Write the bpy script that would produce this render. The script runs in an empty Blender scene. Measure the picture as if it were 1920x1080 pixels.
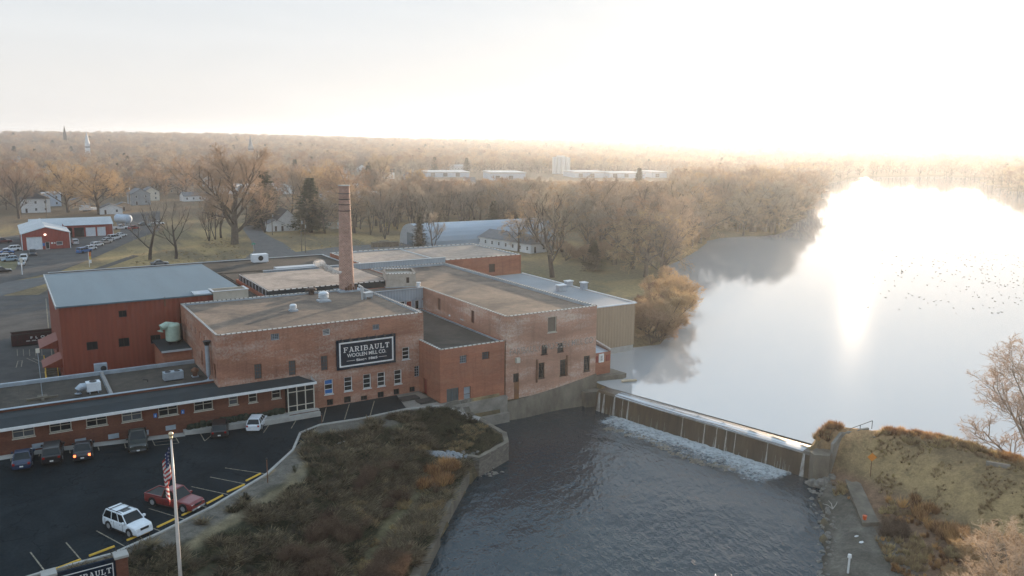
import bpy, math, random
import numpy as np
from mathutils import Vector, Matrix

# ------------------------------------------------------------------ camera, sky, sun, exposure
scene = bpy.context.scene
COL = scene.collection
W_, H_ = 1920.0, 1080.0
FOC = 1522.13
PITCH, ROLL, YAW = 0.178927501, 0.0104762521, -0.563356471
CAMZ = 34.5
_fw = Vector((0, math.cos(PITCH), -math.sin(PITCH)))
_rt = Vector((1, 0, 0))
_up = _rt.cross(_fw)
_r2 = _rt*math.cos(ROLL) + _up*math.sin(ROLL)
_u2 = -_rt*math.sin(ROLL) + _up*math.cos(ROLL)
_Z = Matrix.Rotation(YAW, 3, 'Z')
RR, UU, WW = _Z @ _r2, _Z @ _u2, _Z @ _fw
cam_d = bpy.data.cameras.new('camera')
cam_d.sensor_width = 36
cam_d.lens = FOC/W_*36
cam_d.clip_start = .5
cam_d.clip_end = 30000
cam = bpy.data.objects.new('camera', cam_d)
COL.objects.link(cam)
m3 = Matrix((RR, UU, -WW)).transposed()
cam.matrix_world = Matrix.Translation((0, 0, CAMZ)) @ m3.to_4x4()
scene.camera = cam

SUN_AZ = math.radians(34.4)      # from +X towards +Y
SUN_EL = math.radians(5.8)
sdir = Vector((math.cos(SUN_AZ)*math.cos(SUN_EL), math.sin(SUN_AZ)*math.cos(SUN_EL), math.sin(SUN_EL)))
sun_d = bpy.data.lights.new('sun', 'SUN')
sun_d.energy = 5.0
sun_d.angle = math.radians(.6)
sun_d.color = (1.0, .77, .54)
sun = bpy.data.objects.new('sun', sun_d)
COL.objects.link(sun)
sun.rotation_euler = (-sdir).to_track_quat('-Z', 'Y').to_euler()

world = bpy.data.worlds.new('World')
scene.world = world
world.use_nodes = True
wn = world.node_tree.nodes
wl = world.node_tree.links
wn.clear()
sky = wn.new('ShaderNodeTexSky')
sky.sky_type = 'NISHITA'
sky.sun_disc = False
sky.sun_elevation = SUN_EL
sky.sun_rotation = math.pi/2 - SUN_AZ
sky.air_density = 1.0
sky.dust_density = 3.0
sky.ozone_density = 1.0
hs = wn.new('ShaderNodeHueSaturation')
hs.inputs['Saturation'].default_value = .55
wl.new(sky.outputs[0], hs.inputs['Color'])
# a thin bright winter overcast veil mixed with the clear sky
mx = wn.new('ShaderNodeMix'); mx.data_type = 'RGBA'
tc = wn.new('ShaderNodeTexCoord'); sx = wn.new('ShaderNodeSeparateXYZ')
wl.new(tc.outputs['Generated'], sx.inputs[0])
cr = wn.new('ShaderNodeValToRGB')
cr.color_ramp.elements[0].position = 0.0
cr.color_ramp.elements[0].color = (5.9, 5.8, 5.7, 1)
cr.color_ramp.elements[1].position = 1.0
cr.color_ramp.elements[1].color = (3.3, 4.4, 5.6, 1)
e = cr.color_ramp.elements.new(.06); e.color = (5.9, 5.85, 5.75, 1)
e = cr.color_ramp.elements.new(.17); e.color = (5.2, 5.55, 5.85, 1)
e = cr.color_ramp.elements.new(.38); e.color = (4.9, 6.5, 8.1, 1)
wl.new(sx.outputs[2], cr.inputs[0])
mx.inputs[0].default_value = .966
wl.new(hs.outputs[0], mx.inputs[6])
cn = wn.new('ShaderNodeTexNoise'); cn.inputs['Scale'].default_value = 2.2; cn.inputs['Detail'].default_value = 6; cn.inputs['Distortion'].default_value = .6
cm = wn.new('ShaderNodeMapping'); cm.inputs['Scale'].default_value = (1, 1, 7); wl.new(tc.outputs['Generated'], cm.inputs[0]); wl.new(cm.outputs[0], cn.inputs['Vector'])
cv = wn.new('ShaderNodeMapRange'); cv.inputs[1].default_value = .3; cv.inputs[2].default_value = .7; cv.inputs[3].default_value = .965; cv.inputs[4].default_value = 1.035; wl.new(cn.outputs[0], cv.inputs[0])
cs = wn.new('ShaderNodeVectorMath'); cs.operation = 'SCALE'; wl.new(cr.outputs[0], cs.inputs[0]); wl.new(cv.outputs[0], cs.inputs['Scale'])
wl.new(cs.outputs[0], mx.inputs[7])
bg = wn.new('ShaderNodeBackground')
bg.inputs[1].default_value = .078
wl.new(mx.outputs[2], bg.inputs[0])
wo = wn.new('ShaderNodeOutputWorld')
wl.new(bg.outputs[0], wo.inputs[0])

scene.view_settings.view_transform = 'Standard'
scene.view_settings.look = 'None'
scene.view_settings.exposure = 0.92
scene.view_settings.gamma = 1
cy = scene.cycles
cy.use_denoising = True
cy.denoiser = 'OPENIMAGEDENOISE'
cy.max_bounces = 6
cy.diffuse_bounces = 3
cy.glossy_bounces = 3
cy.transmission_bounces = 3
cy.transparent_max_bounces = 8
cy.volume_bounces = 0
cy.sample_clamp_indirect = 6
cy.caustics_reflective = False
cy.caustics_refractive = False
cy.use_adaptive_sampling = True
cy.adaptive_threshold = .02

# ------------------------------------------------------------------ helpers
rnd = random.Random(7)
HAZE_D, HAZE_G = .000185, .60

def ray(px, py):
    return RR*((px-960)/FOC) - UU*((py-540)/FOC) + WW

def G(px, py, z=0.0):
    """place on the level z that lies along a sight line of the survey photograph"""
    d = ray(px, py)
    t = (z-CAMZ)/d.z
    return Vector((d.x*t, d.y*t, z))

def onY(px, py, Y):
    d = ray(px, py); t = Y/d.y
    return Vector((d.x*t, Y, CAMZ+d.z*t))

def onX(px, py, X):
    d = ray(px, py); t = X/d.x
    return Vector((X, d.y*t, CAMZ+d.z*t))

def PXS(P):
    q = Vector(P) - Vector((0, 0, CAMZ)); w = q.dot(WW)
    return (960+FOC*q.dot(RR)/w, 540-FOC*q.dot(UU)/w, w)

def tag(o, label=None, cat=None, group=None, kind=None):
    if label: o['label'] = label
    if cat: o['category'] = cat
    if group: o['group'] = group
    if kind: o['kind'] = kind
    return o

def thing(name, label, cat, loc=(0, 0, 0), rz=0, group=None):
    o = bpy.data.objects.new(name, None)
    o.empty_display_size = .2
    COL.objects.link(o)
    o.location = loc
    o.rotation_euler = (0, 0, rz)
    return tag(o, label, cat, group)

def dup(root, loc=None, rz=None, label=None, group=None, scale=None):
    def cp(o, parent):
        c = o.copy(); COL.objects.link(c); c.parent = parent
        for ch in list(o.children):
            cp(ch, c)
        return c
    c = cp(root, None)
    if loc is not None: c.location = loc
    if rz is not None: c.rotation_euler = (0, 0, rz)
    if label: c['label'] = label
    if group: c['group'] = group
    if scale is not None: c.scale = (scale,)*3 if not hasattr(scale, '__len__') else scale
    return c

class MB:
    def __init__(s):
        s.v = []; s.f = []; s.m = []; s.mi = 0
    def quad(s, a, b, c, d):
        n = len(s.v); s.v += [tuple(a), tuple(b), tuple(c), tuple(d)]
        s.f.append((n, n+1, n+2, n+3)); s.m.append(s.mi)
    def tri(s, a, b, c):
        n = len(s.v); s.v += [tuple(a), tuple(b), tuple(c)]
        s.f.append((n, n+1, n+2)); s.m.append(s.mi)
    def poly(s, pts):
        n = len(s.v); s.v += [tuple(p) for p in pts]
        s.f.append(tuple(range(n, n+len(pts)))); s.m.append(s.mi)
    def box(s, x0, x1, y0, y1, z0, z1, M=None):
        n = len(s.v)
        P = [(x0, y0, z0), (x1, y0, z0), (x1, y1, z0), (x0, y1, z0), (x0, y0, z1), (x1, y0, z1), (x1, y1, z1), (x0, y1, z1)]
        if M is not None: P = [tuple(M @ Vector(p)) for p in P]
        s.v += P
        for f in ((0, 3, 2, 1), (4, 5, 6, 7), (0, 1, 5, 4), (1, 2, 6, 5), (2, 3, 7, 6), (3, 0, 4, 7)):
            s.f.append(tuple(n+i for i in f)); s.m.append(s.mi)
        return s
    def bar(s, a, b, w, h=None, up=(0, 0, 1)):
        a = Vector(a); b = Vector(b); h = h or w
        d = (b-a); L = d.length; d.normalize(); up = Vector(up)
        if abs(d.dot(up)) > .98: up = Vector((1, 0, 0))
        sd = d.cross(up).normalized(); u = sd.cross(d)
        M = Matrix((d, sd, u)).transposed().to_4x4(); M.translation = a
        return s.box(0, L, -w/2, w/2, -h/2, h/2, M)
    def tube(s, pts, rad, n=8, cap=True):
        rings = []
        up = Vector((.13, .21, .97))
        for i, p in enumerate(pts):
            p = Vector(p)
            if i == 0: d = Vector(pts[1])-p
            elif i == len(pts)-1: d = p-Vector(pts[-2])
            else: d = Vector(pts[i+1])-Vector(pts[i-1])
            d.normalize()
            a = d.cross(up if abs(d.dot(up)) < .95 else Vector((1, 0, 0))).normalized(); b = d.cross(a)
            r = rad[i] if hasattr(rad, '__len__') else rad
            k = len(s.v)
            for j in range(n):
                t = 2*math.pi*j/n
                s.v.append(tuple(p + a*(math.cos(t)*r) + b*(math.sin(t)*r)))
            rings.append(k)
        for q in range(len(rings)-1):
            A, B = rings[q], rings[q+1]
            for j in range(n):
                k = (j+1) % n
                s.f.append((A+k, A+j, B+j, B+k)); s.m.append(s.mi)
        if cap:
            s.f.append(tuple(rings[0]+j for j in range(n))); s.m.append(s.mi)
            s.f.append(tuple(rings[-1]+j for j in reversed(range(n)))); s.m.append(s.mi)
        return s
    def cyl(s, c, r, z0, z1, n=16, r2=None):
        return s.tube([(c[0], c[1], z0), (c[0], c[1], z1)], [r, r if r2 is None else r2], n)
    def prism(s, pts, z0, z1):
        n = len(pts)
        ar = sum(pts[i][0]*pts[(i+1) % n][1]-pts[(i+1) % n][0]*pts[i][1] for i in range(n))
        if ar < 0: pts = list(reversed(pts))
        s.poly([(p[0], p[1], z1) for p in pts]); s.poly([(p[0], p[1], z0) for p in reversed(pts)])
        for i in range(n):
            a, b = pts[i], pts[(i+1) % n]
            s.quad((a[0], a[1], z0), (b[0], b[1], z0), (b[0], b[1], z1), (a[0], a[1], z1))
        return s
    def ball(s, c, r, seg=10, rg=6, j=0, rr=None):
        rr = rr or rnd
        if not hasattr(r, '__len__'): r = (r, r, r)
        n = len(s.v); V = []
        for i in range(rg+1):
            for k in range(seg):
                th = math.pi*i/rg; ph = 2*math.pi*k/seg
                q = 1+rr.uniform(-j, j) if 0 < i < rg else 1
                s.v.append((c[0]+r[0]*q*math.sin(th)*math.cos(ph), c[1]+r[1]*q*math.sin(th)*math.sin(ph), c[2]+r[2]*q*math.cos(th)))
        for i in range(rg):
            for k in range(seg):
                a = n+i*seg+k; b = n+i*seg+(k+1) % seg
                s.f.append((a, a+seg, b+seg, b)); s.m.append(s.mi)
        return s
    def build(s, name, mats, parent=None, off=None, smooth=False, bevel=0):
        me = bpy.data.meshes.new(name)
        v = s.v
        if parent is not None and off is None and parent.get('_world'): off = parent.location
        if off is not None: v = [(a-off[0], b-off[1], c-off[2]) for a, b, c in v]
        me.from_pydata(v, [], s.f)
        if not isinstance(mats, (list, tuple)): mats = [mats]
        for m in mats: me.materials.append(m)
        if len(mats) > 1: me.polygons.foreach_set('material_index', s.m)
        if smooth: me.polygons.foreach_set('use_smooth', [True]*len(me.polygons))
        me.update()
        o = bpy.data.objects.new(name, me)
        COL.objects.link(o)
        if parent is not None: o.parent = parent
        if bevel:
            bm = o.modifiers.new('bevel', 'BEVEL'); bm.width = bevel; bm.segments = 2; bm.limit_method = 'ANGLE'
        return o

def wthing(name, label, cat, loc, group=None):
    """a thing whose parts are drawn in world coordinates"""
    o = thing(name, label, cat, loc, 0, group); o['_world'] = 1
    return o

# ------------------------------------------------------------------ materials
def nt(name):
    m = bpy.data.materials.new(name); m.use_nodes = True
    t = m.node_tree; b = t.nodes['Principled BSDF']
    return m, t.nodes, t.links, b

def coords(N, L, scale=(1, 1, 1), kind='Object'):
    tc = N.new('ShaderNodeTexCoord'); mp = N.new('ShaderNodeMapping')
    mp.inputs['Scale'].default_value = scale
    L.new(tc.outputs[kind], mp.inputs[0])
    return mp.outputs[0]

def noise(N, L, vec, scale, detail=4, rough=.6, dist=0):
    n = N.new('ShaderNodeTexNoise'); n.inputs['Scale'].default_value = scale
    n.inputs['Detail'].default_value = detail; n.inputs['Roughness'].default_value = rough
    n.inputs['Distortion'].default_value = dist
    if vec is not None: L.new(vec, n.inputs['Vector'])
    return n.outputs[0]

def ramp(N, L, fac, stops):
    r = N.new('ShaderNodeValToRGB'); el = r.color_ramp.elements
    while len(el) < len(stops): el.new(.5)
    for q, (p, c) in zip(el, stops):
        q.position = p; q.color = tuple(c)+(1,) if len(c) == 3 else c
    L.new(fac, r.inputs[0])
    return r.outputs[0]

def mixc(N, L, fac, a, b, mode='MIX'):
    x = N.new('ShaderNodeMix'); x.data_type = 'RGBA'; x.blend_type = mode
    for v, i in ((fac, 0), (a, 6), (b, 7)):
        if hasattr(v, 'is_linked') or hasattr(v, 'links'): L.new(v, x.inputs[i])
        else: x.inputs[i].default_value = v if i == 0 else (tuple(v)+(1,) if len(v) == 3 else v)
    return x.outputs[2]

def bump(N, L, b, h, strength=.4, dist=.05):
    bp = N.new('ShaderNodeBump'); bp.inputs['Strength'].default_value = strength; bp.inputs['Distance'].default_value = dist
    L.new(h, bp.inputs['Height']); L.new(bp.outputs[0], b.inputs['Normal'])

def M(name, c, c2=None, scale=1.5, rough=.8, metal=0, bmp=0, lo=.35, hi=.65, stretch=(1, 1, 1), spec=None, emit=None, bdist=.05):
    m, N, L, b = nt(name)
    b.inputs['Roughness'].default_value = rough
    b.inputs['Metallic'].default_value = metal
    if spec is not None: b.inputs['Specular IOR Level'].default_value = spec
    if c2 is None: c2 = tuple(x*.72 for x in c)
    v = coords(N, L, stretch)
    n1 = noise(N, L, v, scale, 6, .65)
    L.new(ramp(N, L, n1, [(lo, c2), (hi, c)]), b.inputs['Base Color'])
    if bmp: bump(N, L, b, noise(N, L, v, scale*6, 3), bmp, bdist)
    if emit: b.inputs['Emission Color'].default_value = tuple(emit[:3])+(1,); b.inputs['Emission Strength'].default_value = emit[3]
    return m

def brick(name, c1, c2, pale=(.42, .36, .31), pal=.5, dark=.5, wallscale=1):
    m, N, L, b = nt(name)
    b.inputs['Roughness'].default_value = .9
    b.inputs['Specular IOR Level'].default_value = .2
    geo = N.new('ShaderNodeNewGeometry'); sp = N.new('ShaderNodeSeparateXYZ')
    L.new(geo.outputs['Position'], sp.inputs[0])
    ad = N.new('ShaderNodeMath'); ad.operation = 'ADD'; L.new(sp.outputs[0], ad.inputs[0]); L.new(sp.outputs[1], ad.inputs[1])
    cb = N.new('ShaderNodeCombineXYZ'); L.new(ad.outputs[0], cb.inputs[0]); L.new(sp.outputs[2], cb.inputs[1])
    bt = N.new('ShaderNodeTexBrick'); bt.inputs['Scale'].default_value = 1
    bt.inputs['Brick Width'].default_value = .24; bt.inputs['Row Height'].default_value = .085
    bt.inputs['Mortar Size'].default_value = .006; bt.inputs['Mortar Smooth'].default_value = .3
    bt.inputs['Color1'].default_value = c1+(1,); bt.inputs['Color2'].default_value = c2+(1,)
    bt.inputs['Mortar'].default_value = tuple(x*.75+.05 for x in c1)+(1,)
    L.new(cb.outputs[0], bt.inputs['Vector'])
    mp = N.new('ShaderNodeMapping'); mp.inputs['Scale'].default_value = (.35, 1.3, 1); L.new(cb.outputs[0], mp.inputs[0])
    big = noise(N, L, mp.outputs[0], .35*wallscale, 7, .7, .4)
    col = mixc(N, L, ramp(N, L, big, [(.35, (0, 0, 0)), (.65, (1, 1, 1))]), tuple(x*dark for x in c2), (1, 1, 1), 'MIX')
    # worn, paler courses
    tone = mixc(N, L, 1.0, bt.outputs[0], ramp(N, L, big, [(.3, (.62, .58, .56)), (.7, (1.15, 1.1, 1.05))]), 'MULTIPLY')
    sm = noise(N, L, cb.outputs[0], 3.2, 9, .85, .2)
    area = noise(N, L, mp.outputs[0], .28, 4, .6)
    mul = N.new('ShaderNodeMath'); mul.operation = 'MULTIPLY'; L.new(sm, mul.inputs[0]); L.new(area, mul.inputs[1])
    msk = ramp(N, L, mul.outputs[0], [(.24, (0, 0, 0)), (.40, (pal, pal, pal))])
    mp3 = N.new('ShaderNodeMapping'); mp3.inputs['Scale'].default_value = (1.4, .10, 1); L.new(cb.outputs[0], mp3.inputs[0])
    stn = noise(N, L, mp3.outputs[0], .8, 6, .7)
    out = mixc(N, L, 1.0, mixc(N, L, msk, tone, pale), ramp(N, L, stn, [(.28, (.74, .73, .73)), (.46, (1, 1, 1)), (.75, (1.08, 1.07, 1.05))]), 'MULTIPLY')
    L.new(out, b.inputs['Base Color'])
    bump(N, L, b, bt.outputs['Fac'], -.3, .01)
    return m

def glass(name, c=(.015, .018, .02), rough=.08):
    m, N, L, b = nt(name)
    b.inputs['Base Color'].default_value = c+(1,); b.inputs['Roughness'].default_value = rough
    b.inputs['Specular IOR Level'].default_value = .35
    return m

def paint(name, c, rough=.35, coat=.5, metal=0):
    m, N, L, b = nt(name)
    v = coords(N, L)
    n = noise(N, L, v, 2.5, 5)
    L.new(ramp(N, L, n, [(.3, tuple(x*.86 for x in c)), (.7, c)]), b.inputs['Base Color'])
    b.inputs['Roughness'].default_value = rough; b.inputs['Coat Weight'].default_value = coat; b.inputs['Coat Roughness'].default_value = .08
    b.inputs['Metallic'].default_value = metal
    return m

BRK_SIGN = brick('weathered_brick', (.42, .205, .135), (.34, .16, .108), pale=(.56, .47, .40), pal=.8)
BRK_RED = brick('red_brick', (.42, .17, .10), (.35, .135, .085), pale=(.38, .28, .22), pal=.22)
BRK_MAIN = brick('faded_brick', (.52, .305, .22), (.44, .25, .185), pale=(.66, .56, .48), pal=1.0, wallscale=.8)
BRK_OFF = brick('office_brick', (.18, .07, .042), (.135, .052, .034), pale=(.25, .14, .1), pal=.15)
CONC = M('concrete', (.30, .27, .23), (.17, .15, .125), scale=.5, rough=.9, bmp=.3)
CONC_D = M('stained_concrete', (.20, .17, .13), (.09, .075, .055), scale=.45, rough=.9, bmp=.4, stretch=(1, 1, .5))
CONC_L = M('pale_concrete', (.42, .40, .37), (.33, .31, .28), scale=.8, rough=.9)
COPE = M('clay_coping', (.75, .72, .68), (.6, .56, .5), scale=3, rough=.5)
COPE_D = M('coping_joint', (.26, .21, .17), rough=.9)
def roofmat(name, c, c2, stain):
    m, N, L, b = nt(name)
    geo = N.new('ShaderNodeNewGeometry'); v = geo.outputs['Position']
    n1 = noise(N, L, v, .10, 6, .6, 1.2); n2 = noise(N, L, v, .9, 8, .75); n3 = noise(N, L, v, 9, 3, .7)
    col = ramp(N, L, n1, [(.30, stain), (.44, c2), (.62, c)])
    col = mixc(N, L, 1.0, col, ramp(N, L, n2, [(.32, (.72, .72, .72)), (.68, (1.18, 1.16, 1.14))]), 'MULTIPLY')
    col = mixc(N, L, 1.0, col, ramp(N, L, n3, [(.3, (.8, .8, .8)), (.7, (1.18, 1.18, 1.18))]), 'MULTIPLY')
    br = N.new('ShaderNodeTexBrick'); br.inputs['Scale'].default_value = 1; br.inputs['Brick Width'].default_value = 30; br.inputs['Row Height'].default_value = 3.1; br.inputs['Mortar Size'].default_value = .035; br.inputs['Mortar Smooth'].default_value = .6
    L.new(v, br.inputs['Vector'])
    col = mixc(N, L, br.outputs['Fac'], col, mixc(N, L, 1.0, col, (.8, .8, .8), 'MULTIPLY'))
    L.new(col, b.inputs['Base Color']); b.inputs['Roughness'].default_value = .95; b.inputs['Specular IOR Level'].default_value = .15
    bump(N, L, b, n3, .25, .03)
    return m
GRAVEL = roofmat('roof_gravel', (.275, .205, .155), (.195, .15, .118), (.105, .09, .078))
GRAVEL_D = roofmat('dark_roof_felt', (.10, .085, .07), (.065, .058, .05), (.04, .036, .032))
GRAVEL_P = roofmat('pale_roof_gravel', (.44, .35, .29), (.34, .28, .235), (.24, .20, .17))
FELT = M('black_felt', (.022, .030, .034), (.013, .018, .02), scale=.5, rough=.85)
MET_GREY = M('grey_roof_metal', (.10, .155, .19), (.078, .122, .15), scale=.3, rough=.55, stretch=(1, .1, 1))
MET_LT = M('light_roof_metal', (.47, .48, .49), (.38, .40, .41), scale=.2, rough=.45)
MET_TN = M('weathered_pale_roof', (.235, .255, .275), (.19, .21, .225), scale=.15, rough=.6)
MET_W = M('white_metal', (.74, .76, .78), (.6, .63, .66), scale=.8, rough=.45)
MET_B = M('galvanised_metal', (.42, .47, .52), (.30, .34, .38), scale=1, rough=.45, metal=.3)
GREENT = M('pale_green_tank', (.42, .52, .42), (.33, .42, .34), scale=2, rough=.5)
WHITE = M('white_paint', (.80, .79, .77), (.68, .67, .65), scale=2, rough=.55)
CREAM = M('cream_siding', (.60, .55, .46), (.50, .45, .37), scale=1, rough=.7)
BLACK = M('black_iron', (.02, .02, .02), (.012, .012, .012), rough=.6)
DKBROWN = M('dark_brown_paint', (.06, .035, .025), (.035, .02, .015), rough=.7)
RUST = M('rusty_steel', (.20, .09, .045), (.11, .05, .03), scale=2, rough=.85)
NAVY = M('navy_sign_paint', (.010, .020, .036), (.008, .016, .029), rough=.7, spec=.12)
GLASS = glass('dark_window_glass')
GLASS_B = glass('greyish_window_glass', (.10, .11, .12), .2)
BLUEP = M('blue_panel', (.02, .15, .42), (.015, .12, .35), rough=.4)
REDP = M('red_door_paint', (.25, .035, .02), (.2, .028, .016), rough=.6)
YEL = M('yellow_paint', (.75, .45, .05), (.60, .36, .045), scale=4, rough=.7)
LINE = M('worn_line_paint', (.34, .30, .22), (.10, .09, .075), scale=3.5, rough=.9)
def asphalt(name, c, c2, crack):
    m, N, L, b = nt(name)
    geo = N.new('ShaderNodeNewGeometry'); v = geo.outputs['Position']
    n1 = noise(N, L, v, .16, 7, .65, .8); n2 = noise(N, L, v, 3.5, 6, .75)
    col = mixc(N, L, 1.0, ramp(N, L, n1, [(.35, c2), (.65, c)]), ramp(N, L, n2, [(.3, (.7, .7, .7)), (.7, (1.3, 1.3, 1.3))]), 'MULTIPLY')
    vo = N.new('ShaderNodeTexVoronoi'); vo.feature = 'DISTANCE_TO_EDGE'; vo.inputs['Scale'].default_value = .16
    wv = N.new('ShaderNodeVectorMath'); wv.operation = 'ADD'; nz = N.new('ShaderNodeTexNoise'); nz.inputs['Scale'].default_value = .5; nz.inputs['Detail'].default_value = 5; L.new(v, nz.inputs['Vector'])
    sc = N.new('ShaderNodeVectorMath'); sc.operation = 'SCALE'; sc.inputs['Scale'].default_value = 4.0; L.new(nz.outputs['Color'], sc.inputs[0]); L.new(v, wv.inputs[0]); L.new(sc.outputs[0], wv.inputs[1]); L.new(wv.outputs[0], vo.inputs['Vector'])
    col = mixc(N, L, ramp(N, L, vo.outputs['Distance'], [(.0, (.8, .8, .8)), (.012, (0, 0, 0))]), col, crack)
    L.new(col, b.inputs['Base Color']); b.inputs['Roughness'].default_value = .9; b.inputs['Specular IOR Level'].default_value = .1
    bump(N, L, b, n2, .15, .02)
    return m
ASPH = asphalt('sealed_asphalt', (.016, .023, .027), (.008, .0125, .0155), (.0025, .003, .0035))
ASPH_O = M('old_asphalt', (.10, .095, .09), (.065, .062, .06), scale=.25, rough=.95, spec=.2)
ROAD = M('road_asphalt', (.15, .145, .14), (.11, .105, .10), scale=.4, rough=.95, spec=.2)
BARK = M('bark', (.13, .10, .075), (.07, .052, .04), scale=1.5, rough=.95, bmp=.3)
BARK_D = M('dark_bark', (.07, .05, .038), (.04, .03, .024), scale=1.5, rough=.95)
WOOD = M('weathered_timber', (.22, .17, .12), (.13, .10, .07), scale=2, rough=.9)
TYRE = M('tyre_rubber', (.018, .018, .018), rough=.8)
RIMM = M('alloy_rim', (.55, .55, .56), (.4, .4, .41), rough=.35, metal=.6)
CARGL = glass('car_glass', (.012, .016, .018), .05)
CHROME = M('chrome', (.7, .7, .7), (.6, .6, .6), rough=.2, metal=.9)
ROCK = M('river_rock', (.24, .22, .19), (.12, .11, .095), scale=1.2, rough=.9, bmp=.5)
RIPRAP = M('pale_riprap', (.30, .31, .32), (.18, .19, .20), scale=1.2, rough=.9, bmp=.5)

def ribbed(name, c, c2, pitch=.3):
    """vertical ribbed cladding"""
    m, N, L, b = nt(name)
    geo = N.new('ShaderNodeNewGeometry'); sp = N.new('ShaderNodeSeparateXYZ'); L.new(geo.outputs['Position'], sp.inputs[0])
    ad = N.new('ShaderNodeMath'); ad.operation = 'ADD'; L.new(sp.outputs[0], ad.inputs[0]); L.new(sp.outputs[1], ad.inputs[1])
    mu = N.new('ShaderNodeMath'); mu.operation = 'MULTIPLY'; mu.inputs[1].default_value = 2*math.pi/pitch; L.new(ad.outputs[0], mu.inputs[0])
    si = N.new('ShaderNodeMath'); si.operation = 'SINE'; L.new(mu.outputs[0], si.inputs[0])
    n = noise(N, L, coords(N, L, (1, 1, .2)), .8, 5)
    base = ramp(N, L, n, [(.3, c2), (.7, c)])
    out = mixc(N, L, 1.0, base, ramp(N, L, si.outputs[0], [(0, (.92, .92, .92)), (.35, (1, 1, 1))]), 'MULTIPLY')
    L.new(out, b.inputs['Base Color']); b.inputs['Roughness'].default_value = .6
    bump(N, L, b, si.outputs[0], .5, .03)
    return m
RIB_RED = ribbed('red_ribbed_metal', (.25, .052, .024), (.205, .04, .02), .62)
RIB_TAN = ribbed('tan_ribbed_metal', (.34, .245, .155), (.28, .20, .128), .62)
RIB_BLUE = ribbed('grey_blue_ribbed_metal', (.36, .41, .45), (.28, .32, .36), .5)
RIB_SHOP = ribbed('red_shop_metal', (.32, .05, .03), (.27, .042, .026), .9)

def twigmat(name, c, c2, v0=.7, v1=1.25):
    m, N, L, b = nt(name)
    oi = N.new('ShaderNodeObjectInfo')
    v = coords(N, L)
    n = noise(N, L, v, .35, 3)
    col = ramp(N, L, n, [(.35, c2), (.65, c)])
    hsv = N.new('ShaderNodeHueSaturation')
    mr = N.new('ShaderNodeMapRange'); mr.inputs[3].default_value = v0; mr.inputs[4].default_value = v1
    L.new(oi.outputs['Random'], mr.inputs[0]); L.new(mr.outputs[0], hsv.inputs['Value'])
    mh = N.new('ShaderNodeMapRange'); mh.inputs[3].default_value = .485; mh.inputs[4].default_value = .515
    L.new(oi.outputs['Random'], mh.inputs[0]); L.new(mh.outputs[0], hsv.inputs['Hue'])
    L.new(col, hsv.inputs['Color'])
    L.new(hsv.outputs[0], b.inputs['Base Color']); b.inputs['Roughness'].default_value = .85
    b.inputs['Specular IOR Level'].default_value = .2
    tr = N.new('ShaderNodeBsdfTranslucent'); L.new(hsv.outputs[0], tr.inputs[0])
    ms = N.new('ShaderNodeMixShader'); ms.inputs[0].default_value = .4
    out = [x for x in N if x.type == 'OUTPUT_MATERIAL'][0]
    L.new(b.outputs[0], ms.inputs[1]); L.new(tr.outputs[0], ms.inputs[2]); L.new(ms.outputs[0], out.inputs[0])
    return m
TWIG = twigmat('bare_twigs', (.43, .315, .225), (.32, .235, .168))
TWIG_GOLD = twigmat('golden_twigs', (.45, .30, .175), (.35, .235, .14))
TWIG_FLARE = twigmat('flare_pale_twigs', (.60, .47, .34), (.47, .37, .27))  # lens-flare paleness put into this twig colour, and into the bark below
BARK_FLARE = M('flare_pale_bark', (.34, .27, .2), (.24, .19, .14), scale=1.5, rough=.95)
TWIG_DK = twigmat('dull_weed_stems', (.15, .125, .09), (.09, .078, .055))
TWIG_G = twigmat('grey_twigs', (.37, .30, .235), (.27, .22, .175))
TWIG_O = twigmat('orange_twigs', (.43, .29, .18), (.34, .225, .14))
NEEDLE = twigmat('conifer_needles', (.065, .075, .035), (.03, .038, .02))
TUFT_TAN = twigmat('dry_grass_blades', (.42, .30, .15), (.28, .20, .11), .7, 1.5)
TUFT_ORG = twigmat('copper_grass_blades', (.44, .24, .10), (.30, .16, .075), .4, 1.9)
TUFT_BRN = twigmat('dead_brown_blades', (.21, .155, .095), (.125, .097, .062), .4, 1.9)
TUFT_DK = twigmat('dark_weed_stems', (.085, .075, .045), (.045, .042, .028), .4, 1.9)
TUFT_GRN = twigmat('dull_green_blades', (.088, .082, .045), (.055, .052, .032), .4, 1.9)
TUFT_RED = twigmat('russet_brush_stems', (.17, .105, .07), (.10, .066, .046), .4, 1.9)
# ------------------------------------------------------------------ terrain
ZR, ZL = -3.95, -0.9            # river below the dam, lake above it
KERB = [(-14, 68), (0.4, 70.7), (5.5, 71.1), (9.5, 73.0), (14.7, 76.1), (21.2, 81.1), (25.6, 86.3), (28.0, 91.2), (30.9, 92.7), (36.3, 92.3), (42.4, 92.8), (46.8, 91.8)]
RIM = [(51.2, 91.2), (51.0, 86.8), (51.0, 82.6), (49.7, 80.2), (44.5, 77.8), (41.8, 75.9), (32.9, 65.7), (27.3, 59.0), (14, 43), (0, 24), (-10, 0)]
RIVER = [(-9, -20), (-9.8, 0), (0.2, 24), (14.2, 43), (27.5, 59.0), (33.1, 65.7), (42.0, 75.9), (44.5, 77.7), (49.8, 80.0), (51.15, 82.5), (51.15, 86.8), (51.3, 92.0), (57.4, 92.3), (57.4, 93.1), (72.9, 93.1), (73.2, 86), (78.8, 57.2), (77.4, 56.2), (76.1, 54.9), (75.6, 53.6), (73.3, 52.9),
         (70.6, 50.0), (67.6, 47.8), (63.4, 44.5), (59.6, 42.4), (50, 36), (40, 24), (30, 0), (22, -20)]
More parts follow.
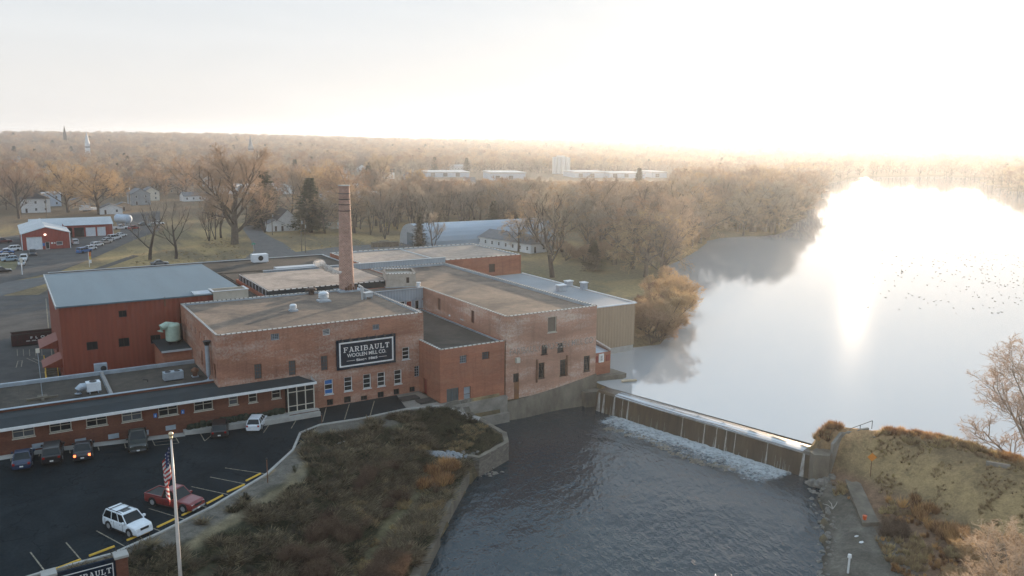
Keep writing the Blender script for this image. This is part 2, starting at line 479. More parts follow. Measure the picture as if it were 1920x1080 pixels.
SHORE = [(77.1, 56.0), (75.4, 54.4), (73.3, 52.9), (70.6, 50.0), (67.2, 47.2), (63.4, 44.5), (59.6, 42.4), (50, 36), (40, 24), (30, 0), (22, -20)]
RIDGE = [(80.8, 56.8), (83.5, 53.6), (86.3, 51.0), (88.2, 47.0), (88.6, 42.3), (88.8, 36.5), (88, 20), (86, 0), (84, -20)]
LAKE = [(73.2, 86.5), (73.4, 93), (77.0, 93.6), (77, 104), (90.7, 104), (90.7, 106)] + [tuple(G(x, y, ZL)[:2]) for x, y in
        [(1195, 652), (1240, 645), (1272, 605), (1276, 550), (1262, 515), (1245, 500), (1275, 490), (1310, 470), (1335, 448), (1380, 444), (1432, 445), (1466, 438), (1500, 420), (1526, 392), (1542, 366), (1554, 345), (1600, 332), (1750, 330), (1830, 335), (1850, 345), (1920, 365)]] + \
       [(760, 160), (500, 60), (200, 0), (110, -10), (93, -10), (92, 20), (92, 36), (92, 44), (91, 48.5), (88, 53.5), (85, 57.6), (81.5, 59.3), (79.6, 58.6), (79.2, 57.2)]

def seg_dist(x, y, A, B):
    ax, ay = A; bx, by = B; dx, dy = bx-ax, by-ay
    t = np.clip(((x-ax)*dx+(y-ay)*dy)/(dx*dx+dy*dy+1e-9), 0, 1)
    return np.hypot(x-ax-t*dx, y-ay-t*dy)

def line_dist(x, y, P):
    d = np.full(np.shape(x), 1e9)
    for a, b in zip(P[:-1], P[1:]): d = np.minimum(d, seg_dist(x, y, a, b))
    return d

def sdf(x, y, P):
    """positive inside the polygon"""
    d = line_dist(x, y, list(P)+[P[0]])
    ins = np.zeros(np.shape(x), bool)
    n = len(P)
    for i in range(n):
        x0, y0 = P[i]; x1, y1 = P[(i+1) % n]
        if y0 == y1: continue
        c = ((y0 > y) != (y1 > y)) & (x < (x1-x0)*(y-y0)/(y1-y0)+x0)
        ins ^= c
    return np.where(ins, d, -d)

def sm(t):
    t = np.clip(t, 0, 1); return t*t*(3-2*t)

def hash2(ix, iy, s=0):
    v = np.sin(ix*127.1+iy*311.7+s*74.7)*43758.5453
    return v-np.floor(v)

def vnoise(x, y, s=0):
    ix, iy = np.floor(x), np.floor(y); fx, fy = x-ix, y-iy
    fx = fx*fx*(3-2*fx); fy = fy*fy*(3-2*fy)
    a = hash2(ix, iy, s); b = hash2(ix+1, iy, s); c = hash2(ix, iy+1, s); d = hash2(ix+1, iy+1, s)
    return a+(b-a)*fx+(c-a)*fy+(a-b-c+d)*fx*fy

def fbm(x, y, s=0, o=4):
    r = 0; a = .5
    for i in range(o):
        r = r+a*vnoise(x, y, s+i); x = x*2.03+11.3; y = y*2.03+7.1; a *= .5
    return r

BANK = [tuple(p) for p in KERB]+[(51.2, 91.5)]+RIM[1:]+[(-30, 0), (-30, 66)]
RHILL = list(SHORE)+list(reversed([(95, 58)]+[(95, 50), (95, 20), (95, -20)]))+[(80, 59)]
RHILL = [(77.6, 57.2)]+SHORE+[(95, -20), (95, 20), (95, 50), (86, 58.5), (80, 59)]

def hf(x, y):
    x = np.asarray(x, float); y = np.asarray(y, float)
    r = np.hypot(x, y)
    h = np.zeros(x.shape)
    # gentle rise of the parking strip towards the office's west end
    h = h+1.1*sm((24-x)/26)*sm((y-86)/9)*sm((118-y)/10)
    # far ridges
    h = h+27*sm((r-900)/1900)*(1+.18*np.sin(np.arctan2(y, x)*9+1.3))+2.2*(fbm(x/300, y/300, 3)-.5)*sm((r-450)/600)
    h = h+.25*(fbm(x/12, y/12, 5)-.5)*sm((r-420)/60)
    # left bank between kerb and river wall
    sb = sdf(x, y, BANK)
    dk = line_dist(x, y, KERB); dr = line_dist(x, y, RIM)
    t = dk/(dk+dr+1e-6)
    zr = -1.8-.7*sm((82-y)/8)
    hb = np.where(t < .12, -.15*t/.12, -.15+(zr+.15)*sm((t-.12)/.75))
    hb = hb+.35*(fbm(x/3.5, y/3.5, 2)-.47)*sm(dk/2.5)*sm(dr/2)
    srr = sdf(x, y, RIVER)
    bkm = (sb > 0) | ((dr < 1.6) & (srr <= 0) & (y < 92) & (x < 53))
    h = np.where(bkm, hb, h)
    # right bank
    sh = sdf(x, y, RHILL)
    ds = line_dist(x, y, SHORE); dg = line_dist(x, y, RIDGE)
    inner = sdf(x, y, [(77.4, 57)]+RIDGE+[(22, -20)]+list(reversed(SHORE)))
    t = ds/(ds+dg+1e-6)
    hr = -3.9+.9*sm(t/.16)+4.9*sm((t-.36)/.56)
    hr = np.where(inner > 0, hr, 1.9-2.9*sm(dg/3.2))
    hr = hr+.22*(fbm(x/2.2, y/2.2, 8)-.47)
    hillm = (sh > 0) | ((ds < 2.5) & (srr <= 0) & (x > 50) & (y < 57.6))
    h = np.where(hillm, hr, h)
    # water bodies
    sl = sdf(x, y, LAKE)
    h = np.where(sl > 0, np.minimum(-1.0-np.clip(sl*.5, 0, 2), -.9), np.where(hillm, h, np.where(bkm, h, np.minimum(h, -.85+np.maximum(-sl-.3, 0)*.35))))
    sr = sdf(x, y, RIVER)
    h = np.where(sr > 0, np.minimum(h, -4.1-np.clip(sr*.45, 0, 2.2)), h)
    h = np.where((x > 50) & (y < 56.5) & (ds < 2.2), np.minimum(h, -3.3), h)
    return h


def axis(lo, hi, step, far, g):
    a = list(np.arange(lo, hi+.01, step)); s = step
    while a[-1] < far: s *= g; a.append(a[-1]+s)
    s = step
    while a[0] > -far: s *= g; a.insert(0, a[0]-s)
    return np.array(a)
gx = axis(-6, 96, .75, 6500, 1.075)
gy = axis(30, 118, .75, 6500, 1.06)
XX, YY = np.meshgrid(gx, gy)
ZZ = hf(XX, YY)
def hz(x, y):
    i = int(min(max(np.searchsorted(gx, x)-1, 0), len(gx)-2)); j = int(min(max(np.searchsorted(gy, y)-1, 0), len(gy)-2))
    u = (x-gx[i])/(gx[i+1]-gx[i]); v = (y-gy[j])/(gy[j+1]-gy[j])
    return float(ZZ[j, i]*(1-u)*(1-v)+ZZ[j, i+1]*u*(1-v)+ZZ[j+1, i]*(1-u)*v+ZZ[j+1, i+1]*u*v)

def lerp3(a, b, t): return a+(b-a)*t[..., None]
def ground_colour(X, Y):
    r = np.hypot(X, Y)
    n1 = fbm(X/9, Y/9, 1); n2 = fbm(X/2.1, Y/2.1, 4); n3 = fbm(X/40, Y/40, 6)
    C = lambda *c: np.array(c, float)
    col = np.zeros(X.shape+(3,))+C(.19, .148, .088)
    col = lerp3(col, C(.38, .275, .13), sm((n1-.42)*7)*.85)  # tan patches put sunlit streaks into the grass colour
    col = lerp3(col, C(.13, .118, .065), sm((n3-.45)*5)*.6)
    # far under-storey litter
    col = lerp3(col, C(.17, .125, .08), sm((r-330)/80))
    # left bank
    sb = sdf(X, Y, BANK); dk = line_dist(X, Y, KERB); dr = line_dist(X, Y, RIM)
    bank = np.zeros_like(col)+C(.045, .045, .028)
    bank = lerp3(bank, C(.075, .07, .045), sm((n2-.42)*5))
    g = C(.19, .175, .15)
    wig = dk+3.2*(n1-.5)*2+1.2*(n2-.5)
    bank = lerp3(bank, g*(.8), sm((3.4-wig)/1.2)*sm((Y-66)/4))
    # worn track running down the bank
    track = [(51, 88), (43.5, 81), (36, 74.5), (29.5, 68.5), (22, 60)]
    dt = line_dist(X, Y, track)
    bank = lerp3(bank, C(.17, .15, .085), sm((1.5-dt-.8*(n2-.5))/.9)*.8)
    tr2 = [(27.5, 84), (22, 77.2), (14.5, 72.0), (7, 66)]
    d2 = line_dist(X, Y, tr2)
    bank = lerp3(bank, C(.23, .19, .12), sm((.9-d2-1.2*(n2-.5))/.6)*.8)
    # green platform by the stone wall
    pl = sdf(X, Y, [(44, 91), (51, 91), (51, 82), (49, 80), (45, 79), (41, 84)])
    bank = lerp3(bank, C(.085, .095, .045), sm(pl/2))
    bank = lerp3(bank, C(.05, .045, .032), sm((1.2-dr)/.8)*.6)
    col = np.where((sb > 0)[..., None], bank, col)
    # right bank
    sh = sdf(X, Y, RHILL); ds = line_dist(X, Y, SHORE); dg = line_dist(X, Y, RIDGE); t = ds/(ds+dg+1e-6)
    rb = np.zeros_like(col)+C(.15, .14, .12)
    rb = lerp3(rb, C(.10, .095, .08), sm((n2-.4)*4))
    rb = lerp3(rb, C(.20, .125, .08), sm((t-.22-.12*(n1-.5))/.10))
    rb = lerp3(rb, C(.215, .155, .085), sm((t-.44-.10*(n1-.5))/.08))
    rb = lerp3(rb, C(.38, .27, .13), sm((n1-.45)*5)*sm((t-.5)/.1)*.7)
    rb = lerp3(rb, C(.40, .25, .13), sm((1.7-dg-.8*(n2-.5))/.8))
    rb = lerp3(rb, C(.06, .055, .045), sm((.9-ds)/.7))
    col = np.where((sh > 0)[..., None], rb, col)
    # apron yard round the mill
    ya = sdf(X, Y, [(43, 92.5), (48, 91.5), (52, 90.8), (52, 93), (48, 99), (43, 99)])
    col = lerp3(col, C(.13, .12, .10), sm(ya/.5+.5))
    # river and lake bed
    sr = sdf(X, Y, RIVER); sl = sdf(X, Y, LAKE)
    w = np.maximum(sr, sl)
    col = lerp3(col, C(.035, .03, .02), sm(w/.6))
    return col

VC = ground_colour(XX, YY)
def grid_mesh(name, XX, YY, ZZ, col, mat, kind='structure'):
    ny, nx = XX.shape
    v = np.stack([XX, YY, ZZ], -1).reshape(-1, 3)
    i = np.arange(ny*nx).reshape(ny, nx)
    f = np.stack([i[:-1, :-1], i[:-1, 1:], i[1:, 1:], i[1:, :-1]], -1).reshape(-1, 4)
    me = bpy.data.meshes.new(name)
    me.vertices.add(len(v)); me.vertices.foreach_set('co', v.ravel())
    me.loops.add(f.size); me.loops.foreach_set('vertex_index', f.ravel().astype(np.int32))
    me.polygons.add(len(f)); me.polygons.foreach_set('loop_start', np.arange(0, f.size, 4, dtype=np.int32))
    me.polygons.foreach_set('loop_total', np.full(len(f), 4, np.int32))
    me.polygons.foreach_set('use_smooth', np.ones(len(f), bool))
    me.update(calc_edges=True)
    if col is not None:
        a = me.color_attributes.new('Col', 'FLOAT_COLOR', 'POINT')
        c = np.concatenate([col.reshape(-1, 3), np.ones((len(v), 1))], 1)
        a.data.foreach_set('color', c.astype(np.float32).ravel())
    me.materials.append(mat)
    o = bpy.data.objects.new(name, me); COL.objects.link(o)
    if kind: o['kind'] = kind
    return o

def ground_mat():
    m, N, L, b = nt('ground_cover')
    at = N.new('ShaderNodeAttribute'); at.attribute_name = 'Col'
    v = coords(N, L)
    n = noise(N, L, v, .9, 9, .75, .3)
    n2 = noise(N, L, v, 5, 5, .7)
    c = mixc(N, L, 1.0, at.outputs['Color'], ramp(N, L, n, [(.3, (.55, .55, .55)), (.7, (1.4, 1.35, 1.3))]), 'MULTIPLY')
    c = mixc(N, L, 1.0, c, ramp(N, L, n2, [(.3, (.75, .75, .75)), (.7, (1.2, 1.2, 1.2))]), 'MULTIPLY')
    L.new(c, b.inputs['Base Color']); b.inputs['Roughness'].default_value = .95; b.inputs['Specular IOR Level'].default_value = .1
    bump(N, L, b, n, .7, .25)
    return m
GROUND = ground_mat()
grid_mesh('ground', XX, YY, ZZ, VC, GROUND)

# ------------------------------------------------------------------ water
def watermat(name, base, rough, waves, tint=None):
    m, N, L, b = nt(name)
    b.inputs['Base Color'].default_value = base+(1,)
    b.inputs['Roughness'].default_value = rough
    b.inputs['IOR'].default_value = 1.33
    b.inputs['Specular IOR Level'].default_value = .5
    prev = None
    for (sc, st, ds, stretch, rot) in waves:
        tc = N.new('ShaderNodeTexCoord'); mp = N.new('ShaderNodeMapping')
        mp.vector_type = 'TEXTURE'; mp.inputs['Scale'].default_value = tuple(1/s for s in stretch); mp.inputs['Rotation'].default_value = (0, 0, rot)
        L.new(tc.outputs['Object'], mp.inputs[0])
        n = noise(N, L, mp.outputs[0], sc, 2, .5, .25)
        bp = N.new('ShaderNodeBump'); bp.inputs['Strength'].default_value = st; bp.inputs['Distance'].default_value = ds
        L.new(n, bp.inputs['Height'])
        if prev is not None: L.new(prev, bp.inputs['Normal'])
        prev = bp.outputs[0]
    L.new(prev, b.inputs['Normal'])
    return m
RIVERM = watermat('rippled_river_water', (.017, .030, .038), .04, [(.09, .5, 1.0, (1, 1, 1), 0), (.5, .6, .25, (.5, 1, 1), .5), (1.8, 1, .11, (.45, 1, 1), 1.0), (5, .9, .045, (.6, 1, 1), 1.3)])
LAKEM = watermat('calm_lake_water', (.44, .445, .44), .045, [(.5, .25, .02, (1, .5, 1), .6), (3.0, .25, .005, (1, .6, 1), .6)])  # whitish body colour stands in for veiling glare over the water
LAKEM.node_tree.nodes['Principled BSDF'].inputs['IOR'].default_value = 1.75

def poly_obj(name, pts, z, mat, kind='structure', hole=None):
    b = MB(); P = list(pts)
    ar = sum(P[i][0]*P[(i+1) % len(P)][1]-P[(i+1) % len(P)][0]*P[i][1] for i in range(len(P)))
    if ar < 0: P.reverse()
    b.poly([(p[0], p[1], z) for p in P])
    o = b.build(name, mat)
    bm_tri(o)
    if kind: o['kind'] = kind
    return o
def bm_tri(o):
    import bmesh
    bm = bmesh.new(); bm.from_mesh(o.data); bmesh.ops.triangulate(bm, faces=bm.faces[:]); bm.to_mesh(o.data); bm.free()

poly_obj('river', [(-40, -30), (-20, 5), (0, 40), (27, 64), (43, 80), (47.0, 82), (49, 92.9), (72.9, 92.9), (72.6, 88.6), (79.6, 57), (80, 50), (70, 40), (62, 20), (52, -30)], ZR, RIVERM)
# lake sheet: large, dips below the banks' terrain everywhere but in the lake itself
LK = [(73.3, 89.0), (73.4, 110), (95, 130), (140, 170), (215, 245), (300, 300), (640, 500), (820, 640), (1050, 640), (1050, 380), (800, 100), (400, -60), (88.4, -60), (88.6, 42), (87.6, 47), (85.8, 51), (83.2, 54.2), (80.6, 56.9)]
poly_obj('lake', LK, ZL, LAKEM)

# ------------------------------------------------------------------ asphalt, roads, kerb, markings
def sheet(name, pts, mat, lift=.03, step=None, kind='structure', label=None):
    """a sheet laid over the terrain, following it"""
    if step is None:
        return poly_obj(name, pts, lift, mat, kind)
    import bmesh
    bm = bmesh.new()
    P = list(pts)
    ar = sum(P[i][0]*P[(i+1) % len(P)][1]-P[(i+1) % len(P)][0]*P[i][1] for i in range(len(P)))
    if ar < 0: P.reverse()
    f = bm.faces.new([bm.verts.new((p[0], p[1], 0)) for p in P])
    bmesh.ops.triangulate(bm, faces=[f])
    xs = [p[0] for p in P]; ys = [p[1] for p in P]
    for ax, lo, hi in ((0, min(xs), max(xs)), (1, min(ys), max(ys))):
        c = lo+step
        while c < hi:
            no = (1, 0, 0) if ax == 0 else (0, 1, 0); co = (c, 0, 0) if ax == 0 else (0, c, 0)
            bmesh.ops.bisect_plane(bm, geom=bm.verts[:]+bm.edges[:]+bm.faces[:], plane_co=co, plane_no=no)
            c += step
    me = bpy.data.meshes.new(name); bm.to_mesh(me); bm.free()
    co = np.empty(len(me.vertices)*3); me.vertices.foreach_get('co', co); co = co.reshape(-1, 3)
    co[:, 2] = hf(co[:, 0], co[:, 1])+lift
    me.vertices.foreach_set('co', co.ravel()); me.materials.append(mat); me.update()
    o = bpy.data.objects.new(name, me); COL.objects.link(o)
    if kind: o['kind'] = kind
    return o

def off_line(P, d):
    out = []
    for i, p in enumerate(P):
        a = Vector(P[max(i-1, 0)]); b = Vector(P[min(i+1, len(P)-1)])
        t = (b-a).normalized(); out.append((p[0]-t.y*d, p[1]+t.x*d))
    return out
KS = []
for (a, b) in zip(KERB[:-1], KERB[1:]):
    n = max(2, int((Vector(b)-Vector(a)).length/1.0))
    for i in range(n): KS.append(tuple(Vector(a).lerp(Vector(b), i/n)))
KS.append(KERB[-1])
lot_poly = off_line(KERB, .12)
sheet('parking_lot', lot_poly+[(46.5, 95.5), (43.8, 98.9), (32.2, 98.9), (32.2, 96.2), (-12, 96.2), (-14, 90)], ASPH, .03, 2.0)
kb = MB()
A = off_line(KS, .14); B = off_line(KS, -.14)
for i in range(len(KS)-1):
    z = .13
    kb.quad((*A[i], z), (*B[i], z), (*B[i+1], z), (*A[i+1], z))
    kb.quad((*A[i], -.1), (*A[i], z), (*A[i+1], z), (*A[i+1], -.1))
    kb.quad((*B[i], z), (*B[i], -.6), (*B[i+1], -.6), (*B[i+1], z))
kb.f = [tuple(reversed(f)) for f in kb.f]
tag(kb.build('kerb', CONC_L), kind='structure')

def strip(b, a, c, w, lift=.036):
    a = Vector(a[:2]); c = Vector(c[:2]); t = (c-a).normalized(); n = Vector((-t.y, t.x))*w/2
    k = max(1, int((c-a).length/1.5))
    for i in range(k):
        p = a.lerp(c, i/k); q = a.lerp(c, (i+1)/k)
        pts = [p-n, q-n, q+n, p+n]
        b.poly([(v.x, v.y, hz(v.x, v.y)+lift+.006) for v in pts])
mk = MB()
for a, c in [((57, 1036), (86, 1074)), ((124, 1018), (155, 1054)), ((181, 996), (234, 1025)), ((279, 954), (345, 974)), ((280, 989), (300, 996)), ((359, 913), (428, 928)), ((394, 895), (460, 908)), ((422, 878), (498, 889)), ((376, 948), (387, 952)),
             ((22, 884), (25, 862)), ((75, 874), (80, 848)), ((133, 866), (129, 843)), ((187, 858), (181, 838)), ((237, 851), (230, 828)),
             ((612, 764), (605, 791)), ((655, 758), (646, 787)), ((702, 752), (694, 780)), ((562, 777), (546, 804)), ((514, 783), (494, 812))]:
    strip(mk, G(*a), G(*c), .11)
hx = [(281, 822), (291, 843), (336, 836), (322, 812)]
for i in range(4): strip(mk, G(*hx[i]), G(*hx[(i+1) % 4]), .1)
for k in range(1, 4): strip(mk, G(281+k*3, 822+k*5), G(322+k*3.6, 812+k*6), .09)
hx = [(371, 807), (384, 830), (404, 812)]
for i in range(2): strip(mk, G(*hx[i]), G(*hx[i+1]), .1)
strip(mk, G(376, 815), G(398, 808), .09)
tag(mk.build('road_marking', LINE), kind='structure')

# wheel stops
ws = None
for k, (a, c) in enumerate([((104, 1069), (148, 1052)), ((170, 1043), (212, 1027)), ((240, 1014), (278, 998)), ((297, 989), (329, 974)), ((345, 966), (371, 953)), ((389, 945), (416, 931)), ((428, 923), (456, 911)), ((463, 902), (487, 890))]):
    p, q = G(*a), G(*c); mid = (p+q)/2; d = q-p; ang = math.atan2(d.y, d.x)
    b = MB(); L_ = 2.1
    b.poly([(-L_/2, -.09, 0), (-L_/2, .09, 0), (-L_/2, .055, .13), (-L_/2, -.055, .13)])
    b.poly([(L_/2, .09, 0), (L_/2, -.09, 0), (L_/2, -.055, .13), (L_/2, .055, .13)])
    b.quad((-L_/2, -.055, .13), (L_/2, -.055, .13), (L_/2, .055, .13), (-L_/2, .055, .13))
    b.quad((-L_/2, -.09, 0), (L_/2, -.09, 0), (L_/2, -.055, .13), (-L_/2, -.055, .13))
    b.quad((-L_/2, .055, .13), (L_/2, .055, .13), (L_/2, .09, 0), (-L_/2, .09, 0))
    if ws is None:
        ws = b.build('wheel_stop', YEL); o = ws
    else:
        o = ws.copy(); COL.objects.link(o)
    o.location = (mid.x, mid.y, .035); o.rotation_euler = (0, 0, ang)
    where = ['just left of the monument sign top', 'behind the monument sign right pillar', 'under the nose of the white sport utility', 'between the white sport utility and the red pickup', 'under the nose of the red pickup', 'first one up the kerb beyond the red pickup', 'second one up the kerb beyond the red pickup', 'topmost of the row, nearest the kerb bend'][k]
    tag(o, 'yellow concrete wheel stop '+where, 'wheel stop', 'yellow wheel stops along the kerb')

# roads and yards of the town side
def gp(pts, z=0): return [tuple(G(x, y, z)[:2]) for x, y in pts]
sheet('street', gp([(-400, 640), (0, 556), (95, 530), (300, 507), (460, 497), (640, 478), (760, 466), (900, 450), (1000, 440), (1000, 436), (820, 452), (640, 462), (560, 472), (460, 484), (300, 498), (170, 508), (0, 530), (-400, 600)]), ROAD, .04)
sheet('side_road', gp([(455, 488), (560, 477), (530, 455), (512, 447), (494, 436), (488, 422), (497, 408), (520, 396), (500, 392), (480, 402), (462, 415), (452, 425), (470, 450), (478, 470)]), ROAD, .05)
sheet('shop_yard', gp([(-60, 545), (115, 508), (190, 478), (240, 455), (300, 432), (300, 395), (230, 400), (225, 440), (130, 446), (130, 462), (40, 470), (40, 440), (-60, 455)]), ASPH_O, .045)
sheet('shop_verge', gp([(-60, 500), (0, 489), (40, 487), (28, 506), (-60, 522)]), M('verge_grass', (.19, .15, .07), (.09, .09, .04), scale=.3, rough=.95), .06)
sheet('mill_yard', [(-60, 118), (5.45, 115), (5.45, 152), (14, 168), (14, 200), (7, 204), (-8, 210), (-60, 200)], ASPH_O, .03, 4)
ym = MB()
for k in range(5):
    x0 = 32+k*11.5
    strip(ym, G(x0, 655), G(x0+1, 668), .1)
for a, c in [((70, 700), (103, 697)), ((32, 678), (44, 676)), ((62, 672), (88, 684)), ((86, 560), (93, 640)), ((96, 655), (103, 712)), ((30, 690), (34, 677)), ((40, 688), (42, 676)), ((50, 672), (72, 682))]:
    strip(ym, G(*a), G(*c), .14)
for k in range(9):
    strip(ym, G(45-k*.6+18, 585+k*8), G(80, 583+k*8), .07)
tag(ym.build('yard_marking', LINE), kind='structure')
tag(sheet('rail_track', gp([(-20, 632), (60, 560), (130, 520), (250, 478), (262, 480), (140, 523), (75, 562), (0, 634)]), M('track_ballast', (.085, .07, .052), (.05, .042, .032), scale=.6, rough=.95), .02), kind='structure')
# ------------------------------------------------------------------ wall with real openings
def wall(b, P0, P1, z0, z1, holes=(), depth=.22, back=None):
    """vertical wall from P0 to P1 (outside is on the right-hand side going P0->P1), holes (u0,u1,z0,z1)"""
    P0 = Vector(P0[:2]); P1 = Vector(P1[:2]); L = (P1-P0).length; d = (P1-P0)/L; n = Vector((d.y, -d.x))
    us = sorted({0, L, *[h[0] for h in holes], *[h[1] for h in holes]}); vs = sorted({z0, z1, *[h[2] for h in holes], *[h[3] for h in holes]})
    pt = lambda u, v, k=0: (P0.x+d.x*u-n.x*k, P0.y+d.y*u-n.y*k, v)
    for i in range(len(us)-1):
        for j in range(len(vs)-1):
            uc = (us[i]+us[i+1])/2; vc = (vs[j]+vs[j+1])/2
            if any(h[0] < uc < h[1] and h[2] < vc < h[3] for h in holes): continue
            b.quad(pt(us[i], vs[j]), pt(us[i+1], vs[j]), pt(us[i+1], vs[j+1]), pt(us[i], vs[j+1]))
    for (u0, u1, v0, v1) in holes:
        b.quad(pt(u0, v0), pt(u0, v0, depth), pt(u0, v1, depth), pt(u0, v1))
        b.quad(pt(u1, v0, depth), pt(u1, v0), pt(u1, v1), pt(u1, v1, depth))
        b.quad(pt(u0, v0), pt(u1, v0), pt(u1, v0, depth), pt(u0, v0, depth))
        b.quad(pt(u0, v1, depth), pt(u1, v1, depth), pt(u1, v1), pt(u0, v1))

def window(parent, P0, P1, h, depth=.22, nu=1, nv=2, frame=WHITE, pane=GLASS, fw=.07, sill=None, name='window', mullion=None):
    """frame in the opening with a pane as its own child"""
    P0 = Vector(P0[:2]); P1 = Vector(P1[:2]); d = (P1-P0).normalized(); n = Vector((d.y, -d.x))
    u0, u1, v0, v1 = h; m = mullion or fw*.7
    loc = parent.location if parent.get('_world') else Vector((0, 0, 0))
    Mx = Matrix(((d.x, n.x, 0), (d.y, n.y, 0), (0, 0, 1))).to_4x4()
    Mx.translation = Vector((P0.x, P0.y, 0))-(n*(depth-.04)).to_3d()-Vector((loc.x, loc.y, loc.z))
    b = MB(); t = .06
    b.box(u0, u0+fw, -t/2, t/2, v0, v1, Mx); b.box(u1-fw, u1, -t/2, t/2, v0, v1, Mx)
    b.box(u0+fw, u1-fw, -t/2, t/2, v0, v0+fw, Mx); b.box(u0+fw, u1-fw, -t/2, t/2, v1-fw, v1, Mx)
    for i in range(1, nu):
        u = u0+(u1-u0)*i/nu; b.box(u-m/2, u+m/2, -t/2+.005, t/2-.005, v0+fw, v1-fw, Mx)
    for j in range(1, nv):
        v = v0+(v1-v0)*j/nv; b.box(u0+fw, u1-fw, -t/2+.01, t/2-.01, v-m/2, v+m/2, Mx)
    if sill: b.box(u0-.08, u1+.08, -.02, depth+.04, v0-.09, v0, Mx)
    f = b.build(name, frame); f.parent = parent
    p = MB(); p.box(u0+.01, u1-.01, -t/2-.03, -t/2-.012, v0+.01, v1-.01, Mx)
    q = p.build('pane', pane); q.parent = f
    return f

def coping(b, bj, P0, P1, z, w=.30, tile=.62, h=.08):
    """clay coping: one continuous strip of tiles with raised darker joints"""
    P0 = Vector(P0[:2]); P1 = Vector(P1[:2]); L = (P1-P0).length; d = (P1-P0)/L; nrm = Vector((-d.y, d.x))
    k = max(1, round(L/tile)); s = L/k; rings = []
    def ring(u, ww, hh):
        n = len(b.v); p = P0+d*u
        for (o, zz) in ((-ww/2, 0), (-ww/2, hh), (ww/2, hh), (ww/2, 0)): b.v.append((p.x+nrm.x*o, p.y+nrm.y*o, z+zz))
        return n
    for i in range(k):
        rings += [(ring(i*s, w, h), 0), (ring(i*s+s*.72, w, h), 1), (ring(i*s+s*.74, w+.05, h+.04), 1), (ring(i*s+s*.98, w+.05, h+.04), 1)]
    rings.append((ring(L, w, h), 0))
    for (A, m), (B, _) in zip(rings[:-1], rings[1:]):
        for q in range(4):
            r = (q+1) % 4; b.f.append((A+q, B+q, B+r, A+r)); b.m.append(m)
    A = rings[0][0]; b.f.append((A, A+1, A+2, A+3)); b.m.append(0); A = rings[-1][0]; b.f.append((A+3, A+2, A+1, A)); b.m.append(0)

class Bld:
    def __init__(s, name, label, cat, rect, z0, z1, wallmat, roofmat, par=.35, group=None):
        s.x0, s.x1, s.y0, s.y1 = rect; s.z0 = z0; s.z1 = z1; s.wm = wallmat; s.rm = roofmat; s.par = par
        s.t = wthing(name, label, cat, ((s.x0+s.x1)/2, (s.y0+s.y1)/2, max(z0, 0)), group)
        s.h = {'f': [], 'l': [], 'r': [], 'b': []}
    def edge(s, k):
        return {'f': ((s.x0, s.y0), (s.x1, s.y0)), 'r': ((s.x1, s.y0), (s.x1, s.y1)), 'b': ((s.x1, s.y1), (s.x0, s.y1)), 'l': ((s.x0, s.y1), (s.x0, s.y0))}[k]
    def hole_px(s, k, x0, y0, x1, y1):
        """opening seen between two photo corners on the given side, in wall coordinates"""
        A, B = s.edge(k)
        if k in 'fb': p = onY(x0, y0, A[1]); q = onY(x1, y1, A[1]); u = sorted([abs(p.x-A[0]), abs(q.x-A[0])])
        else: p = onX(x0, y0, A[0]); q = onX(x1, y1, A[0]); u = sorted([abs(p.y-A[1]), abs(q.y-A[1])])
        v = sorted([p.z, q.z])
        return (round(u[0], 3), round(u[1], 3), round(v[0], 3), round(v[1], 3))
    def win(s, k, h, depth=.22, **kw):
        s.h[k].append((h, depth, kw)); return h
    def finish(s, cope=True, roof=True, tile=.62, cope_sides='frbl', parts=True):
        b = MB(); w = .3
        for k in 'frbl':
            A, B = s.edge(k)
            wall(b, A, B, s.z0, s.z1, [h for h, d, kw in s.h[k]], .22)
            for h, d, kw in s.h[k]:
                if kw.get('nm') == 'none': continue
                kw = dict(kw); window(s.t, A, B, h, .2, **kw)
        # parapet inside and top
        zi = s.z1-s.par
        X0, X1, Y0, Y1 = s.x0+w, s.x1-w, s.y0+w, s.y1-w
        b.mi = 1
        for a, c in (((X0, Y0), (X0, Y1)), ((X0, Y1), (X1, Y1)), ((X1, Y1), (X1, Y0)), ((X1, Y0), (X0, Y0))):
            b.quad((*a, zi), (*c, zi), (*c, s.z1), (*a, s.z1))
        b.mi = 0
        o = [(s.x0, s.y0), (s.x1, s.y0), (s.x1, s.y1), (s.x0, s.y1)]; i_ = [(X0, Y0), (X1, Y0), (X1, Y1), (X0, Y1)]
        for q in range(4):
            r = (q+1) % 4
            b.quad((*o[q], s.z1), (*o[r], s.z1), (*i_[r], s.z1), (*i_[q], s.z1))
        s.wall_o = b.build('wall', [s.wm, MET_B if s.par > .15 else s.rm], s.t)
        if roof:
            b = MB(); b.box(X0+.002, X1-.002, Y0+.002, Y1-.002, zi-.2, zi+.01); b.build('roof', s.rm, s.t)
        if cope:
            b = MB(); bj = MB()
            for k in cope_sides:
                A, B = s.edge(k); d = (Vector(B)-Vector(A)).normalized(); n = Vector((-d.y, d.x))*.15
                coping(b, bj, Vector(A)+n, Vector(B)+n, s.z1+.002, tile=tile)
            b.build('coping', [COPE, COPE_D], s.t)
        return s

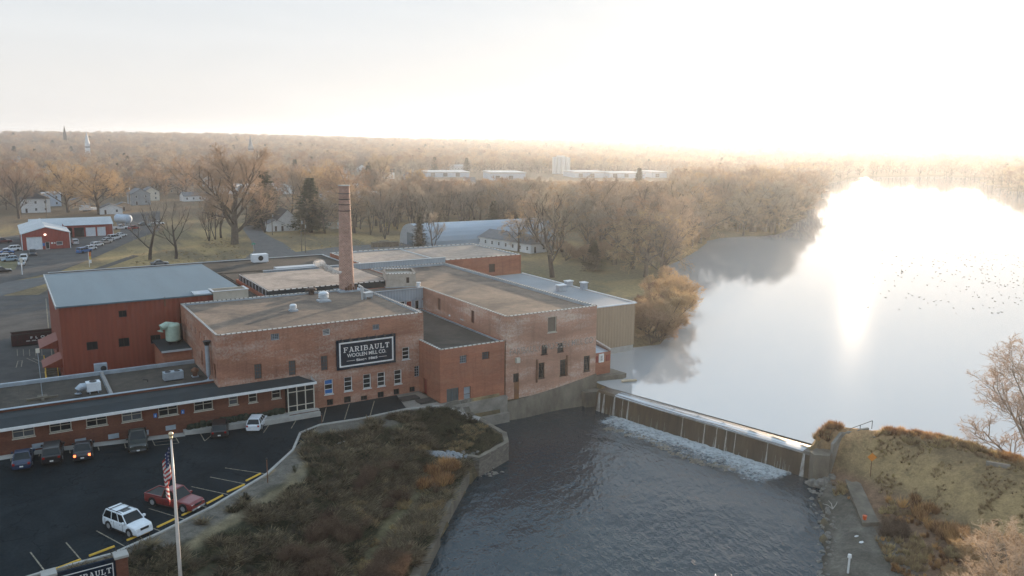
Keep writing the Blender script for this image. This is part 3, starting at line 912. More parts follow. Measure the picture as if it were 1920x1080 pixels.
# ------------------------------------------------------------------ sign building
sb_ = Bld('brick_mill_building', 'two storey weathered brick mill building carrying the big navy sign', 'building', (20.6, 48.1, 98.97, 121.2), -.3, 11.15, BRK_SIGN, GRAVEL, .24)
for (x0, y0, x1, y1) in ((608, 713, 625, 738), (645, 708, 661, 732), (680.5, 702.5, 696, 727), (707.5, 699, 722.5, 723), (739, 694.5, 753.5, 719), (754, 652, 768, 673)):
    h = sb_.hole_px('f', x0, y0, x1, y1)
    sb_.win('f', h, nu=1, nv=3, fw=.1, sill=True)
    if x0 == 608:
        for fa, fb in ((.04, .31), (.69, .96)):
            zz0 = h[2]+(h[3]-h[2])*fa; zz1 = h[2]+(h[3]-h[2])*fb; bb = MB(); bb.box(sb_.x0+h[0]+.11, sb_.x0+h[1]-.11, 98.97+.145, 98.97+.15, zz0, zz1); bb.build('blue_blind', BLUEP, sb_.t)
for (x0, y0, x1, y1) in ((476.5, 683.5, 491.5, 710), (541, 677, 555, 703), (601.5, 668, 615, 694)):
    sb_.win('f', sb_.hole_px('f', x0, y0, x1, y1), nu=3, nv=4, fw=.07, mullion=.035, frame=RUST, pane=GLASS_B)
sb_.win('f', sb_.hole_px('f', 777, 687, 786, 705.5), nu=2, nv=4, fw=.07, mullion=.05, frame=MET_B, pane=GLASS)
for (x0, y0, x1, y1) in ((507.5, 626.5, 524, 637), (605, 617.5, 619, 628), (698.5, 609, 711.5, 618)):
    sb_.win('f', sb_.hole_px('f', x0, y0, x1, y1), nu=4 if x0 != 605 else 1, nv=4, fw=.08, mullion=.03, frame=WHITE if x0 == 605 else MET_B, pane=GLASS_B)
for (x0, y0, x1, y1) in ((613, 749.5, 625, 759), (645, 744.5, 658, 754), (676.5, 743, 689, 749.5), (708, 735.5, 720, 744.5), (738, 730, 749, 739), (768, 726, 778, 734)):
    sb_.win('f', sb_.hole_px('f', x0, y0, x1, y1), nu=2, nv=1, fw=.06, frame=BLACK, pane=GLASS)
for k in range(7):
    y = 119.5-k*2.75
    sb_.win('l', (121.2-y-.4, 121.2-y+.4, 8.8, 9.7), nu=2, nv=2, fw=.08, frame=WHITE, pane=GLASS_B)
for y in (100.6, 104.0, 108.0):
    sb_.win('l', (121.2-y-.5, 121.2-y+.5, 5.3, 7.3), nu=2, nv=3, fw=.08, frame=RUST, pane=GLASS_B)
sb_.finish()

# text tools
def text_mesh(txt, size, bold=0.0, spacing=1.0):
    c = bpy.data.curves.new('lettering', 'FONT'); c.body = txt; c.size = size; c.offset = bold; c.align_x = 'CENTER'; c.align_y = 'CENTER'
    c.space_character = spacing; c.extrude = .004
    o = bpy.data.objects.new('lettering', c); COL.objects.link(o)
    dg = bpy.context.evaluated_depsgraph_get()
    me = bpy.data.meshes.new_from_object(o.evaluated_get(dg))
    bpy.data.objects.remove(o); bpy.data.curves.remove(c)
    return me

def scale_to(me, w, h, cx=0, cz=0):
    co = np.empty(len(me.vertices)*3); me.vertices.foreach_get('co', co); co = co.reshape(-1, 3)
    lo = co.min(0); hi = co.max(0)
    co[:, 0] = (co[:, 0]-(lo[0]+hi[0])/2)*w/(hi[0]-lo[0])+cx
    co[:, 1] = (co[:, 1]-(lo[1]+hi[1])/2)*h/(hi[1]-lo[1])+cz
    me.vertices.foreach_set('co', co.ravel()); me.update()
    return me

SLAB = {  # slab serif capitals in a 1 x 1 cell: strokes (x0,y0,x1,y1,width)
    'F': [(.25, 0, .25, 1, .2), (.02, .94, .95, .94, .12), (.9, 1, .9, .70, .1), (.25, .52, .68, .52, .12), (.68, .68, .68, .36, .09), (.02, .06, .5, .06, .12)],
    'A': [(.2, .06, .48, .96, .12), (.80, .06, .50, .96, .2), (.28, .34, .74, .34, .11), (0, .06, .36, .06, .12), (.6, .06, 1, .06, .12), (.3, .95, .55, .95, .12)],
    'R': [(.22, 0, .22, 1, .2), (0, .94, .62, .94, .12), (.2, .5, .62, .5, .12), (.62, .94, .80, .83, .15), (.80, .86, .80, .6, .17), (.80, .62, .62, .5, .15), (.5, .5, .82, .06, .18), (0, .06, .44, .06, .12), (.7, .06, 1, .06, .12)],
    'I': [(.5, 0, .5, 1, .24), (.18, .94, .82, .94, .12), (.18, .06, .82, .06, .12)],
    'B': [(.22, 0, .22, 1, .2), (0, .94, .62, .94, .12), (.2, .53, .66, .53, .12), (0, .06, .66, .06, .12), (.62, .94, .78, .84, .14), (.78, .86, .78, .66, .16), (.78, .68, .64, .53, .14), (.66, .53, .86, .42, .14), (.86, .44, .86, .18, .18), (.86, .2, .66, .06, .14)],
    'U': [(.22, 1, .22, .3, .2), (.8, 1, .8, .3, .13), (.22, .34, .36, .08, .17), (.36, .07, .66, .07, .13), (.66, .08, .8, .34, .13), (0, .94, .42, .94, .12), (.62, .94, 1, .94, .12)],
    'L': [(.28, 0, .28, 1, .2), (.05, .94, .52, .94, .12), (.05, .06, .9, .06, .12), (.86, 0, .86, .34, .12)],
    'T': [(.5, 0, .5, 1, .22), (.05, .94, .95, .94, .12), (.1, 1, .1, .7, .1), (.9, 1, .9, .7, .1), (.28, .06, .72, .06, .12)],
}
def slab_text(b, txt, w, h, cx, cz, y, Mx=None):
    adv = {'I': .62, 'A': 1.08}
    tot = sum(adv.get(c, 1.0) for c in txt)+.12*(len(txt)-1); u = w/tot; x = cx-w/2; k = 0
    for c in txt:
        a = adv.get(c, 1.0)*u
        for (x0, y0, x1, y1, t) in SLAB[c]:
            k += 1
            p = Vector((x+x0*a, y-.0006*k, cz-h/2+y0*h)); q = Vector((x+x1*a, y-.0006*k, cz-h/2+y1*h))
            tt = t*(u if abs(x1-x0) < abs(y1-y0) else h)
            d = (q-p).normalized(); n = Vector((-d.z, 0, d.x))*tt/2
            pts = [p-n, q-n, q+n, p+n]
            if Mx is not None: pts = [Mx @ v for v in pts]
            b.poly(pts)
        x += a+.12*u

def sign_panel(W, H, loc, rz, label, cat, name, border=.16, lamps=0, line2=.60, line3=.42):
    """navy board with white rule and three lines of lettering; local x along the board, -y faces out"""
    t = thing(name, label, cat, loc, rz)
    b = MB(); b.box(-W/2, W/2, -.1, .1, 0, H); b.build('board', NAVY, t)
    b = MB(); i = .34; bw = border
    for (x0, x1, z0, z1) in ((-W/2+i, W/2-i, i, i+bw), (-W/2+i, W/2-i, H-i-bw, H-i), (-W/2+i, -W/2+i+bw, i+bw, H-i-bw), (W/2-i-bw, W/2-i, i+bw, H-i-bw)):
        b.box(x0, x1, -.115, -.1005, z0, z1)
    b.build('border_rule', WHITE, t)
    b = MB(); slab_text(b, 'FARIBAULT', W*.78, H*.175, 0, H*.655, -.112); b.build('main_lettering', WHITE, t)
    R90 = Matrix.Rotation(math.pi/2, 4, 'X')
    me = scale_to(text_mesh('WOOLEN MILL CO.', 1, .012), W*.66, H*.125); me.transform(Matrix.Translation((0, -.108, H*.455)) @ R90)
    me.materials.clear(); me.materials.append(WHITE); o = bpy.data.objects.new('second_lettering', me); COL.objects.link(o); o.parent = t
    me = scale_to(text_mesh('Since 1865', 1, .03), W*.36, H*.085); me.transform(Matrix.Translation((0, -.108, H*.275)) @ R90)
    me.materials.clear(); me.materials.append(WHITE); o = bpy.data.objects.new('date_lettering', me); COL.objects.link(o); o.parent = t
    b = MB(); b.box(-W*.34, -W*.2, -.112, -.1, H*.268, H*.28); b.box(W*.2, W*.34, -.112, -.1, H*.268, H*.28); b.build('side_rule', WHITE, t)
    for k in range(lamps):
        x = -W/2+W*(k+.5)/lamps
        b = MB(); b.tube([(x, 0, H+.02), (x, -.35, H+.28), (x, -.62, H+.12)], .03, 6); b.tube([(x, -.58, H+.16), (x, -.74, H-.12)], [.06, .2], 10)
        b.build('sign_lamp', BLACK, t)
    return t
p0 = onY(630, 692, 98.97); p1 = onY(741, 638, 98.97)
sign_panel(8.33, 4.0, (39.63, 98.8, 4.75), 0, 'large navy and white lettered sign board mounted on the weathered brick wall', 'sign', 'wall_sign', border=.2, lamps=7)

# rooftop things on the sign building (roof level 10.8)
RZ1 = 10.92
def vent(name, loc, r, h, mat, label, kind=0):
    t = thing(name, label, 'roof vent', loc)
    b = MB(); b.box(-r*1.1, r*1.1, -r*1.1, r*1.1, 0, .22); b.build('curb', MET_B if mat is not DKBROWN else DKBROWN, t)
    b = MB(); b.cyl((0, 0), r*.62, .2, h*.62, 16); b.build('stack', mat, t)
    b = MB()
    for k in range(3):
        z = h*.38+k*h*.17
        b.tube([(0, 0, z), (0, 0, z+h*.06), (0, 0, z+h*.12)], [r*.95, r, r*.72], 16)
    b.tube([(0, 0, h*.86), (0, 0, h*.95), (0, 0, h)], [r*.9, r*.7, r*.1], 16)
    b.build('louvre_cap', mat, t, smooth=False)
    return t
g_ = G(607, 565, RZ1); vent('roof_vent', (g_.x, g_.y, RZ1), .78, 1.5, MET_W, 'larger white louvred mushroom vent in the middle of the sign building roof')
g_ = G(550, 583, RZ1); vent('roof_vent', (g_.x, g_.y, RZ1), .5, 1.0, MET_W, 'smaller white mushroom vent on the sign building roof, left of the bigger one')
g_ = G(584, 552, RZ1); g0 = g_
t = thing('roof_ventilator', 'dark brown hooded turbine vent on the sign building roof', 'roof vent', (g_.x, g_.y, RZ1))
b = MB(); b.cyl((0, 0), .42, 0, .6, 14); b.build('stack', DKBROWN, t)
b = MB(); b.tube([(0, 0, .55), (0, 0, .7), (0, 0, .95), (0, 0, 1.08)], [.5, .78, .74, .3], 16); b.build('hood', DKBROWN, t)
g_ = G(689, 560, RZ1)
t = thing('roof_unit', 'small boxy silver roof fan with hood beside the chimney foot', 'roof unit', (g_.x, g_.y, RZ1), .3)
b = MB(); b.box(-.7, .7, -.45, .45, .35, .9); b.box(-.8, .8, -.55, .55, .9, 1.0); b.build('housing', MET_LT, t)
for sx in (-.55, .55):
    b = MB(); b.box(sx-.05, sx+.05, -.4, .4, 0, .35); b.build('leg', MET_B, t)
b = MB(); b.tube([(-.9, .1, 0), (-.9, .1, 1.9), (-1.5, .1, 2.2)], .17, 10); b.cyl((-.9, .1), .28, 1.2, 1.6, 10); b.build('duct', MET_LT, t)

# chimney
cb = G(655, 546, RZ1); cx_, cy_ = cb.x, cb.y+1.1
t = wthing('brick_chimney', 'tall tapering round brick chimney with iron bands near its top', 'chimney', (cx_, cy_, RZ1))
def chim_mat():
    m, N, L, b = nt('chimney_brick')
    tc = N.new('ShaderNodeTexCoord'); sp = N.new('ShaderNodeSeparateXYZ'); L.new(tc.outputs['Object'], sp.inputs[0])
    at = N.new('ShaderNodeMath'); at.operation = 'ARCTAN2'; L.new(sp.outputs[1], at.inputs[0]); L.new(sp.outputs[0], at.inputs[1])
    cbn = N.new('ShaderNodeCombineXYZ'); L.new(at.outputs[0], cbn.inputs[0]); L.new(sp.outputs[2], cbn.inputs[1])
    br = N.new('ShaderNodeTexBrick'); br.inputs['Scale'].default_value = 1
    br.inputs['Brick Width'].default_value = .24; br.inputs['Row Height'].default_value = .2
    br.inputs['Mortar Size'].default_value = .022; br.inputs['Mortar Smooth'].default_value = .2
    br.inputs['Color1'].default_value = (.38, .20, .145, 1); br.inputs['Color2'].default_value = (.24, .12, .09, 1); br.inputs['Mortar'].default_value = (.58, .46, .38, 1)
    L.new(cbn.outputs[0], br.inputs['Vector'])
    n = noise(N, L, tc.outputs['Object'], .9, 5)
    L.new(mixc(N, L, 1.0, br.outputs[0], ramp(N, L, n, [(.3, (.75, .7, .68)), (.7, (1.15, 1.1, 1.1))]), 'MULTIPLY'), b.inputs['Base Color'])
    b.inputs['Roughness'].default_value = .9
    bump(N, L, b, br.outputs['Fac'], -.5, .02)
    return m
zt = 27.4; H = zt-RZ1
b = MB(); pts = [(0, 0, -.2), (0, 0, H*.5), (0, 0, H-.3), (0, 0, H)]; b.tube(pts, [1.22, 1.02, .84, .9], 32, cap=False)
b.tube([(0, 0, H), (0, 0, H-2.5)], [.62, .6], 24, cap=False)
for i in range(32):
    a0 = 2*math.pi*i/32; a1 = 2*math.pi*(i+1)/32
    b.quad((.62*math.cos(a0), .62*math.sin(a0), H), (.9*math.cos(a0), .9*math.sin(a0), H), (.9*math.cos(a1), .9*math.sin(a1), H), (.62*math.cos(a1), .62*math.sin(a1), H))
b.build('shaft', chim_mat(), t, off=(0, 0, 0))
for dz in (1.25, 2.1, 2.95, 3.9):
    rr = .84+.36*(dz/H)
    b = MB(); b.tube([(0, 0, H-dz), (0, 0, H-dz+.13)], rr+.05, 32, cap=False); b.build('iron_band', BLACK, t, off=(0, 0, 0))
b = MB(); b.tube([(0, 0, H), (0, 0, H+.12)], [.97, .93], 32); b.build('cap_rim', CONC_L, t, off=(0, 0, 0))
b = MB(); b.box(-1.9, 1.9, -1.9, 1.9, 0, .25); b.build('plinth', MET_B, t, off=(0, 0, 0))
b = MB()
for k in range(5): b.cyl((-.7+k*.42, -1.5-.1*(k % 2)), .16, .25, .7+.25*(k % 3), 8)
b.build('pipe_fittings', RUST, t, off=(0, 0, 0))
st = []
pp = G(600, 494, RZ1+1.5)

# ------------------------------------------------------------------ block in front of the light court
blk = Bld('brick_mill_annexe', 'lower orange-red brick annexe with a steel door, left of the faded brick mill', 'building', (47.4, 57.35, 92.56, 118.4), -.5, 7.35, BRK_RED, GRAVEL_D, .3)
blk.win('f', blk.hole_px('f', 862, 667.5, 875, 680), nu=3, nv=3, fw=.07, mullion=.03, frame=MET_B, pane=GLASS_B)
blk.win('f', blk.hole_px('f', 904, 660.5, 917.5, 673), nu=3, nv=3, fw=.07, mullion=.03, frame=RUST, pane=GLASS_B)
h = blk.hole_px('f', 837.5, 730, 860, 757); hd = (h[0], h[1], -.1, h[3]); blk.win('f', hd, nu=2, nv=1, fw=.1, frame=MET_GREY, pane=M('steel_door', (.09, .10, .10), (.06, .07, .07), rough=.6), name='door')
h = blk.hole_px('f', 869.5, 726, 883, 752); blk.win('f', h, nu=1, nv=2, fw=.09, frame=RUST, pane=MET_B)
hl = blk.hole_px('l', 792, 713, 801, 737); blk.win('l', (118.4-97.9, 118.4-96.6, 0, 2.3), nu=1, nv=1, fw=.1, frame=RUST, pane=REDP, name='door')
blk.finish(cope_sides='fl', tile=.7)
b = MB(); b.box(47.2, 57.5, 91.9, 92.5, -3.9, -.35); b.box(47.2, 57.5, 91.3, 91.9, -4.6, -2.6)
b.build('concrete_footing', CONC, blk.t)
for (x0, x1, y0, y1, z, lab) in ((50.5, 51.5, 116.2, 117.2, 7.06, 'grey box vent by the light court wall on the annexe roof'),):
    pass
g_ = G(872, 609, 7.06)
t = thing('roof_vent', 'grey box vent with a dark opening on the annexe roof', 'roof vent', (g_.x, g_.y, 7.06))
b = MB(); b.box(-.5, .5, -.4, .4, .0, .8); b.build('housing', MET_B, t); b = MB(); b.box(-.6, .6, -.5, .5, .8, .92); b.tube([(.2, -.2, .9), (.2, -.2, 1.25)], .2, 10); b.build('cap', MET_LT, t)
g_ = G(845, 600, 7.06)
t = thing('roof_vent', 'slim pale gooseneck pipe vent close under the tall red brick wall', 'roof vent', (g_.x, g_.y, 7.06))
b = MB(); b.cyl((0, 0), .2, 0, .7, 10); b.build('pipe', MET_B, t); b = MB(); b.tube([(0, 0, .65), (0, 0, .9)], [.34, .28], 10); b.build('hood', MET_W, t)

# ------------------------------------------------------------------ main faded mill
mn = Bld('faded_brick_mill', 'tall faded pink brick mill rising from the river at the dam', 'building', (57.6, 73.35, 92.56, 141.2), -1.2, 10.72, BRK_MAIN, GRAVEL, .42)
for (x0, y0, x1, y1, nv) in ((1027.5, 595, 1043.5, 622, 1), (1015.5, 647.5, 1026, 663.5, 2), (1045.5, 644, 1056.5, 659, 2), (1010, 681, 1020.5, 708, 4), (1050.5, 675, 1061, 703, 4), (1095, 668, 1105.5, 695, 4)):
    mn.win('f', mn.hole_px('f', x0, y0, x1, y1), nu=2 if nv == 4 else 1, nv=nv, fw=.1, mullion=.04, frame=DKBROWN if nv > 1 else CREAM, pane=GLASS if nv > 1 else M('boarded_window', (.18, .145, .11), (.14, .11, .085), rough=.8), sill=True)
h = mn.hole_px('f', 962.5, 701, 973, 716); mn.win('f', h, nu=1, nv=1, fw=.08, frame=DKBROWN, pane=GLASS)
for (x0, x1, y0, y1) in ((830, 836, 568, 582), (892, 897, 594, 612)):
    pass
for (ya, yb, za, zb) in ((112.3, 113.3, 8.0, 9.9), (101.5, 102.5, 8.0, 9.9)):
    mn.win('l', (141.2-yb, 141.2-ya, za, zb), nu=1, nv=2, fw=.1, frame=RUST, pane=M('dull_shutter', (.14, .06, .04), rough=.8))
mn.finish(tile=.66)
# battered concrete foot standing in the river
b = MB()
def batter(b, x0, x1, y, z_top0, z_top1, zb, out):
    n = 14
    for i in range(n):
        u0 = i/n; u1 = (i+1)/n
        xa = x0+(x1-x0)*u0; xb = x0+(x1-x0)*u1; ta = z_top0+(z_top1-z_top0)*u0**1.5; tb = z_top0+(z_top1-z_top0)*u1**1.5
        oa = out*(1+.25*math.sin(u0*9)); ob = out*(1+.25*math.sin(u1*9))
        b.quad((xa, y-oa, zb), (xb, y-ob, zb), (xb, y-.12, tb), (xa, y-.12, ta)); b.quad((xa, y-.12, ta), (xb, y-.12, tb), (xb, y+.2, tb), (xa, y+.2, ta))
    b.quad((x1, y-out, zb), (x1, y+.2, zb), (x1, y+.2, z_top1), (x1, y-.12, z_top1))
    b.quad((x0, y+.2, zb), (x0, y-out, zb), (x0, y-.12, z_top0), (x0, y+.2, z_top0))
batter(b, 57.5, 73.5, 92.56, -1.45, .35, -4.8, .95)
b.build('concrete_footing', CONC_D, mn.t)
for x, za, zb_ in ((1007, 674, 717), (1063.5, 666, 704)):
    P = onY(x, za, 92.5); Q = onY(x, zb_, 92.5)
    b = MB(); b.box(P.x-.13, P.x+.13, 92.40, 92.55, Q.z, P.z); b.build('rusty_rail', RUST, mn.t)
P = onY(969, 716, 92.5)
b = MB(); b.box(P.x-.42, P.x+.42, 92.545, 92.557, -1.3, P.z-.05); b.build('rust_stain_plate', M('rust_stained_brick', (.26, .12, .045), (.18, .085, .05), scale=1.2, rough=.9), mn.t)
b = MB(); b.box(P.x-.45, P.x+.45, 92.2, 92.55, 6.0-.55, 6.0-.1) if False else None
b = MB(); b.box(P.x-.3, P.x+.3, 92.1, 92.55, 4.05, 4.75); b.build('wall_box', CREAM, mn.t)
# faded painted lettering high on the mill
def ghost():
    m, N, L, bs = nt('faded_wall_lettering')
    bs.inputs['Base Color'].default_value = (.52, .44, .38, 1); bs.inputs['Roughness'].default_value = .95
    v = coords(N, L); n = noise(N, L, v, 2.6, 8, .8)
    tr = N.new('ShaderNodeBsdfTransparent'); ms = N.new('ShaderNodeMixShader'); out = [x for x in N if x.type == 'OUTPUT_MATERIAL'][0]
    L.new(ramp(N, L, n, [(.42, (0, 0, 0)), (.56, (.75, .75, .75))]), ms.inputs[0]); L.new(tr.outputs[0], ms.inputs[1]); L.new(bs.outputs[0], ms.inputs[2]); L.new(ms.outputs[0], out.inputs[0])
    return m
GH = ghost()
R90 = Matrix.Rotation(math.pi/2, 4, 'X')
for txt, w, h, x, z, nm in (('FARIBAULT WOOLEN MILL CO', 14.6, .95, 65.5, 4.75+.9, 'painted_lettering'),):
    me = scale_to(text_mesh(txt, 1, .02), w, h); me.transform(Matrix.Translation((x-mn.t.location.x, 92.548-mn.t.location.y, z-mn.t.location.z)) @ R90)
    me.materials.clear(); me.materials.append(GH); o = bpy.data.objects.new(nm, me); COL.objects.link(o); o.parent = mn.t

# west wing of the same roof level, behind the light court
wg = Bld('mill_back_wing', 'long gravel-roofed back wing between the chimney and the faded mill', 'building', (33.2, 57.55, 121.5, 141.2), 0, 10.74, BRK_RED, GRAVEL, .12)
wg.finish(cope=False)
# corner slab between chimney and light court
ct = wthing('light_court_wall', 'grey-blue ribbed metal court wall with a red door', 'wall', (53, 118.6, 7.1))
b = MB()
hs_ = []
def hpx(x0, y0, x1, y1, Y, X0):
    p = onY(x0, y0, Y); q = onY(x1, y1, Y); return (round(p.x-X0, 3), round(q.x-X0, 3), round(min(p.z, q.z), 3), round(max(p.z, q.z), 3))
hs_ = [hpx(748.5, 566, 760, 583, 118.5, 48.12), hpx(762, 565, 773.5, 584, 118.5, 48.12), hpx(778, 563, 787, 580, 118.5, 48.12), hpx(791.5, 559, 795, 563, 118.5, 48.12)]
wall(b, (48.12, 118.5), (57.55, 118.5), 7.1, 10.7, hs_)
b.quad((48.12, 118.5, 10.7), (57.55, 118.5, 10.7), (57.55, 121.5, 10.7), (48.12, 121.5, 10.7))
b.build('cladding', [RIB_BLUE], ct)
b = MB(); b.box(48.12, 57.5, 118.3, 118.62, 10.7, 10.8); b.build('flashing', MET_B, ct)
b = MB(); b.box(48.15, 57.5, 118.64, 121.48, 10.7, 10.72); b.build('roof', GRAVEL, ct)
window(ct, (48.12, 118.5), (57.55, 118.5), hs_[0], nu=1, nv=1, frame=WHITE, pane=GLASS, fw=.1)
window(ct, (48.12, 118.5), (57.55, 118.5), hs_[1], nu=1, nv=1, frame=WHITE, pane=REDP, fw=.1, name='door')
window(ct, (48.12, 118.5), (57.55, 118.5), hs_[2], nu=1, nv=1, frame=WHITE, pane=GLASS, fw=.12)
window(ct, (48.12, 118.5), (57.55, 118.5), hs_[3], nu=1, nv=1, frame=WHITE, pane=GLASS, fw=.05)
t = thing('roof_vent', 'small white pot vent at the corner of the light court', 'roof vent', (57.2, 119.4, 10.72)); b = MB(); b.cyl((0, 0), .3, 0, .65, 12); b.build('pot', MET_W, t); b = MB(); b.cyl((0, 0), .4, .65, .8, 12); b.build('rim', MET_W, t)

# concrete stair penthouse on the back wing
pz = 10.64
a = G(724, 540.5, pz); c = G(779.8, 538.6, pz)
t = thing('roof_penthouse', 'pale rendered concrete penthouse with crenellated tile edge on the mill roof', 'penthouse', (a.x, a.y, pz), math.atan2(c.y-a.y, c.x-a.x))
Lp = (c-a).length; hp = 2.3
b = MB(); wall(b, (0, 0), (Lp, 0), 0, hp, [(Lp*.68, Lp*.78, .75, 1.7)]); wall(b, (Lp, 0), (Lp, 5.5), 0, hp); wall(b, (Lp, 5.5), (0, 5.5), 0, hp); wall(b, (0, 5.5), (0, 0), 0, hp)
b.quad((0, 0, hp-.4), (Lp, 0, hp-.4), (Lp, 5.5, hp-.4), (0, 5.5, hp-.4))
b.build('wall', M('pale_render', (.46, .41, .35), (.34, .30, .25), scale=1.2, rough=.9), t)
b = MB(); b.box(Lp*.68, Lp*.78, .15, .2, .75, 1.7); b.build('window', DKBROWN, t)
b = MB(); bj = MB()
for A, B in (((0, .1), (Lp, .1)), ((Lp-.1, .1), (Lp-.1, 5.4)), ((Lp, 5.4), (0, 5.4)), ((.1, 5.4), (.1, .1))): coping(b, bj, A, B, hp+.002, .3, .5)
b.build('coping', [COPE, COPE_D], t)
b = MB(); b.box(-.15, Lp+.15, -.15, 5.6, 0, .18); b.build('flashing', MET_B, t)

# clerestory / raised roof west of the chimney
cl = wthing('raised_roof_monitor', 'raised flat gravel monitor roof with dark panelled sides behind the chimney', 'roof monitor', (42, 131, 10.6))
x0, x1, y0, y1 = 33.4, 53.6, 122.3, 140.0
b = MB(); b.box(x0, x1, y0, y1, 9.8, 11.66); b.build('dark_side', FELT, cl)
b = MB(); b.box(x0+.35, x1-.35, y0+.35, y1-.35, 11.66, 11.69); b.build('roof', GRAVEL_P, cl)
b = MB(); bj = MB()
for A, B in (((x0, y0+.1), (x1, y0+.1)), ((x0+.1, y0), (x0+.1, y1))): coping(b, bj, A, B, 11.664, .22, .9, .07)
b.build('coping', [COPE, DKBROWN], cl)
for k in range(9): b = MB(); b.box(x0-.06, x0-.002, y0+1+k*1.95, y0+1.3+k*1.95, 10.7, 11.6); b.build('side_bracket', MET_B, cl)
# pale metal back parapet
bp_ = wthing('metal_parapet', 'long pale blue-grey sheet metal parapet along the back of the mill roofs', 'parapet', (55, 141.5, 10.4))
b = MB(); b.box(38.0, 73.6, 141.3, 141.6, 10.0, 11.75); b.build('sheeting', RIB_BLUE, bp_)
b = MB(); b.box(37.9, 73.7, 141.2, 141.7, 11.75, 11.83); b.build('cap', MET_LT, bp_)
b = MB(); b.box(40.5, 49, 142.0, 144, 10.0, 11.95); b.build('skylight_strip', MET_LT, bp_)

# rear brick building with pale roof
rb_ = Bld('rear_brick_warehouse', 'low wide red brick warehouse with a pale dusty roof behind the mill', 'building', (57.6, 91.8, 141.9, 162.6), 0, 11.1, BRK_RED, GRAVEL_P, .2)
P = onY(916, 502, 141.9); 
h = rb_.hole_px('f', 917, 504, 928, 517.5); rb_.win('f', (h[0], h[1], 7.9, 9.6), nu=1, nv=1, fw=.08, frame=DKBROWN, pane=DKBROWN, name='door')
rb_.win('l', (162.6-150, 162.6-147.6, 10.0-1.7, 10.0), nu=1, nv=1, fw=.1, frame=WHITE, pane=MET_W, name='door')
rb_.finish(tile=1.2)
b = MB(); b.box(73.2, 73.5, 142.2, 162.3, 10.9, 11.02); b.build('roof_ridge_strip', MET_LT, rb_.t)

# dark low roofs to the north-west
dk = Bld('dark_roof_shed', 'long low black-roofed shed behind the red barn', 'building', (6.2, 57.5, 151.6, 166.5), 0, 10.3, GRAVEL_D, GRAVEL_D, .12)
dk.finish(cope=False)
dk2 = Bld('dark_roof_link', 'narrow black-roofed link between the red barn and the mill roofs', 'building', (29.9, 33.1, 121.6, 151.5), 0, 10.2, GRAVEL_D, GRAVEL_D, .1)
dk2.finish(cope=False)
b = MB(); b.box(57.0, 57.3, 151.7, 166.4, 10.3, 10.42); b.box(6.3, 57.4, 166.2, 166.45, 10.31, 10.43); b.build('roof_edge_strip', MET_LT, dk.t)
dk3 = Bld('flat_roof_link', 'flat dark felt roof between the monitor and the rear shed', 'building', (33.2, 57.5, 141.65, 151.5), 0, 10.25, GRAVEL_D, GRAVEL_D, .08); dk3.finish(cope=False)
g_ = G(487, 492, 10.2)
t = thing('roof_unit', 'pale box air handler with round dark fan alone on the black shed roof', 'roof unit', (g_.x, g_.y, 10.2))
b = MB(); b.box(-1.5, 1.5, -.9, .9, .2, 1.7); b.build('housing', MET_W, t); b = MB(); b.tube([(0, -.95, .95), (0, -.9, .95)], .5, 16); b.build('fan_opening', BLACK, t); b = MB(); b.box(-1.3, 1.3, -.7, .7, 0, .2); b.build('skid', MET_B, t)

# ------------------------------------------------------------------ tan corrugated building over the lake
tn = Bld('tan_metal_building', 'tan corrugated metal building with pale roof standing in the lake', 'building', (73.5, 90.7, 104, 139.8), .15, 7.5, RIB_TAN, MET_TN, .02)
tn.finish(cope=False)
b = MB(); b.box(73.4, 90.9, 103.8, 104.0, 7.42, 7.62); b.box(90.7, 90.95, 103.8, 139.9, 7.42, 7.62); b.build('eave_trim', MET_W, tn.t)
b = MB(); b.box(73.5, 90.6, 104.06, 139.7, -2.5, .14); b.build('concrete_base', CONC_L, tn.t)
for (x, y, w, hh, lab, kk) in ((1052, 545, 1.6, 1.0, 'wide white box vent on the pale metal roof, front of three', 0), (1066, 536, 1.3, .9, 'low white capped vent on the pale metal roof, rear of three', 1), (1094.5, 543, 1.0, 1.3, 'tall white box vent nearest the lake edge of the pale metal roof', 2)):
    g_ = G(x, y, 7.5)
    t = thing('roof_vent', lab, 'roof vent', (g_.x, g_.y, 7.5)); b = MB(); b.box(-w/2, w/2, -.5, .5, 0, hh); b.build('housing', MET_B, t); b = MB(); b.box(-w/2-.12, w/2+.12, -.62, .62, hh, hh+.14); b.build('cap', MET_W, t)

# annexe on the apron, right of the faded mill
an = wthing('small_brick_wing', 'small brick wing with framed poster on the concrete apron', 'building', (75.2, 96, 0))
b = MB(); wall(b, (73.4, 93.4), (76.9, 93.4), -.2, 3.2, []); wall(b, (76.9, 93.4), (76.9, 103.9), -.2, 3.4, []); b.build('wall', BRK_RED, an)
b = MB(); b.poly([(73.4, 93.42, 3.2), (76.6, 93.42, 3.2), (76.6, 103.9, 4.1), (73.4, 103.9, 4.1)]); b.build('roof', MET_B, an)
b = MB(); b.bar((76.75, 93.3, 3.45), (76.75, 98, 4.2), .35, .3); b.bar((76.75, 98, 4.75), (76.75, 103.9, 5.1), .35, .3)
b.quad((76.9, 93.4, 3.3), (76.9, 103.9, 3.3), (76.9, 103.9, 5.0), (76.9, 93.4, 3.4)); b.build('parapet', CONC_L, an)
for xx in (73.7, 76.0): b = MB(); b.box(xx, xx+.7, 93.3, 93.39, 1.75, 2.75); b.build('red_panel', REDP, an)
b = MB(); b.box(74.6, 75.5, 93.25, 93.38, 1.7, 3.0); b.build('poster_board', WHITE, an)
b = MB(); b.box(74.85, 75.25, 93.23, 93.248, 1.95, 2.75); b.build('poster_print', M('poster_ink', (.25, .22, .2), (.55, .5, .45), scale=5, rough=.7), an)
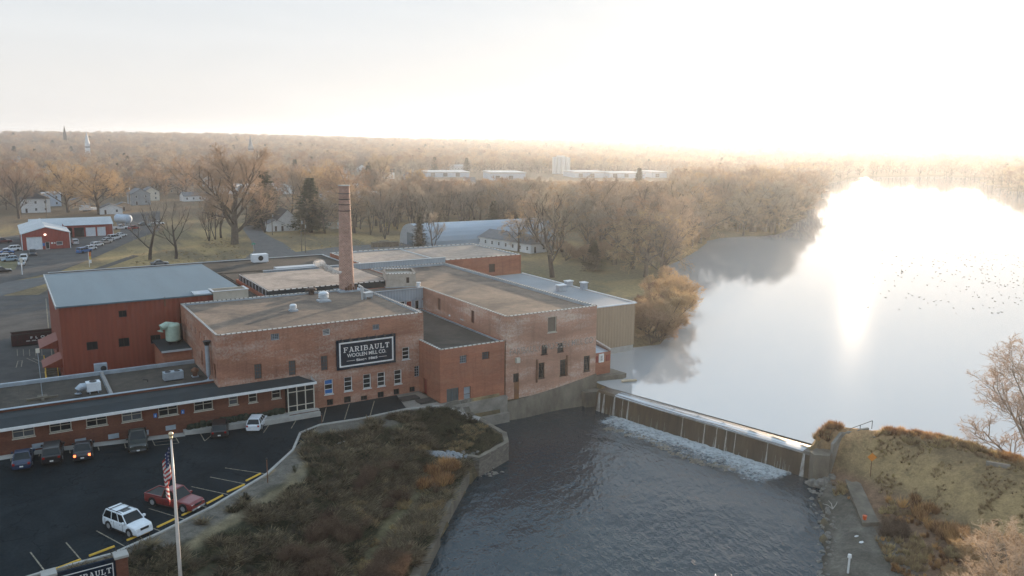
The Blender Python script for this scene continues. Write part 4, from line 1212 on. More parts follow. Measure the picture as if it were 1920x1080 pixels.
b = MB(); b.prism([(72.6, 92.9), (77.9, 91.6), (78.9, 91.9), (77.4, 104), (73.3, 104)], -1.6, -.2); b.prism([(70.4, 90.9), (73.6, 90.2), (76.5, 90.6), (77.9, 91.6), (72.6, 92.9), (70.5, 92.5)], -4.5, -1.7); b.build('concrete_apron', CONC_D, an)
b = MB(); b.prism([(76.4, 90.0), (78.9, 89.4), (79.1, 90.0), (76.9, 90.7)], -.8, -.62); b.build('plank', M('pale_plank', (.5, .4, .28), rough=.9), an)

# ------------------------------------------------------------------ red barn
bn = wthing('red_metal_barn', 'big rust-red corrugated barn with blue-grey roof on the left', 'barn', (17, 136, 0))
bx0, bx1, by0, by1 = 5.5, 29.8, 122.0, 151.5; ze, zr_ = 11.95, 12.15
holes = [(162, 642, 184, 655), (222, 635, 243.5, 649), (282, 629, 302, 643), (222, 583, 238, 594)]
H2 = []
for a_ in holes:
    p = onY(a_[0], a_[1], by0); q = onY(a_[2], a_[3], by0); H2.append((p.x-bx0, q.x-bx0, q.z, p.z))
b = MB(); wall(b, (bx0, by0), (20.58, by0), -.2, ze, H2); wall(b, (20.62, by0), (bx1, by0), 10.4, ze, []); wall(b, (bx1, by0), (bx1, by1), -.2, ze); wall(b, (bx1, by1), (bx0, by1), -.2, ze); wall(b, (bx0, by1), (bx0, by0), -.2, ze, [(by1-147, by1-143, .9, 4.0), (by1-137, by1-133, .9, 4.0), (by1-131, by1-127.5, .9, 3.6)])
b.build('wall', RIB_RED, bn)
for h in H2: window(bn, (bx0, by0), (bx1, by0), h, nu=2, nv=1, frame=BLACK, pane=GLASS, fw=.06)
b = MB(); b.box(bx0-.35, bx1+.1, by0-.3, by1+.2, ze+.01, ze+.2); b.build('roof', MET_GREY, bn)
b = MB(); b.box(bx0-.42, bx0-.30, by0-.3, by1+.2, ze-.12, ze+.32); b.box(bx0-.35, bx1+.1, by1+.2, by1+.32, ze-.1, ze+.3); b.build('eave_trim', MET_LT, bn)
for (ya, yb, z) in ((132.5, 138.5, 5.3), (125.0, 129.5, 4.3)):
    b = MB(); b.poly([(bx0, ya, z), (bx0, yb, z), (bx0-2.4, yb, z-1.0), (bx0-2.4, ya, z-1.0)]); b.poly([(bx0-2.4, ya, z-1.1), (bx0-2.4, yb, z-1.1), (bx0, yb, z-.1), (bx0, ya, z-.1)])
    b.tri((bx0, ya, z), (bx0-2.4, ya, z-1), (bx0, ya, z-1.3)); b.tri((bx0, yb, z-1.3), (bx0-2.4, yb, z-1), (bx0, yb, z)); b.build('door_canopy', RIB_RED, bn)
for (u0, u1) in ((143, 147), (133, 137), (127.5, 131)):
    b = MB(); b.box(bx0+.2, bx0+.26, u0, u1, .9, 4); b.build('dock_door', CREAM, bn)
b = MB(); b.box(bx0+.9+18.4-6.2, bx0+13.3, by0-.02, by0-.1, 10.9, 12.2); b.build('flue', RUST, bn)
# dock wall with yellow rail
dw = wthing('loading_dock_rail', 'yellow and rust steel rail along the dock edge beside the barn', 'railing', (3.6, 130, 0))
b = MB(); b.tube([(3.5, 118, 1.15), (3.5, 131, 1.15)], .09, 6); b.tube([(3.5, 118, .6), (3.5, 131, .6)], .07, 6); b.build('rail', YEL, dw)
for k in range(9): b = MB(); b.tube([(3.5, 118+k*1.62, 0), (3.5, 118+k*1.62, 1.2)], .08, 6); b.build('post', YEL, dw)
ds_ = wthing('loading_stair', 'steep steel stair with yellow handrails at the barn corner', 'stairs', (4.4, 132.5, 0))
b = MB()
for k in range(7): b.box(3.6, 5.2, 131.4+k*.35, 131.75+k*.35, 0, .25*(k+1))
b.build('steps', CONC_D, ds_)
for xx in (3.6, 5.1): b = MB(); b.tube([(xx, 131.4, 1.1), (xx, 134, 2.9)], .06, 6); b.tube([(xx, 131.4, 0), (xx, 131.4, 1.1)], .06, 6); b.tube([(xx, 134, 0), (xx, 134, 2.9)], .06, 6); b.build('handrail', YEL, ds_)

# box penthouse and small parapet box at the barn's inner corner
t = wthing('rooftop_enclosure', 'low cream concrete enclosure open on top between barn and mill roof', 'penthouse', (26.5, 123.5, 10.9))
a = G(392, 556, 11.2); xa, ya = 24.7, 120.6
b = MB(); b.box(25.2, 30.2, 121.25, 121.45, 10.9, 12.45); b.box(25.2, 25.4, 121.45, 123.8, 12.16, 12.45); b.box(30.0, 30.2, 121.45, 124.2, 10.9, 12.45); b.box(25.4, 30.0, 124.0, 124.2, 12.16, 12.45); b.build('wall', M('cream_render', (.48, .43, .36), (.38, .34, .28), scale=1, rough=.9), t)
b = MB(); b.box(25.4, 30.0, 121.45, 124.0, 12.16, 12.2); b.build('floor', GRAVEL_P, t)
b = MB(); b.box(25.1, 30.3, 121.15, 121.5, 12.45, 12.52); b.box(29.95, 30.3, 121.5, 124.3, 12.45, 12.52); b.box(25.1, 25.45, 121.5, 124.3, 12.45, 12.52); b.build('cap', MET_LT, t)
b = MB(); b.box(22.6, 25.0, 121.3, 124.0, 12.16, 12.34); b.build('hatch', MET_B, t)

# ------------------------------------------------------------------ lean-to with green tank
t = wthing('lean_to_shed', 'small rust-red lean-to with dark flat roof under the green tank', 'shed', (18.7, 117, 4.5))
b = MB(); b.box(16.9, 20.55, 114.6, 121.9, 0, 6.0); b.build('wall', BRK_RED, t)
b = MB(); b.box(16.7, 20.57, 114.4, 121.95, 6.0, 6.2); b.build('roof', FELT, t); b = MB(); b.box(16.7, 20.57, 114.32, 114.4, 5.98, 6.24); b.build('eave_trim', MET_LT, t)
t = thing('green_tank', 'pale green cylindrical dust collector with an elbow duct', 'tank', (18.9, 118.2, 6.2)); t.scale = (.88, .88, .88)
b = MB(); b.tube([(0, 0, .5), (0, 0, .7), (0, 0, 3.0), (0, 0, 3.25), (0, 0, 3.35)], [.9, 1.12, 1.12, .95, .3], 24); b.build('drum', GREENT, t, smooth=False)
b = MB(); b.tube([(0, 0, 2.9), (-.9, -.2, 3.1), (-1.7, -.4, 2.9), (-1.9, -.4, 2.3)], [.6, .62, .55, .5], 14); b.build('elbow_duct', GREENT, t)
for k in range(4):
    a = k*math.pi/2+.7; b = MB(); b.box(math.cos(a)*.85-.07, math.cos(a)*.85+.07, math.sin(a)*.85-.07, math.sin(a)*.85+.07, 0, .75); b.build('leg', BLACK, t)
b = MB(); b.tube([(1.25, .3, .2), (1.25, .3, 2.7), (1.2, .3, 3.0)], .28, 10); b.build('side_pipe', BLACK, t)
# long drain pipe down the sign building's west wall
t = wthing('downpipe', 'fat grey duct running down the corner of the weathered brick wall', 'pipe', (20.2, 101.5, 4.4))
b = MB(); b.tube([(20.15, 102.2, 9.4), (20.15, 102.2, 5.6), (20.1, 102.0, 4.9), (19.4, 101.9, 4.75)], .27, 12); b.build('duct', MET_B, t)
b = MB(); b.tube([(20.15, 102.2, 9.35), (20.15, 102.2, 9.9)], [.27, .5], 12); b.build('hood', BLACK, t)

# ------------------------------------------------------------------ office strip
of = wthing('office_building', 'long single-storey brick office with ribbon windows and a deep dark eave', 'building', (14, 104, 0))
OY = 97.6
hz_o = []
for (x0, y0, x1, y1) in ((21, 797, 66, 817), (91, 786, 135, 806), (160, 776, 202, 796), (227, 767, 267, 786.5), (296, 757.5, 334.5, 776.5), (363, 749, 400, 767), (428.5, 741.5, 447, 758), (465.5, 736.5, 483, 753.5), (509, 730, 527, 746)):
    p = onY(x0, y0, OY); q = onY(x1, y1, OY); hz_o.append((round(p.x+2.3, 3), round(q.x+2.3, 3), round(q.z, 3), round(min(p.z, 4.12), 3)))
b = MB(); wall(b, (-2.3, OY), (28.2, OY), -.2, 4.2, hz_o); wall(b, (-2.3, 112.8), (-2.3, OY), -.2, 4.2); wall(b, (20.5, 113), (-2.3, 113), -.2, 4.4)
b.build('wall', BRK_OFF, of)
for i, h in enumerate(hz_o): window(of, (-2.3, OY), (28.2, OY), h, nu=2 if i < 6 else 1, nv=2, fw=.1, frame=CREAM, pane=GLASS if i % 3 else GLASS_B, sill=True)
# eave slab and canopy over the pavement
b = MB(); e0, e1 = -2.7, 32.0
b.poly([(e0, 96.7, 4.32), (e1, 96.7, 4.32), (e1-1.6, 98.93, 4.75), (e0, 98.93, 4.75)]); b.poly([(e0, 98.93, 4.75), (20.55, 98.93, 4.75), (20.55, 101.2, 4.78), (e0, 101.2, 4.78)])
b.build('canopy_roof', FELT, of)
b = MB(); b.box(e0, e1, 96.6, 96.698, 4.05, 4.36); b.box(e0, e1, 96.7, 97.59, 4.05, 4.12); b.poly([(e1, 96.7, 4.05), (e1, 98.93, 4.05), (e1, 98.93, 4.5), (e1, 96.7, 4.34)]); b.build('fascia', WHITE, of)
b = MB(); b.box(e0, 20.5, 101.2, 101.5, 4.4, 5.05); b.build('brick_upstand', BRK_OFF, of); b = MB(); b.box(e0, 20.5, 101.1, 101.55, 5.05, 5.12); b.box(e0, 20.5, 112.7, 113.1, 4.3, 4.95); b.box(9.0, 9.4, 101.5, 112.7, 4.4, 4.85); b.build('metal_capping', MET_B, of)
b = MB(); bj = MB(); coping(b, bj, (-2.5, 101.6), (-2.5, 112.7), 4.75, .4, .45); coping(b, bj, (9.2, 101.6), (9.2, 112.6), 4.86, .35, .45, .06); b.build('coping', [MET_LT, COPE_D], of)
b = MB(); b.box(-2.6, 20.55, 101.5, 112.7, 4.2, 4.5); b.build('flat_roof', GRAVEL_D, of)
for x in (50, 130, 192, 248, 299): # basement vents
    p = onY(x+21, {50: 836, 130: 827, 192: 818, 248: 812, 299: 802}[x], OY)
    zz = max(p.z, hz(p.x, 97)+.25)
    b = MB(); b.box(p.x-.55, p.x+.55, OY-.06, OY-.002, zz-.25, zz+.3); b.build('basement_vent', MET_B, of)
for x, y in ((291, 779), (342.5, 772)):
    p = onY(x, y, OY); b = MB(); b.box(p.x-.17, p.x+.17, OY-.05, OY-.002, p.z-.24, p.z+.24); b.build('blue_parking_plate', M('accessible_blue', (.01, .16, .5), (.01, .14, .45), rough=.5), of)
    b = MB(); b.cyl((0, 0), .01, 0, .01); 
    b = MB(); b.box(p.x-.03, p.x+.03, OY-.058, OY-.0505, p.z-.12, p.z+.12); b.box(p.x-.09, p.x+.07, OY-.058, OY-.0505, p.z-.15, p.z-.1201); b.build('plate_symbol', WHITE, of)
# glazed entrance
en = wthing('glazed_entrance', 'white framed glass entrance porch under the end of the dark eave', 'porch', (30, 97.6, .8))
b = MB(); X0, X1, Y0 = 28.4, 31.7, 96.95
for x in (X0, X0+1.1, X0+2.2, X1): b.box(x-.06, x+.06, Y0, Y0+.12, .75, 4.05)
for z in (.75, 1.5, 3.3, 3.95): b.box(X0, X1, Y0+.01, Y0+.11, z, z+.1)
b.box(X1-.06, X1+.06, 98.7, 98.9, .75, 4.05); b.build('frame', CREAM, en)
b = MB(); b.box(X0+.06, X1-.06, Y0+.04, Y0+.06, .8, 4.0); b.box(X1-.01, X1+.01, Y0+.1, 98.8, .8, 4.0); b.box(X0-.2, X0-.1, Y0+.3, 98.6, .8, 4.04); b.build('glazing', GLASS, en)
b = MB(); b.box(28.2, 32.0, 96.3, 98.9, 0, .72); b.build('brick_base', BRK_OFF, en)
b = MB(); b.box(24.6, 32.1, 95.8, 96.5, .02, .6) ; b.prism([(16, 96.6), (28.2, 95.9), (28.2, 97.55), (16, 97.55)], .0, .72); b.box(28.1, 32.1, 96.2, 97, .72, .8); b.build('walk_slab', CONC_L, en)
tag(sheet('pavement', [(-4, 96.1), (16.0, 96.1), (16.0, 97.5), (-4, 97.5)], CONC_L, .1, 1.5), kind='structure')
b = MB()
for k in range(16): b.ball((16.8+k*.72, 97.15+.1*math.sin(k), .95+rnd.uniform(0, .15)), (.5, .33, .38+rnd.uniform(0, .15)), 8, 5, .25)
tag(b.build('garland_shrubs', M('dark_evergreen', (.02, .03, .015), (.012, .018, .01), scale=4, rough=.9), None), 'low dark evergreen border shrubs along the office wall by the entrance walk', 'shrubs', kind='stuff')

# office roof things
def g3(x, y, z): v = G(x, y, z); return (v.x, v.y, z)
t = thing('roof_unit', 'white rooftop air conditioner with curved blue-grey duct hood', 'roof unit', g3(168, 737, 4.5), .05)
b = MB(); b.box(-.3, 1.2, -.6, .6, .3, 1.35); b.build('housing', MET_W, t); b = MB(); b.tube([(.45, 0, 1.35), (.45, 0, 1.42)], .4, 16); b.build('fan_grille', BLACK, t)
b = MB(); b.tube([(-.3, 0, .9), (-.8, 0, .9), (-1.15, 0, .65), (-1.2, 0, .15)], [.42, .45, .42, .4], 12); b.build('duct_hood', MET_B, t)
for sx in (0, .9): b = MB(); b.box(sx-.05, sx+.05, -.5, .5, 0, .3); b.build('leg', MET_B, t)
t = thing('roof_unit', 'silver box condenser near the brick wall on the office roof', 'roof unit', g3(325, 712, 4.5), .05)
b = MB(); b.box(-1.15, 1.15, -.55, .55, .15, 1.1); b.build('housing', MET_B, t); b = MB(); b.tube([(-.6, 0, 1.1), (-.6, 0, 1.16)], .35, 14); b.tube([(.5, 0, 1.1), (.5, 0, 1.16)], .35, 14); b.build('fan_grille', BLACK, t)
b = MB(); b.box(-1.0, 1.0, -.5, .5, 0, .15); b.build('skid', BLACK, t)
t = thing('roof_ventilator', 'rust-red round vent cowl on the office roof beside the duct', 'roof vent', g3(366, 706, 4.5))
b = MB(); b.cyl((0, 0), .3, 0, .8, 12); b.build('stack', RUST, t); b = MB(); b.tube([(0, 0, .7), (0, 0, .95), (0, 0, 1.2)], [.5, .48, .1], 12); b.build('cowl', RUST, t); b = MB(); b.box(-.4, .4, -.4, .4, 0, .12); b.build('curb', MET_B, t)
t = thing('condenser_unit', 'grey-blue condenser box on the ledge below the red barn wall', 'roof unit', (9.3, 114.6, 4.3)); b = MB(); b.box(-.75, .75, -.4, .4, 0, 1.25); b.build('housing', MET_B, t); b = MB(); b.tube([(.3, -.45, .65), (.3, -.41, .65)], .36, 14); b.build('fan', BLACK, t)
b = MB(); b.box(-1.1, 1.1, -.7, .7, -4.3, 0); b.build('stand', CONC, t)
t = thing('roof_antenna', 'thin leaning mast on a cinder block ballast frame on the office roof', 'mast', g3(80, 748, 4.5))
b = MB(); b.tube([(0, 0, .1), (-.05, .05, 5.6)], .035, 6); b.build('pole', MET_B, t); b = MB(); b.box(-1.6, 1.6, -.15, .15, 0, .25); b.box(-.15, .15, -.9, .9, 0, .22); b.box(-.5, .5, -.5, .5, .22, .42); b.build('ballast_frame', CONC_D, t)
b = MB(); b.box(-.25, .15, -.05, .15, 5.5, 6.0); b.build('antenna_head', CREAM, t)
t = thing('pipe_stub', 'short bent vent pipe on the office roof near the divider', 'pipe', g3(277, 716, 4.5)); b = MB(); b.tube([(0, 0, 0), (0, 0, .25), (-.5, .3, .3)], .06, 6); b.build('pipe', BLACK, t)

# trailer with lettering
pa = G(23, 652, 0); pb = G(103, 643, 0); d = pb-pa
t = thing('waste_container', 'dark maroon open-top roll-off container with white lettering beside the barn', 'container', (pa.x, pa.y, 0), math.atan2(d.y, d.x))
Lt = d.length+.6; ht = 2.0
MAR = M('maroon_steel', (.07, .018, .014), (.04, .012, .01), scale=2, rough=.6)
b = MB(); b.box(0, Lt, 0, .1, .2, ht); b.box(0, Lt, 2.4, 2.5, .2, ht); b.box(0, .1, .1, 2.4, .2, ht); b.box(Lt-.1, Lt, .1, 2.4, .2, ht); b.box(.1, Lt-.1, .1, 2.4, .2, .3); b.build('box', MAR, t)
b = MB(); b.box(-.03, Lt+.03, -.04, .12, ht, ht+.12); b.box(-.03, Lt+.03, 2.38, 2.54, ht, ht+.12)
for k in range(9): b.box(k*Lt/8-.04, k*Lt/8+.04, -.06, -.001, .2, ht)
b.build('rim', DKBROWN, t)
for s_, w, h, x, z in (('F L O M', 3.0, .42, Lt*.62, 1.35), ('x', 2.4, .16, Lt*.48, .85)):
    me = scale_to(text_mesh('F  L  O  M' if s_[0] == 'F' else '=== - === - ====', 1, .03), w, h); me.transform(Matrix.Translation((x, -.07, z)) @ R90)
    me.materials.clear(); me.materials.append(WHITE); o = bpy.data.objects.new('lettering', me); COL.objects.link(o); o.parent = t
b = MB(); b.box(.5, Lt-.5, .4, 2.1, 0, .2); b.build('skid', BLACK, t)
# ------------------------------------------------------------------ dam
DL, DR = Vector((70.9, 89.2)), Vector((77.3, 57.0))       # foot of the dam
dd = (DR-DL).normalized(); dn = Vector((-dd.y, dd.x))      # towards the lake
if dn.x < 0: dn = -dn
LD = (DR-DL).length
def damp(u, k, z): p = DL+dd*u+dn*k; return (p.x, p.y, z)
dam = wthing('concrete_dam', 'long stained concrete weir dam across the river beside the faded mill', 'dam', (74, 73, ZR))
b = MB(); n = 60
for i in range(n):
    u0 = LD*i/n; u1 = LD*(i+1)/n
    b.quad(damp(u0, -.15, -5), damp(u1, -.15, -5), damp(u1, .25, -1.25), damp(u0, .25, -1.25))
    b.quad(damp(u0, .25, -1.25), damp(u1, .25, -1.25), damp(u1, .7, -1.02), damp(u0, .7, -1.02))
    b.quad(damp(u0, .7, -1.02), damp(u1, .7, -1.02), damp(u1, 2.6, -.93), damp(u0, 2.6, -.93))
    b.quad(damp(u0, 2.6, -.93), damp(u1, 2.6, -.93), damp(u1, 2.9, -2.5), damp(u0, 2.9, -2.5))
def dam_mat():
    m, N, L, bs = nt('wet_dam_face')
    geo = N.new('ShaderNodeNewGeometry'); mp = N.new('ShaderNodeMapping'); mp.inputs['Scale'].default_value = (1, 1, .12); L.new(geo.outputs['Position'], mp.inputs[0])
    n1 = noise(N, L, mp.outputs[0], 1.6, 8, .75); n2 = noise(N, L, mp.outputs[0], .35, 4)
    c = ramp(N, L, n1, [(.35, (.045, .031, .019)), (.62, (.10, .072, .042)), (.85, (.20, .17, .13))])
    c = mixc(N, L, 1.0, c, ramp(N, L, n2, [(.3, (.7, .7, .7)), (.7, (1.2, 1.15, 1.1))]), 'MULTIPLY')
    L.new(c, bs.inputs['Base Color']); bs.inputs['Roughness'].default_value = .35
    bump(N, L, bs, n1, .4, .05)
    return m
b.build('face', dam_mat(), dam)
def foam_mat(name, lo, hi, stretch, sc, col=(.72, .76, .80), rot=0.0):
    m, N, L, bs = nt(name)
    bs.inputs['Base Color'].default_value = col+(1,); bs.inputs['Roughness'].default_value = .5
    tc = N.new('ShaderNodeTexCoord'); mp = N.new('ShaderNodeMapping'); mp.vector_type = 'TEXTURE'; mp.inputs['Scale'].default_value = tuple(1/s for s in stretch); mp.inputs['Rotation'].default_value = (0, 0, rot)
    L.new(tc.outputs['Object'], mp.inputs[0])
    n = noise(N, L, mp.outputs[0], sc, 8, .72, .5)
    at = N.new('ShaderNodeAttribute'); at.attribute_name = 'Col'
    mu = N.new('ShaderNodeMath'); mu.operation = 'MULTIPLY'; L.new(n, mu.inputs[0]); L.new(at.outputs['Fac'], mu.inputs[1])
    tr = N.new('ShaderNodeBsdfTransparent'); ms = N.new('ShaderNodeMixShader'); out = [x for x in N if x.type == 'OUTPUT_MATERIAL'][0]
    L.new(ramp(N, L, mu.outputs[0], [(lo, (0, 0, 0)), (hi, (1, 1, 1))]), ms.inputs[0]); L.new(tr.outputs[0], ms.inputs[1]); L.new(bs.outputs[0], ms.inputs[2]); L.new(ms.outputs[0], out.inputs[0])
    return m
# thin flow over the crest and down the face
CX, CY = np.meshgrid(np.linspace(3.2, LD-1.2, 90), np.array([.28, .5, .74, 1.3, 1.9, 2.6]))
zc = np.array([-1.19, -1.08, -.985, -.94, -.895, -.888])[:, None]+0*CX
PXc = DL.x+dd.x*CX+dn.x*CY; PYc = DL.y+dd.y*CX+dn.y*CY
fc = np.repeat((np.array([.75, .9, 1.05, 1.05, .85, .25])[:, None]+0*CX)[..., None], 3, 2)
ang = math.atan2(dd.y, dd.x)
o = grid_mesh('crest_flow', PXc, PYc, zc, fc, foam_mat('crest_foam', .36, .66, (.07, 2.2, 1), 1.3, (.74, .76, .78), ang))
tag(o, 'bright streaked water sliding over the dam crest', 'flowing water', kind='stuff')
falls = []
b = MB()
rf = random.Random(5)
SP = [(3.4, .35, 1), (4.9, .12, 1), (5.9, .25, .9), (15.0, .16, 1), (18.4, .18, 1), (20.2, .14, 1), (21.6, .2, 1), (22.9, .14, 1), (27.3, .16, 1), (LD-.9, .42, 1), (.6, .5, 1), (1.5, .35, 1)]+[(rf.uniform(2, LD-2), rf.uniform(.025, .05), rf.uniform(.2, .6)) for _ in range(34)]
for (u, w, fr) in SP:
    z1 = -1.2; z0 = ZR; zt_ = z1 if fr > .85 else z0+(z1-z0)*fr
    k = 6
    for i in range(k):
        a = i/k; c = (i+1)/k
        za = zt_+(z0-zt_)*a; zb = zt_+(z0-zt_)*c; ka = .25-.4*((z1-za)/3.75)-.05; kb_ = .25-.4*((z1-zb)/3.75)-.05
        wa = w*(.6+.7*a); wb = w*(.6+.7*c)
        b.quad(damp(u-wa/2, ka, za), damp(u+wa/2, ka, za), damp(u+wb/2, kb_-.02, zb), damp(u-wb/2, kb_-.02, zb))
SPLASH = M('falling_water', (.50, .50, .49), (.22, .19, .15), scale=2.5, rough=.35, stretch=(1, 1, .3))
o = b.build('falling_water', SPLASH); tag(o, 'thin white threads of water spilling down the dam face', 'falling water', kind='stuff')
# foam apron below the dam
FU, FK = np.meshgrid(np.linspace(1.5, LD-.4, 240), np.linspace(-.1, -7.5, 60))
wob = fbm(FU*.35, FK*.35, 21)
prof = np.clip(1.6-(-FK)/4.4*(.8+.9*(wob-.45)), 0, 1.5); prof = np.maximum(prof, .86*np.exp(-((-FK-4.2-2.5*(wob-.5))/1.5)**2)*sm((FU-3)/6))
prof *= sm((FU-1.5)/3)*sm((-FK)/.05+1)
edge = sm((7.4+FK)/1.5); prof *= edge*sm((LD-.3-FU)/3.0)
zf = ZR+.03+.16*np.clip(prof, 0, 1)*fbm(FU*2.2, FK*2.2, 9)*np.clip(1.6+FK*.3, .15, 1.4)
PXf = DL.x+dd.x*FU+dn.x*FK; PYf = DL.y+dd.y*FU+dn.y*FK
o = grid_mesh('foam', PXf, PYf, zf, np.repeat(prof[..., None], 3, 2), foam_mat('river_foam', .34, .74, (1, 1, 1), 1.9, (.50, .53, .54)))
tag(o, 'pale churning foam along the foot of the dam', 'foam', kind='stuff')
# abutments
b = MB()
R0 = damp(LD, 0, 0)
b.prism([damp(LD, -.2, 0)[:2], damp(LD, 3.2, 0)[:2], (81.4, 58.8), (80.7, 56.3), (77.9, 54.9), (76.6, 56.0)], -5, -.55)
b.build('abutment', CONC_D, dam)

# ------------------------------------------------------------------ rocks
rr = random.Random(11)
def rock(r, seed):
    q = random.Random(seed); b = MB(); b.ball((0, 0, 0), (r, r*q.uniform(.6, .9), r*q.uniform(.45, .7)), 9, 6, .22, q)
    return b
rocks = []
for k in range(5): rocks.append(rock(1, 50+k).build('river_rock' if k else 'river_rock', ROCK))
for k, o in enumerate(rocks):
    x, y = [(74.9, 55.4), (73.6, 54.2), (72.0, 52.6), (70.1, 50.6), (67.0, 48.2)][k]
    o.location = (x, y, hz(x, y)+.1); o.scale = (.45,)*3
    tag(o, 'rounded grey boulder at the water edge of the right bank', 'rock', 'boulders along the right shore')
def put_rock(x, y, s, lab, grp, mat=None):
    o = rr.choice(rocks).copy(); COL.objects.link(o); o.name = 'river_rock'
    o.location = (x, y, max(hz(x, y), ZR-.1)+s*.12); o.scale = (s, s*rr.uniform(.8, 1.2), s*rr.uniform(.8, 1.2)); o.rotation_euler = (rr.uniform(-.3, .3), rr.uniform(-.3, .3), rr.uniform(0, 6.28))
    tag(o, lab, 'rock', grp)
for (x, y), s in (((76.2, 55.6), .8), ((77.0, 54.3), .6), ((75.6, 53.7), .55), ((76.3, 54.6), .7), ((74.6, 54.3), .5), ((78.4, 54.9), .7)):
    put_rock(x, y, s, 'large pale boulder piled under the right dam abutment', 'boulders under the right abutment')
for k in range(70):
    t = rr.random()*6; i = int(t); a, c = Vector(SHORE[i]), Vector(SHORE[i+1]); p = a.lerp(c, t-i)
    put_rock(p.x+rr.uniform(-.9, 1.1), p.y+rr.uniform(-.8, .8), rr.uniform(.13, .38), 'rounded grey boulder at the water edge of the right bank', 'boulders along the right shore')
for k in range(46):
    p = Vector((43.6, 79.6)).lerp(Vector((46.6, 77.2)), rr.random()); put_rock(p.x+rr.uniform(-1.3, 1.3), p.y+rr.uniform(-.9, .9), rr.uniform(.12, .34), 'small grey stone in the outfall fan below the river wall', 'stones of the outfall fan')
for k in range(40):
    p = Vector((40.4, 80.9)).lerp(Vector((43.6, 79.0)), rr.random())
    o = rr.choice(rocks[:5]).copy(); o.data = o.data; COL.objects.link(o); x, y = p.x+rr.uniform(-.8, .8), p.y+rr.uniform(-.7, .7)
    o.location = (x, y, hz(x, y)+.12); s = rr.uniform(.25, .42); o.scale = (s, s, s); o.rotation_euler = (0, 0, rr.uniform(0, 6))
    o.name = 'riprap_stone'
    tag(o, 'pale blue-grey riprap stone in the drain notch of the left bank', 'rock', 'riprap in the left bank drain')
RIPO = None
for o in list(COL.objects):
    if o.name.startswith('riprap_stone'):
        if RIPO is None:
            RIPO = o.data.copy(); RIPO.materials.clear(); RIPO.materials.append(RIPRAP)
        o.data = RIPO
# shoal of brown rock below the foam
b = MB(); q = random.Random(3)
for k in range(260):
    u = q.uniform(6, 26); kk = -(4.2+ (u-6)*.03+q.gauss(0, .45)); p = damp(u, kk-.8*math.sin(u*.4), ZR-.02); s = q.uniform(.08, .26)
    b.ball(p, (s*1.6, s, s*.5), 7, 4, .25, q)
tag(b.build('gravel_shoal', CONC_D), 'broken line of low brown rocks breaking the river surface below the foam', 'shoal', kind='stuff')

# ------------------------------------------------------------------ river walls (left)
STONE = M('rubble_stone_wall', (.21, .18, .15), (.09, .08, .065), scale=1.6, rough=.95, bmp=.7, stretch=(1, 1, 2.2))
def wall_along(name, label, cat, P, ztop, zbot, w, mat, batter_=.3, side=1, jit=.06):
    t = wthing(name, label, cat, (P[0][0], P[0][1], zbot))
    S = []
    for a, c in zip(P[:-1], P[1:]):
        k = max(1, int((Vector(c)-Vector(a)).length/.8))
        for i in range(k): S.append(tuple(Vector(a).lerp(Vector(c), i/k)))
    S.append(P[-1])
    A = off_line(S, -side*w/2); B = off_line(S, side*w/2); O = off_line(S, side*(w/2+batter_)); b = MB(); c_ = MB()
    q = random.Random(len(S))
    zt = [(ztop(i/len(S)) if callable(ztop) else ztop)+q.uniform(-jit, jit) for i in range(len(S))]
    for i in range(len(S)-1):
        b.quad((*O[i], zbot), (*O[i+1], zbot), (*B[i+1], zt[i+1]), (*B[i], zt[i])); b.quad((*A[i+1], zbot), (*A[i], zbot), (*A[i], zt[i]), (*A[i+1], zt[i+1]))
        c_.quad((*B[i], zt[i]), (*B[i+1], zt[i+1]), (*A[i+1], zt[i+1]), (*A[i], zt[i]))
    b.poly([(*A[0], zbot), (*O[0], zbot), (*B[0], zt[0]), (*A[0], zt[0])]); b.poly([(*O[-1], zbot), (*A[-1], zbot), (*A[-1], zt[-1]), (*B[-1], zt[-1])])
    b.build('masonry', mat, t); c_.build('cap', CONC_D, t)
    return t
wall_along('stone_river_wall', 'curved rubble stone wall round the grassy point below the mill', 'retaining wall', [(51.3, 91.6), (51.3, 86.8), (51.3, 82.6), (49.9, 79.9), (44.7, 77.5), (43.9, 78.7)], -1.62, -5.2, .6, STONE, .35, -1)
wall_along('river_wall', 'long straight concrete river wall at the foot of the brushy bank', 'retaining wall', [(42.3, 76.3), (33.2, 66.1)], -2.35, -5.6, .75, CONC_D, .55, -1)
wall_along('river_wall', 'lower broken section of concrete river wall nearest the bottom of the picture', 'retaining wall', [(32.8, 65.2), (27.0, 58.4), (14, 42.6), (6, 32)], -2.65, -5.6, .9, CONC_D, .8, -1, .12)
# broken slabs and yard clutter by the mill corner
tag(sheet('yard_paving', [(42.6, 92.9), (46.2, 91.9), (50.6, 91.1), (51.9, 91.6), (47.3, 92.4), (47.2, 98.9), (43.9, 98.9)], CONC, .06, 1.5), kind='structure')
for (x, y, w, d_, lab) in ((44.6, 96.4, 2.6, 1.5, 'dark rusty plate cover laid on the yard by the basement windows'), (46.0, 94.2, 2.2, 1.7, 'dark steel hatch cover near the red side door')):
    b = MB(); b.box(x-w/2, x+w/2, y-d_/2, y+d_/2, .07, .28); tag(b.build('hatch_cover', M('dark_plate', (.055, .05, .045), (.03, .028, .026), rough=.7)), lab, 'cover')
b = MB()
q = random.Random(9)
for k in range(9):
    x, y = 48.3+k*.42, 90.9-.25*k+q.uniform(-.5, .3); a = q.uniform(0, 3); s = q.uniform(.4, .8)
    b.box(-s, s, -s*.7, s*.7, -.08, .08, Matrix.Translation((x, y, hz(x, y)+.25)) @ Matrix.Rotation(a, 4, 'Z') @ Matrix.Rotation(q.uniform(-.3, .3), 4, 'X'))
tag(b.build('broken_slabs', CONC_L), 'heap of broken concrete slabs at the mill corner above the water', 'rubble', kind='stuff')
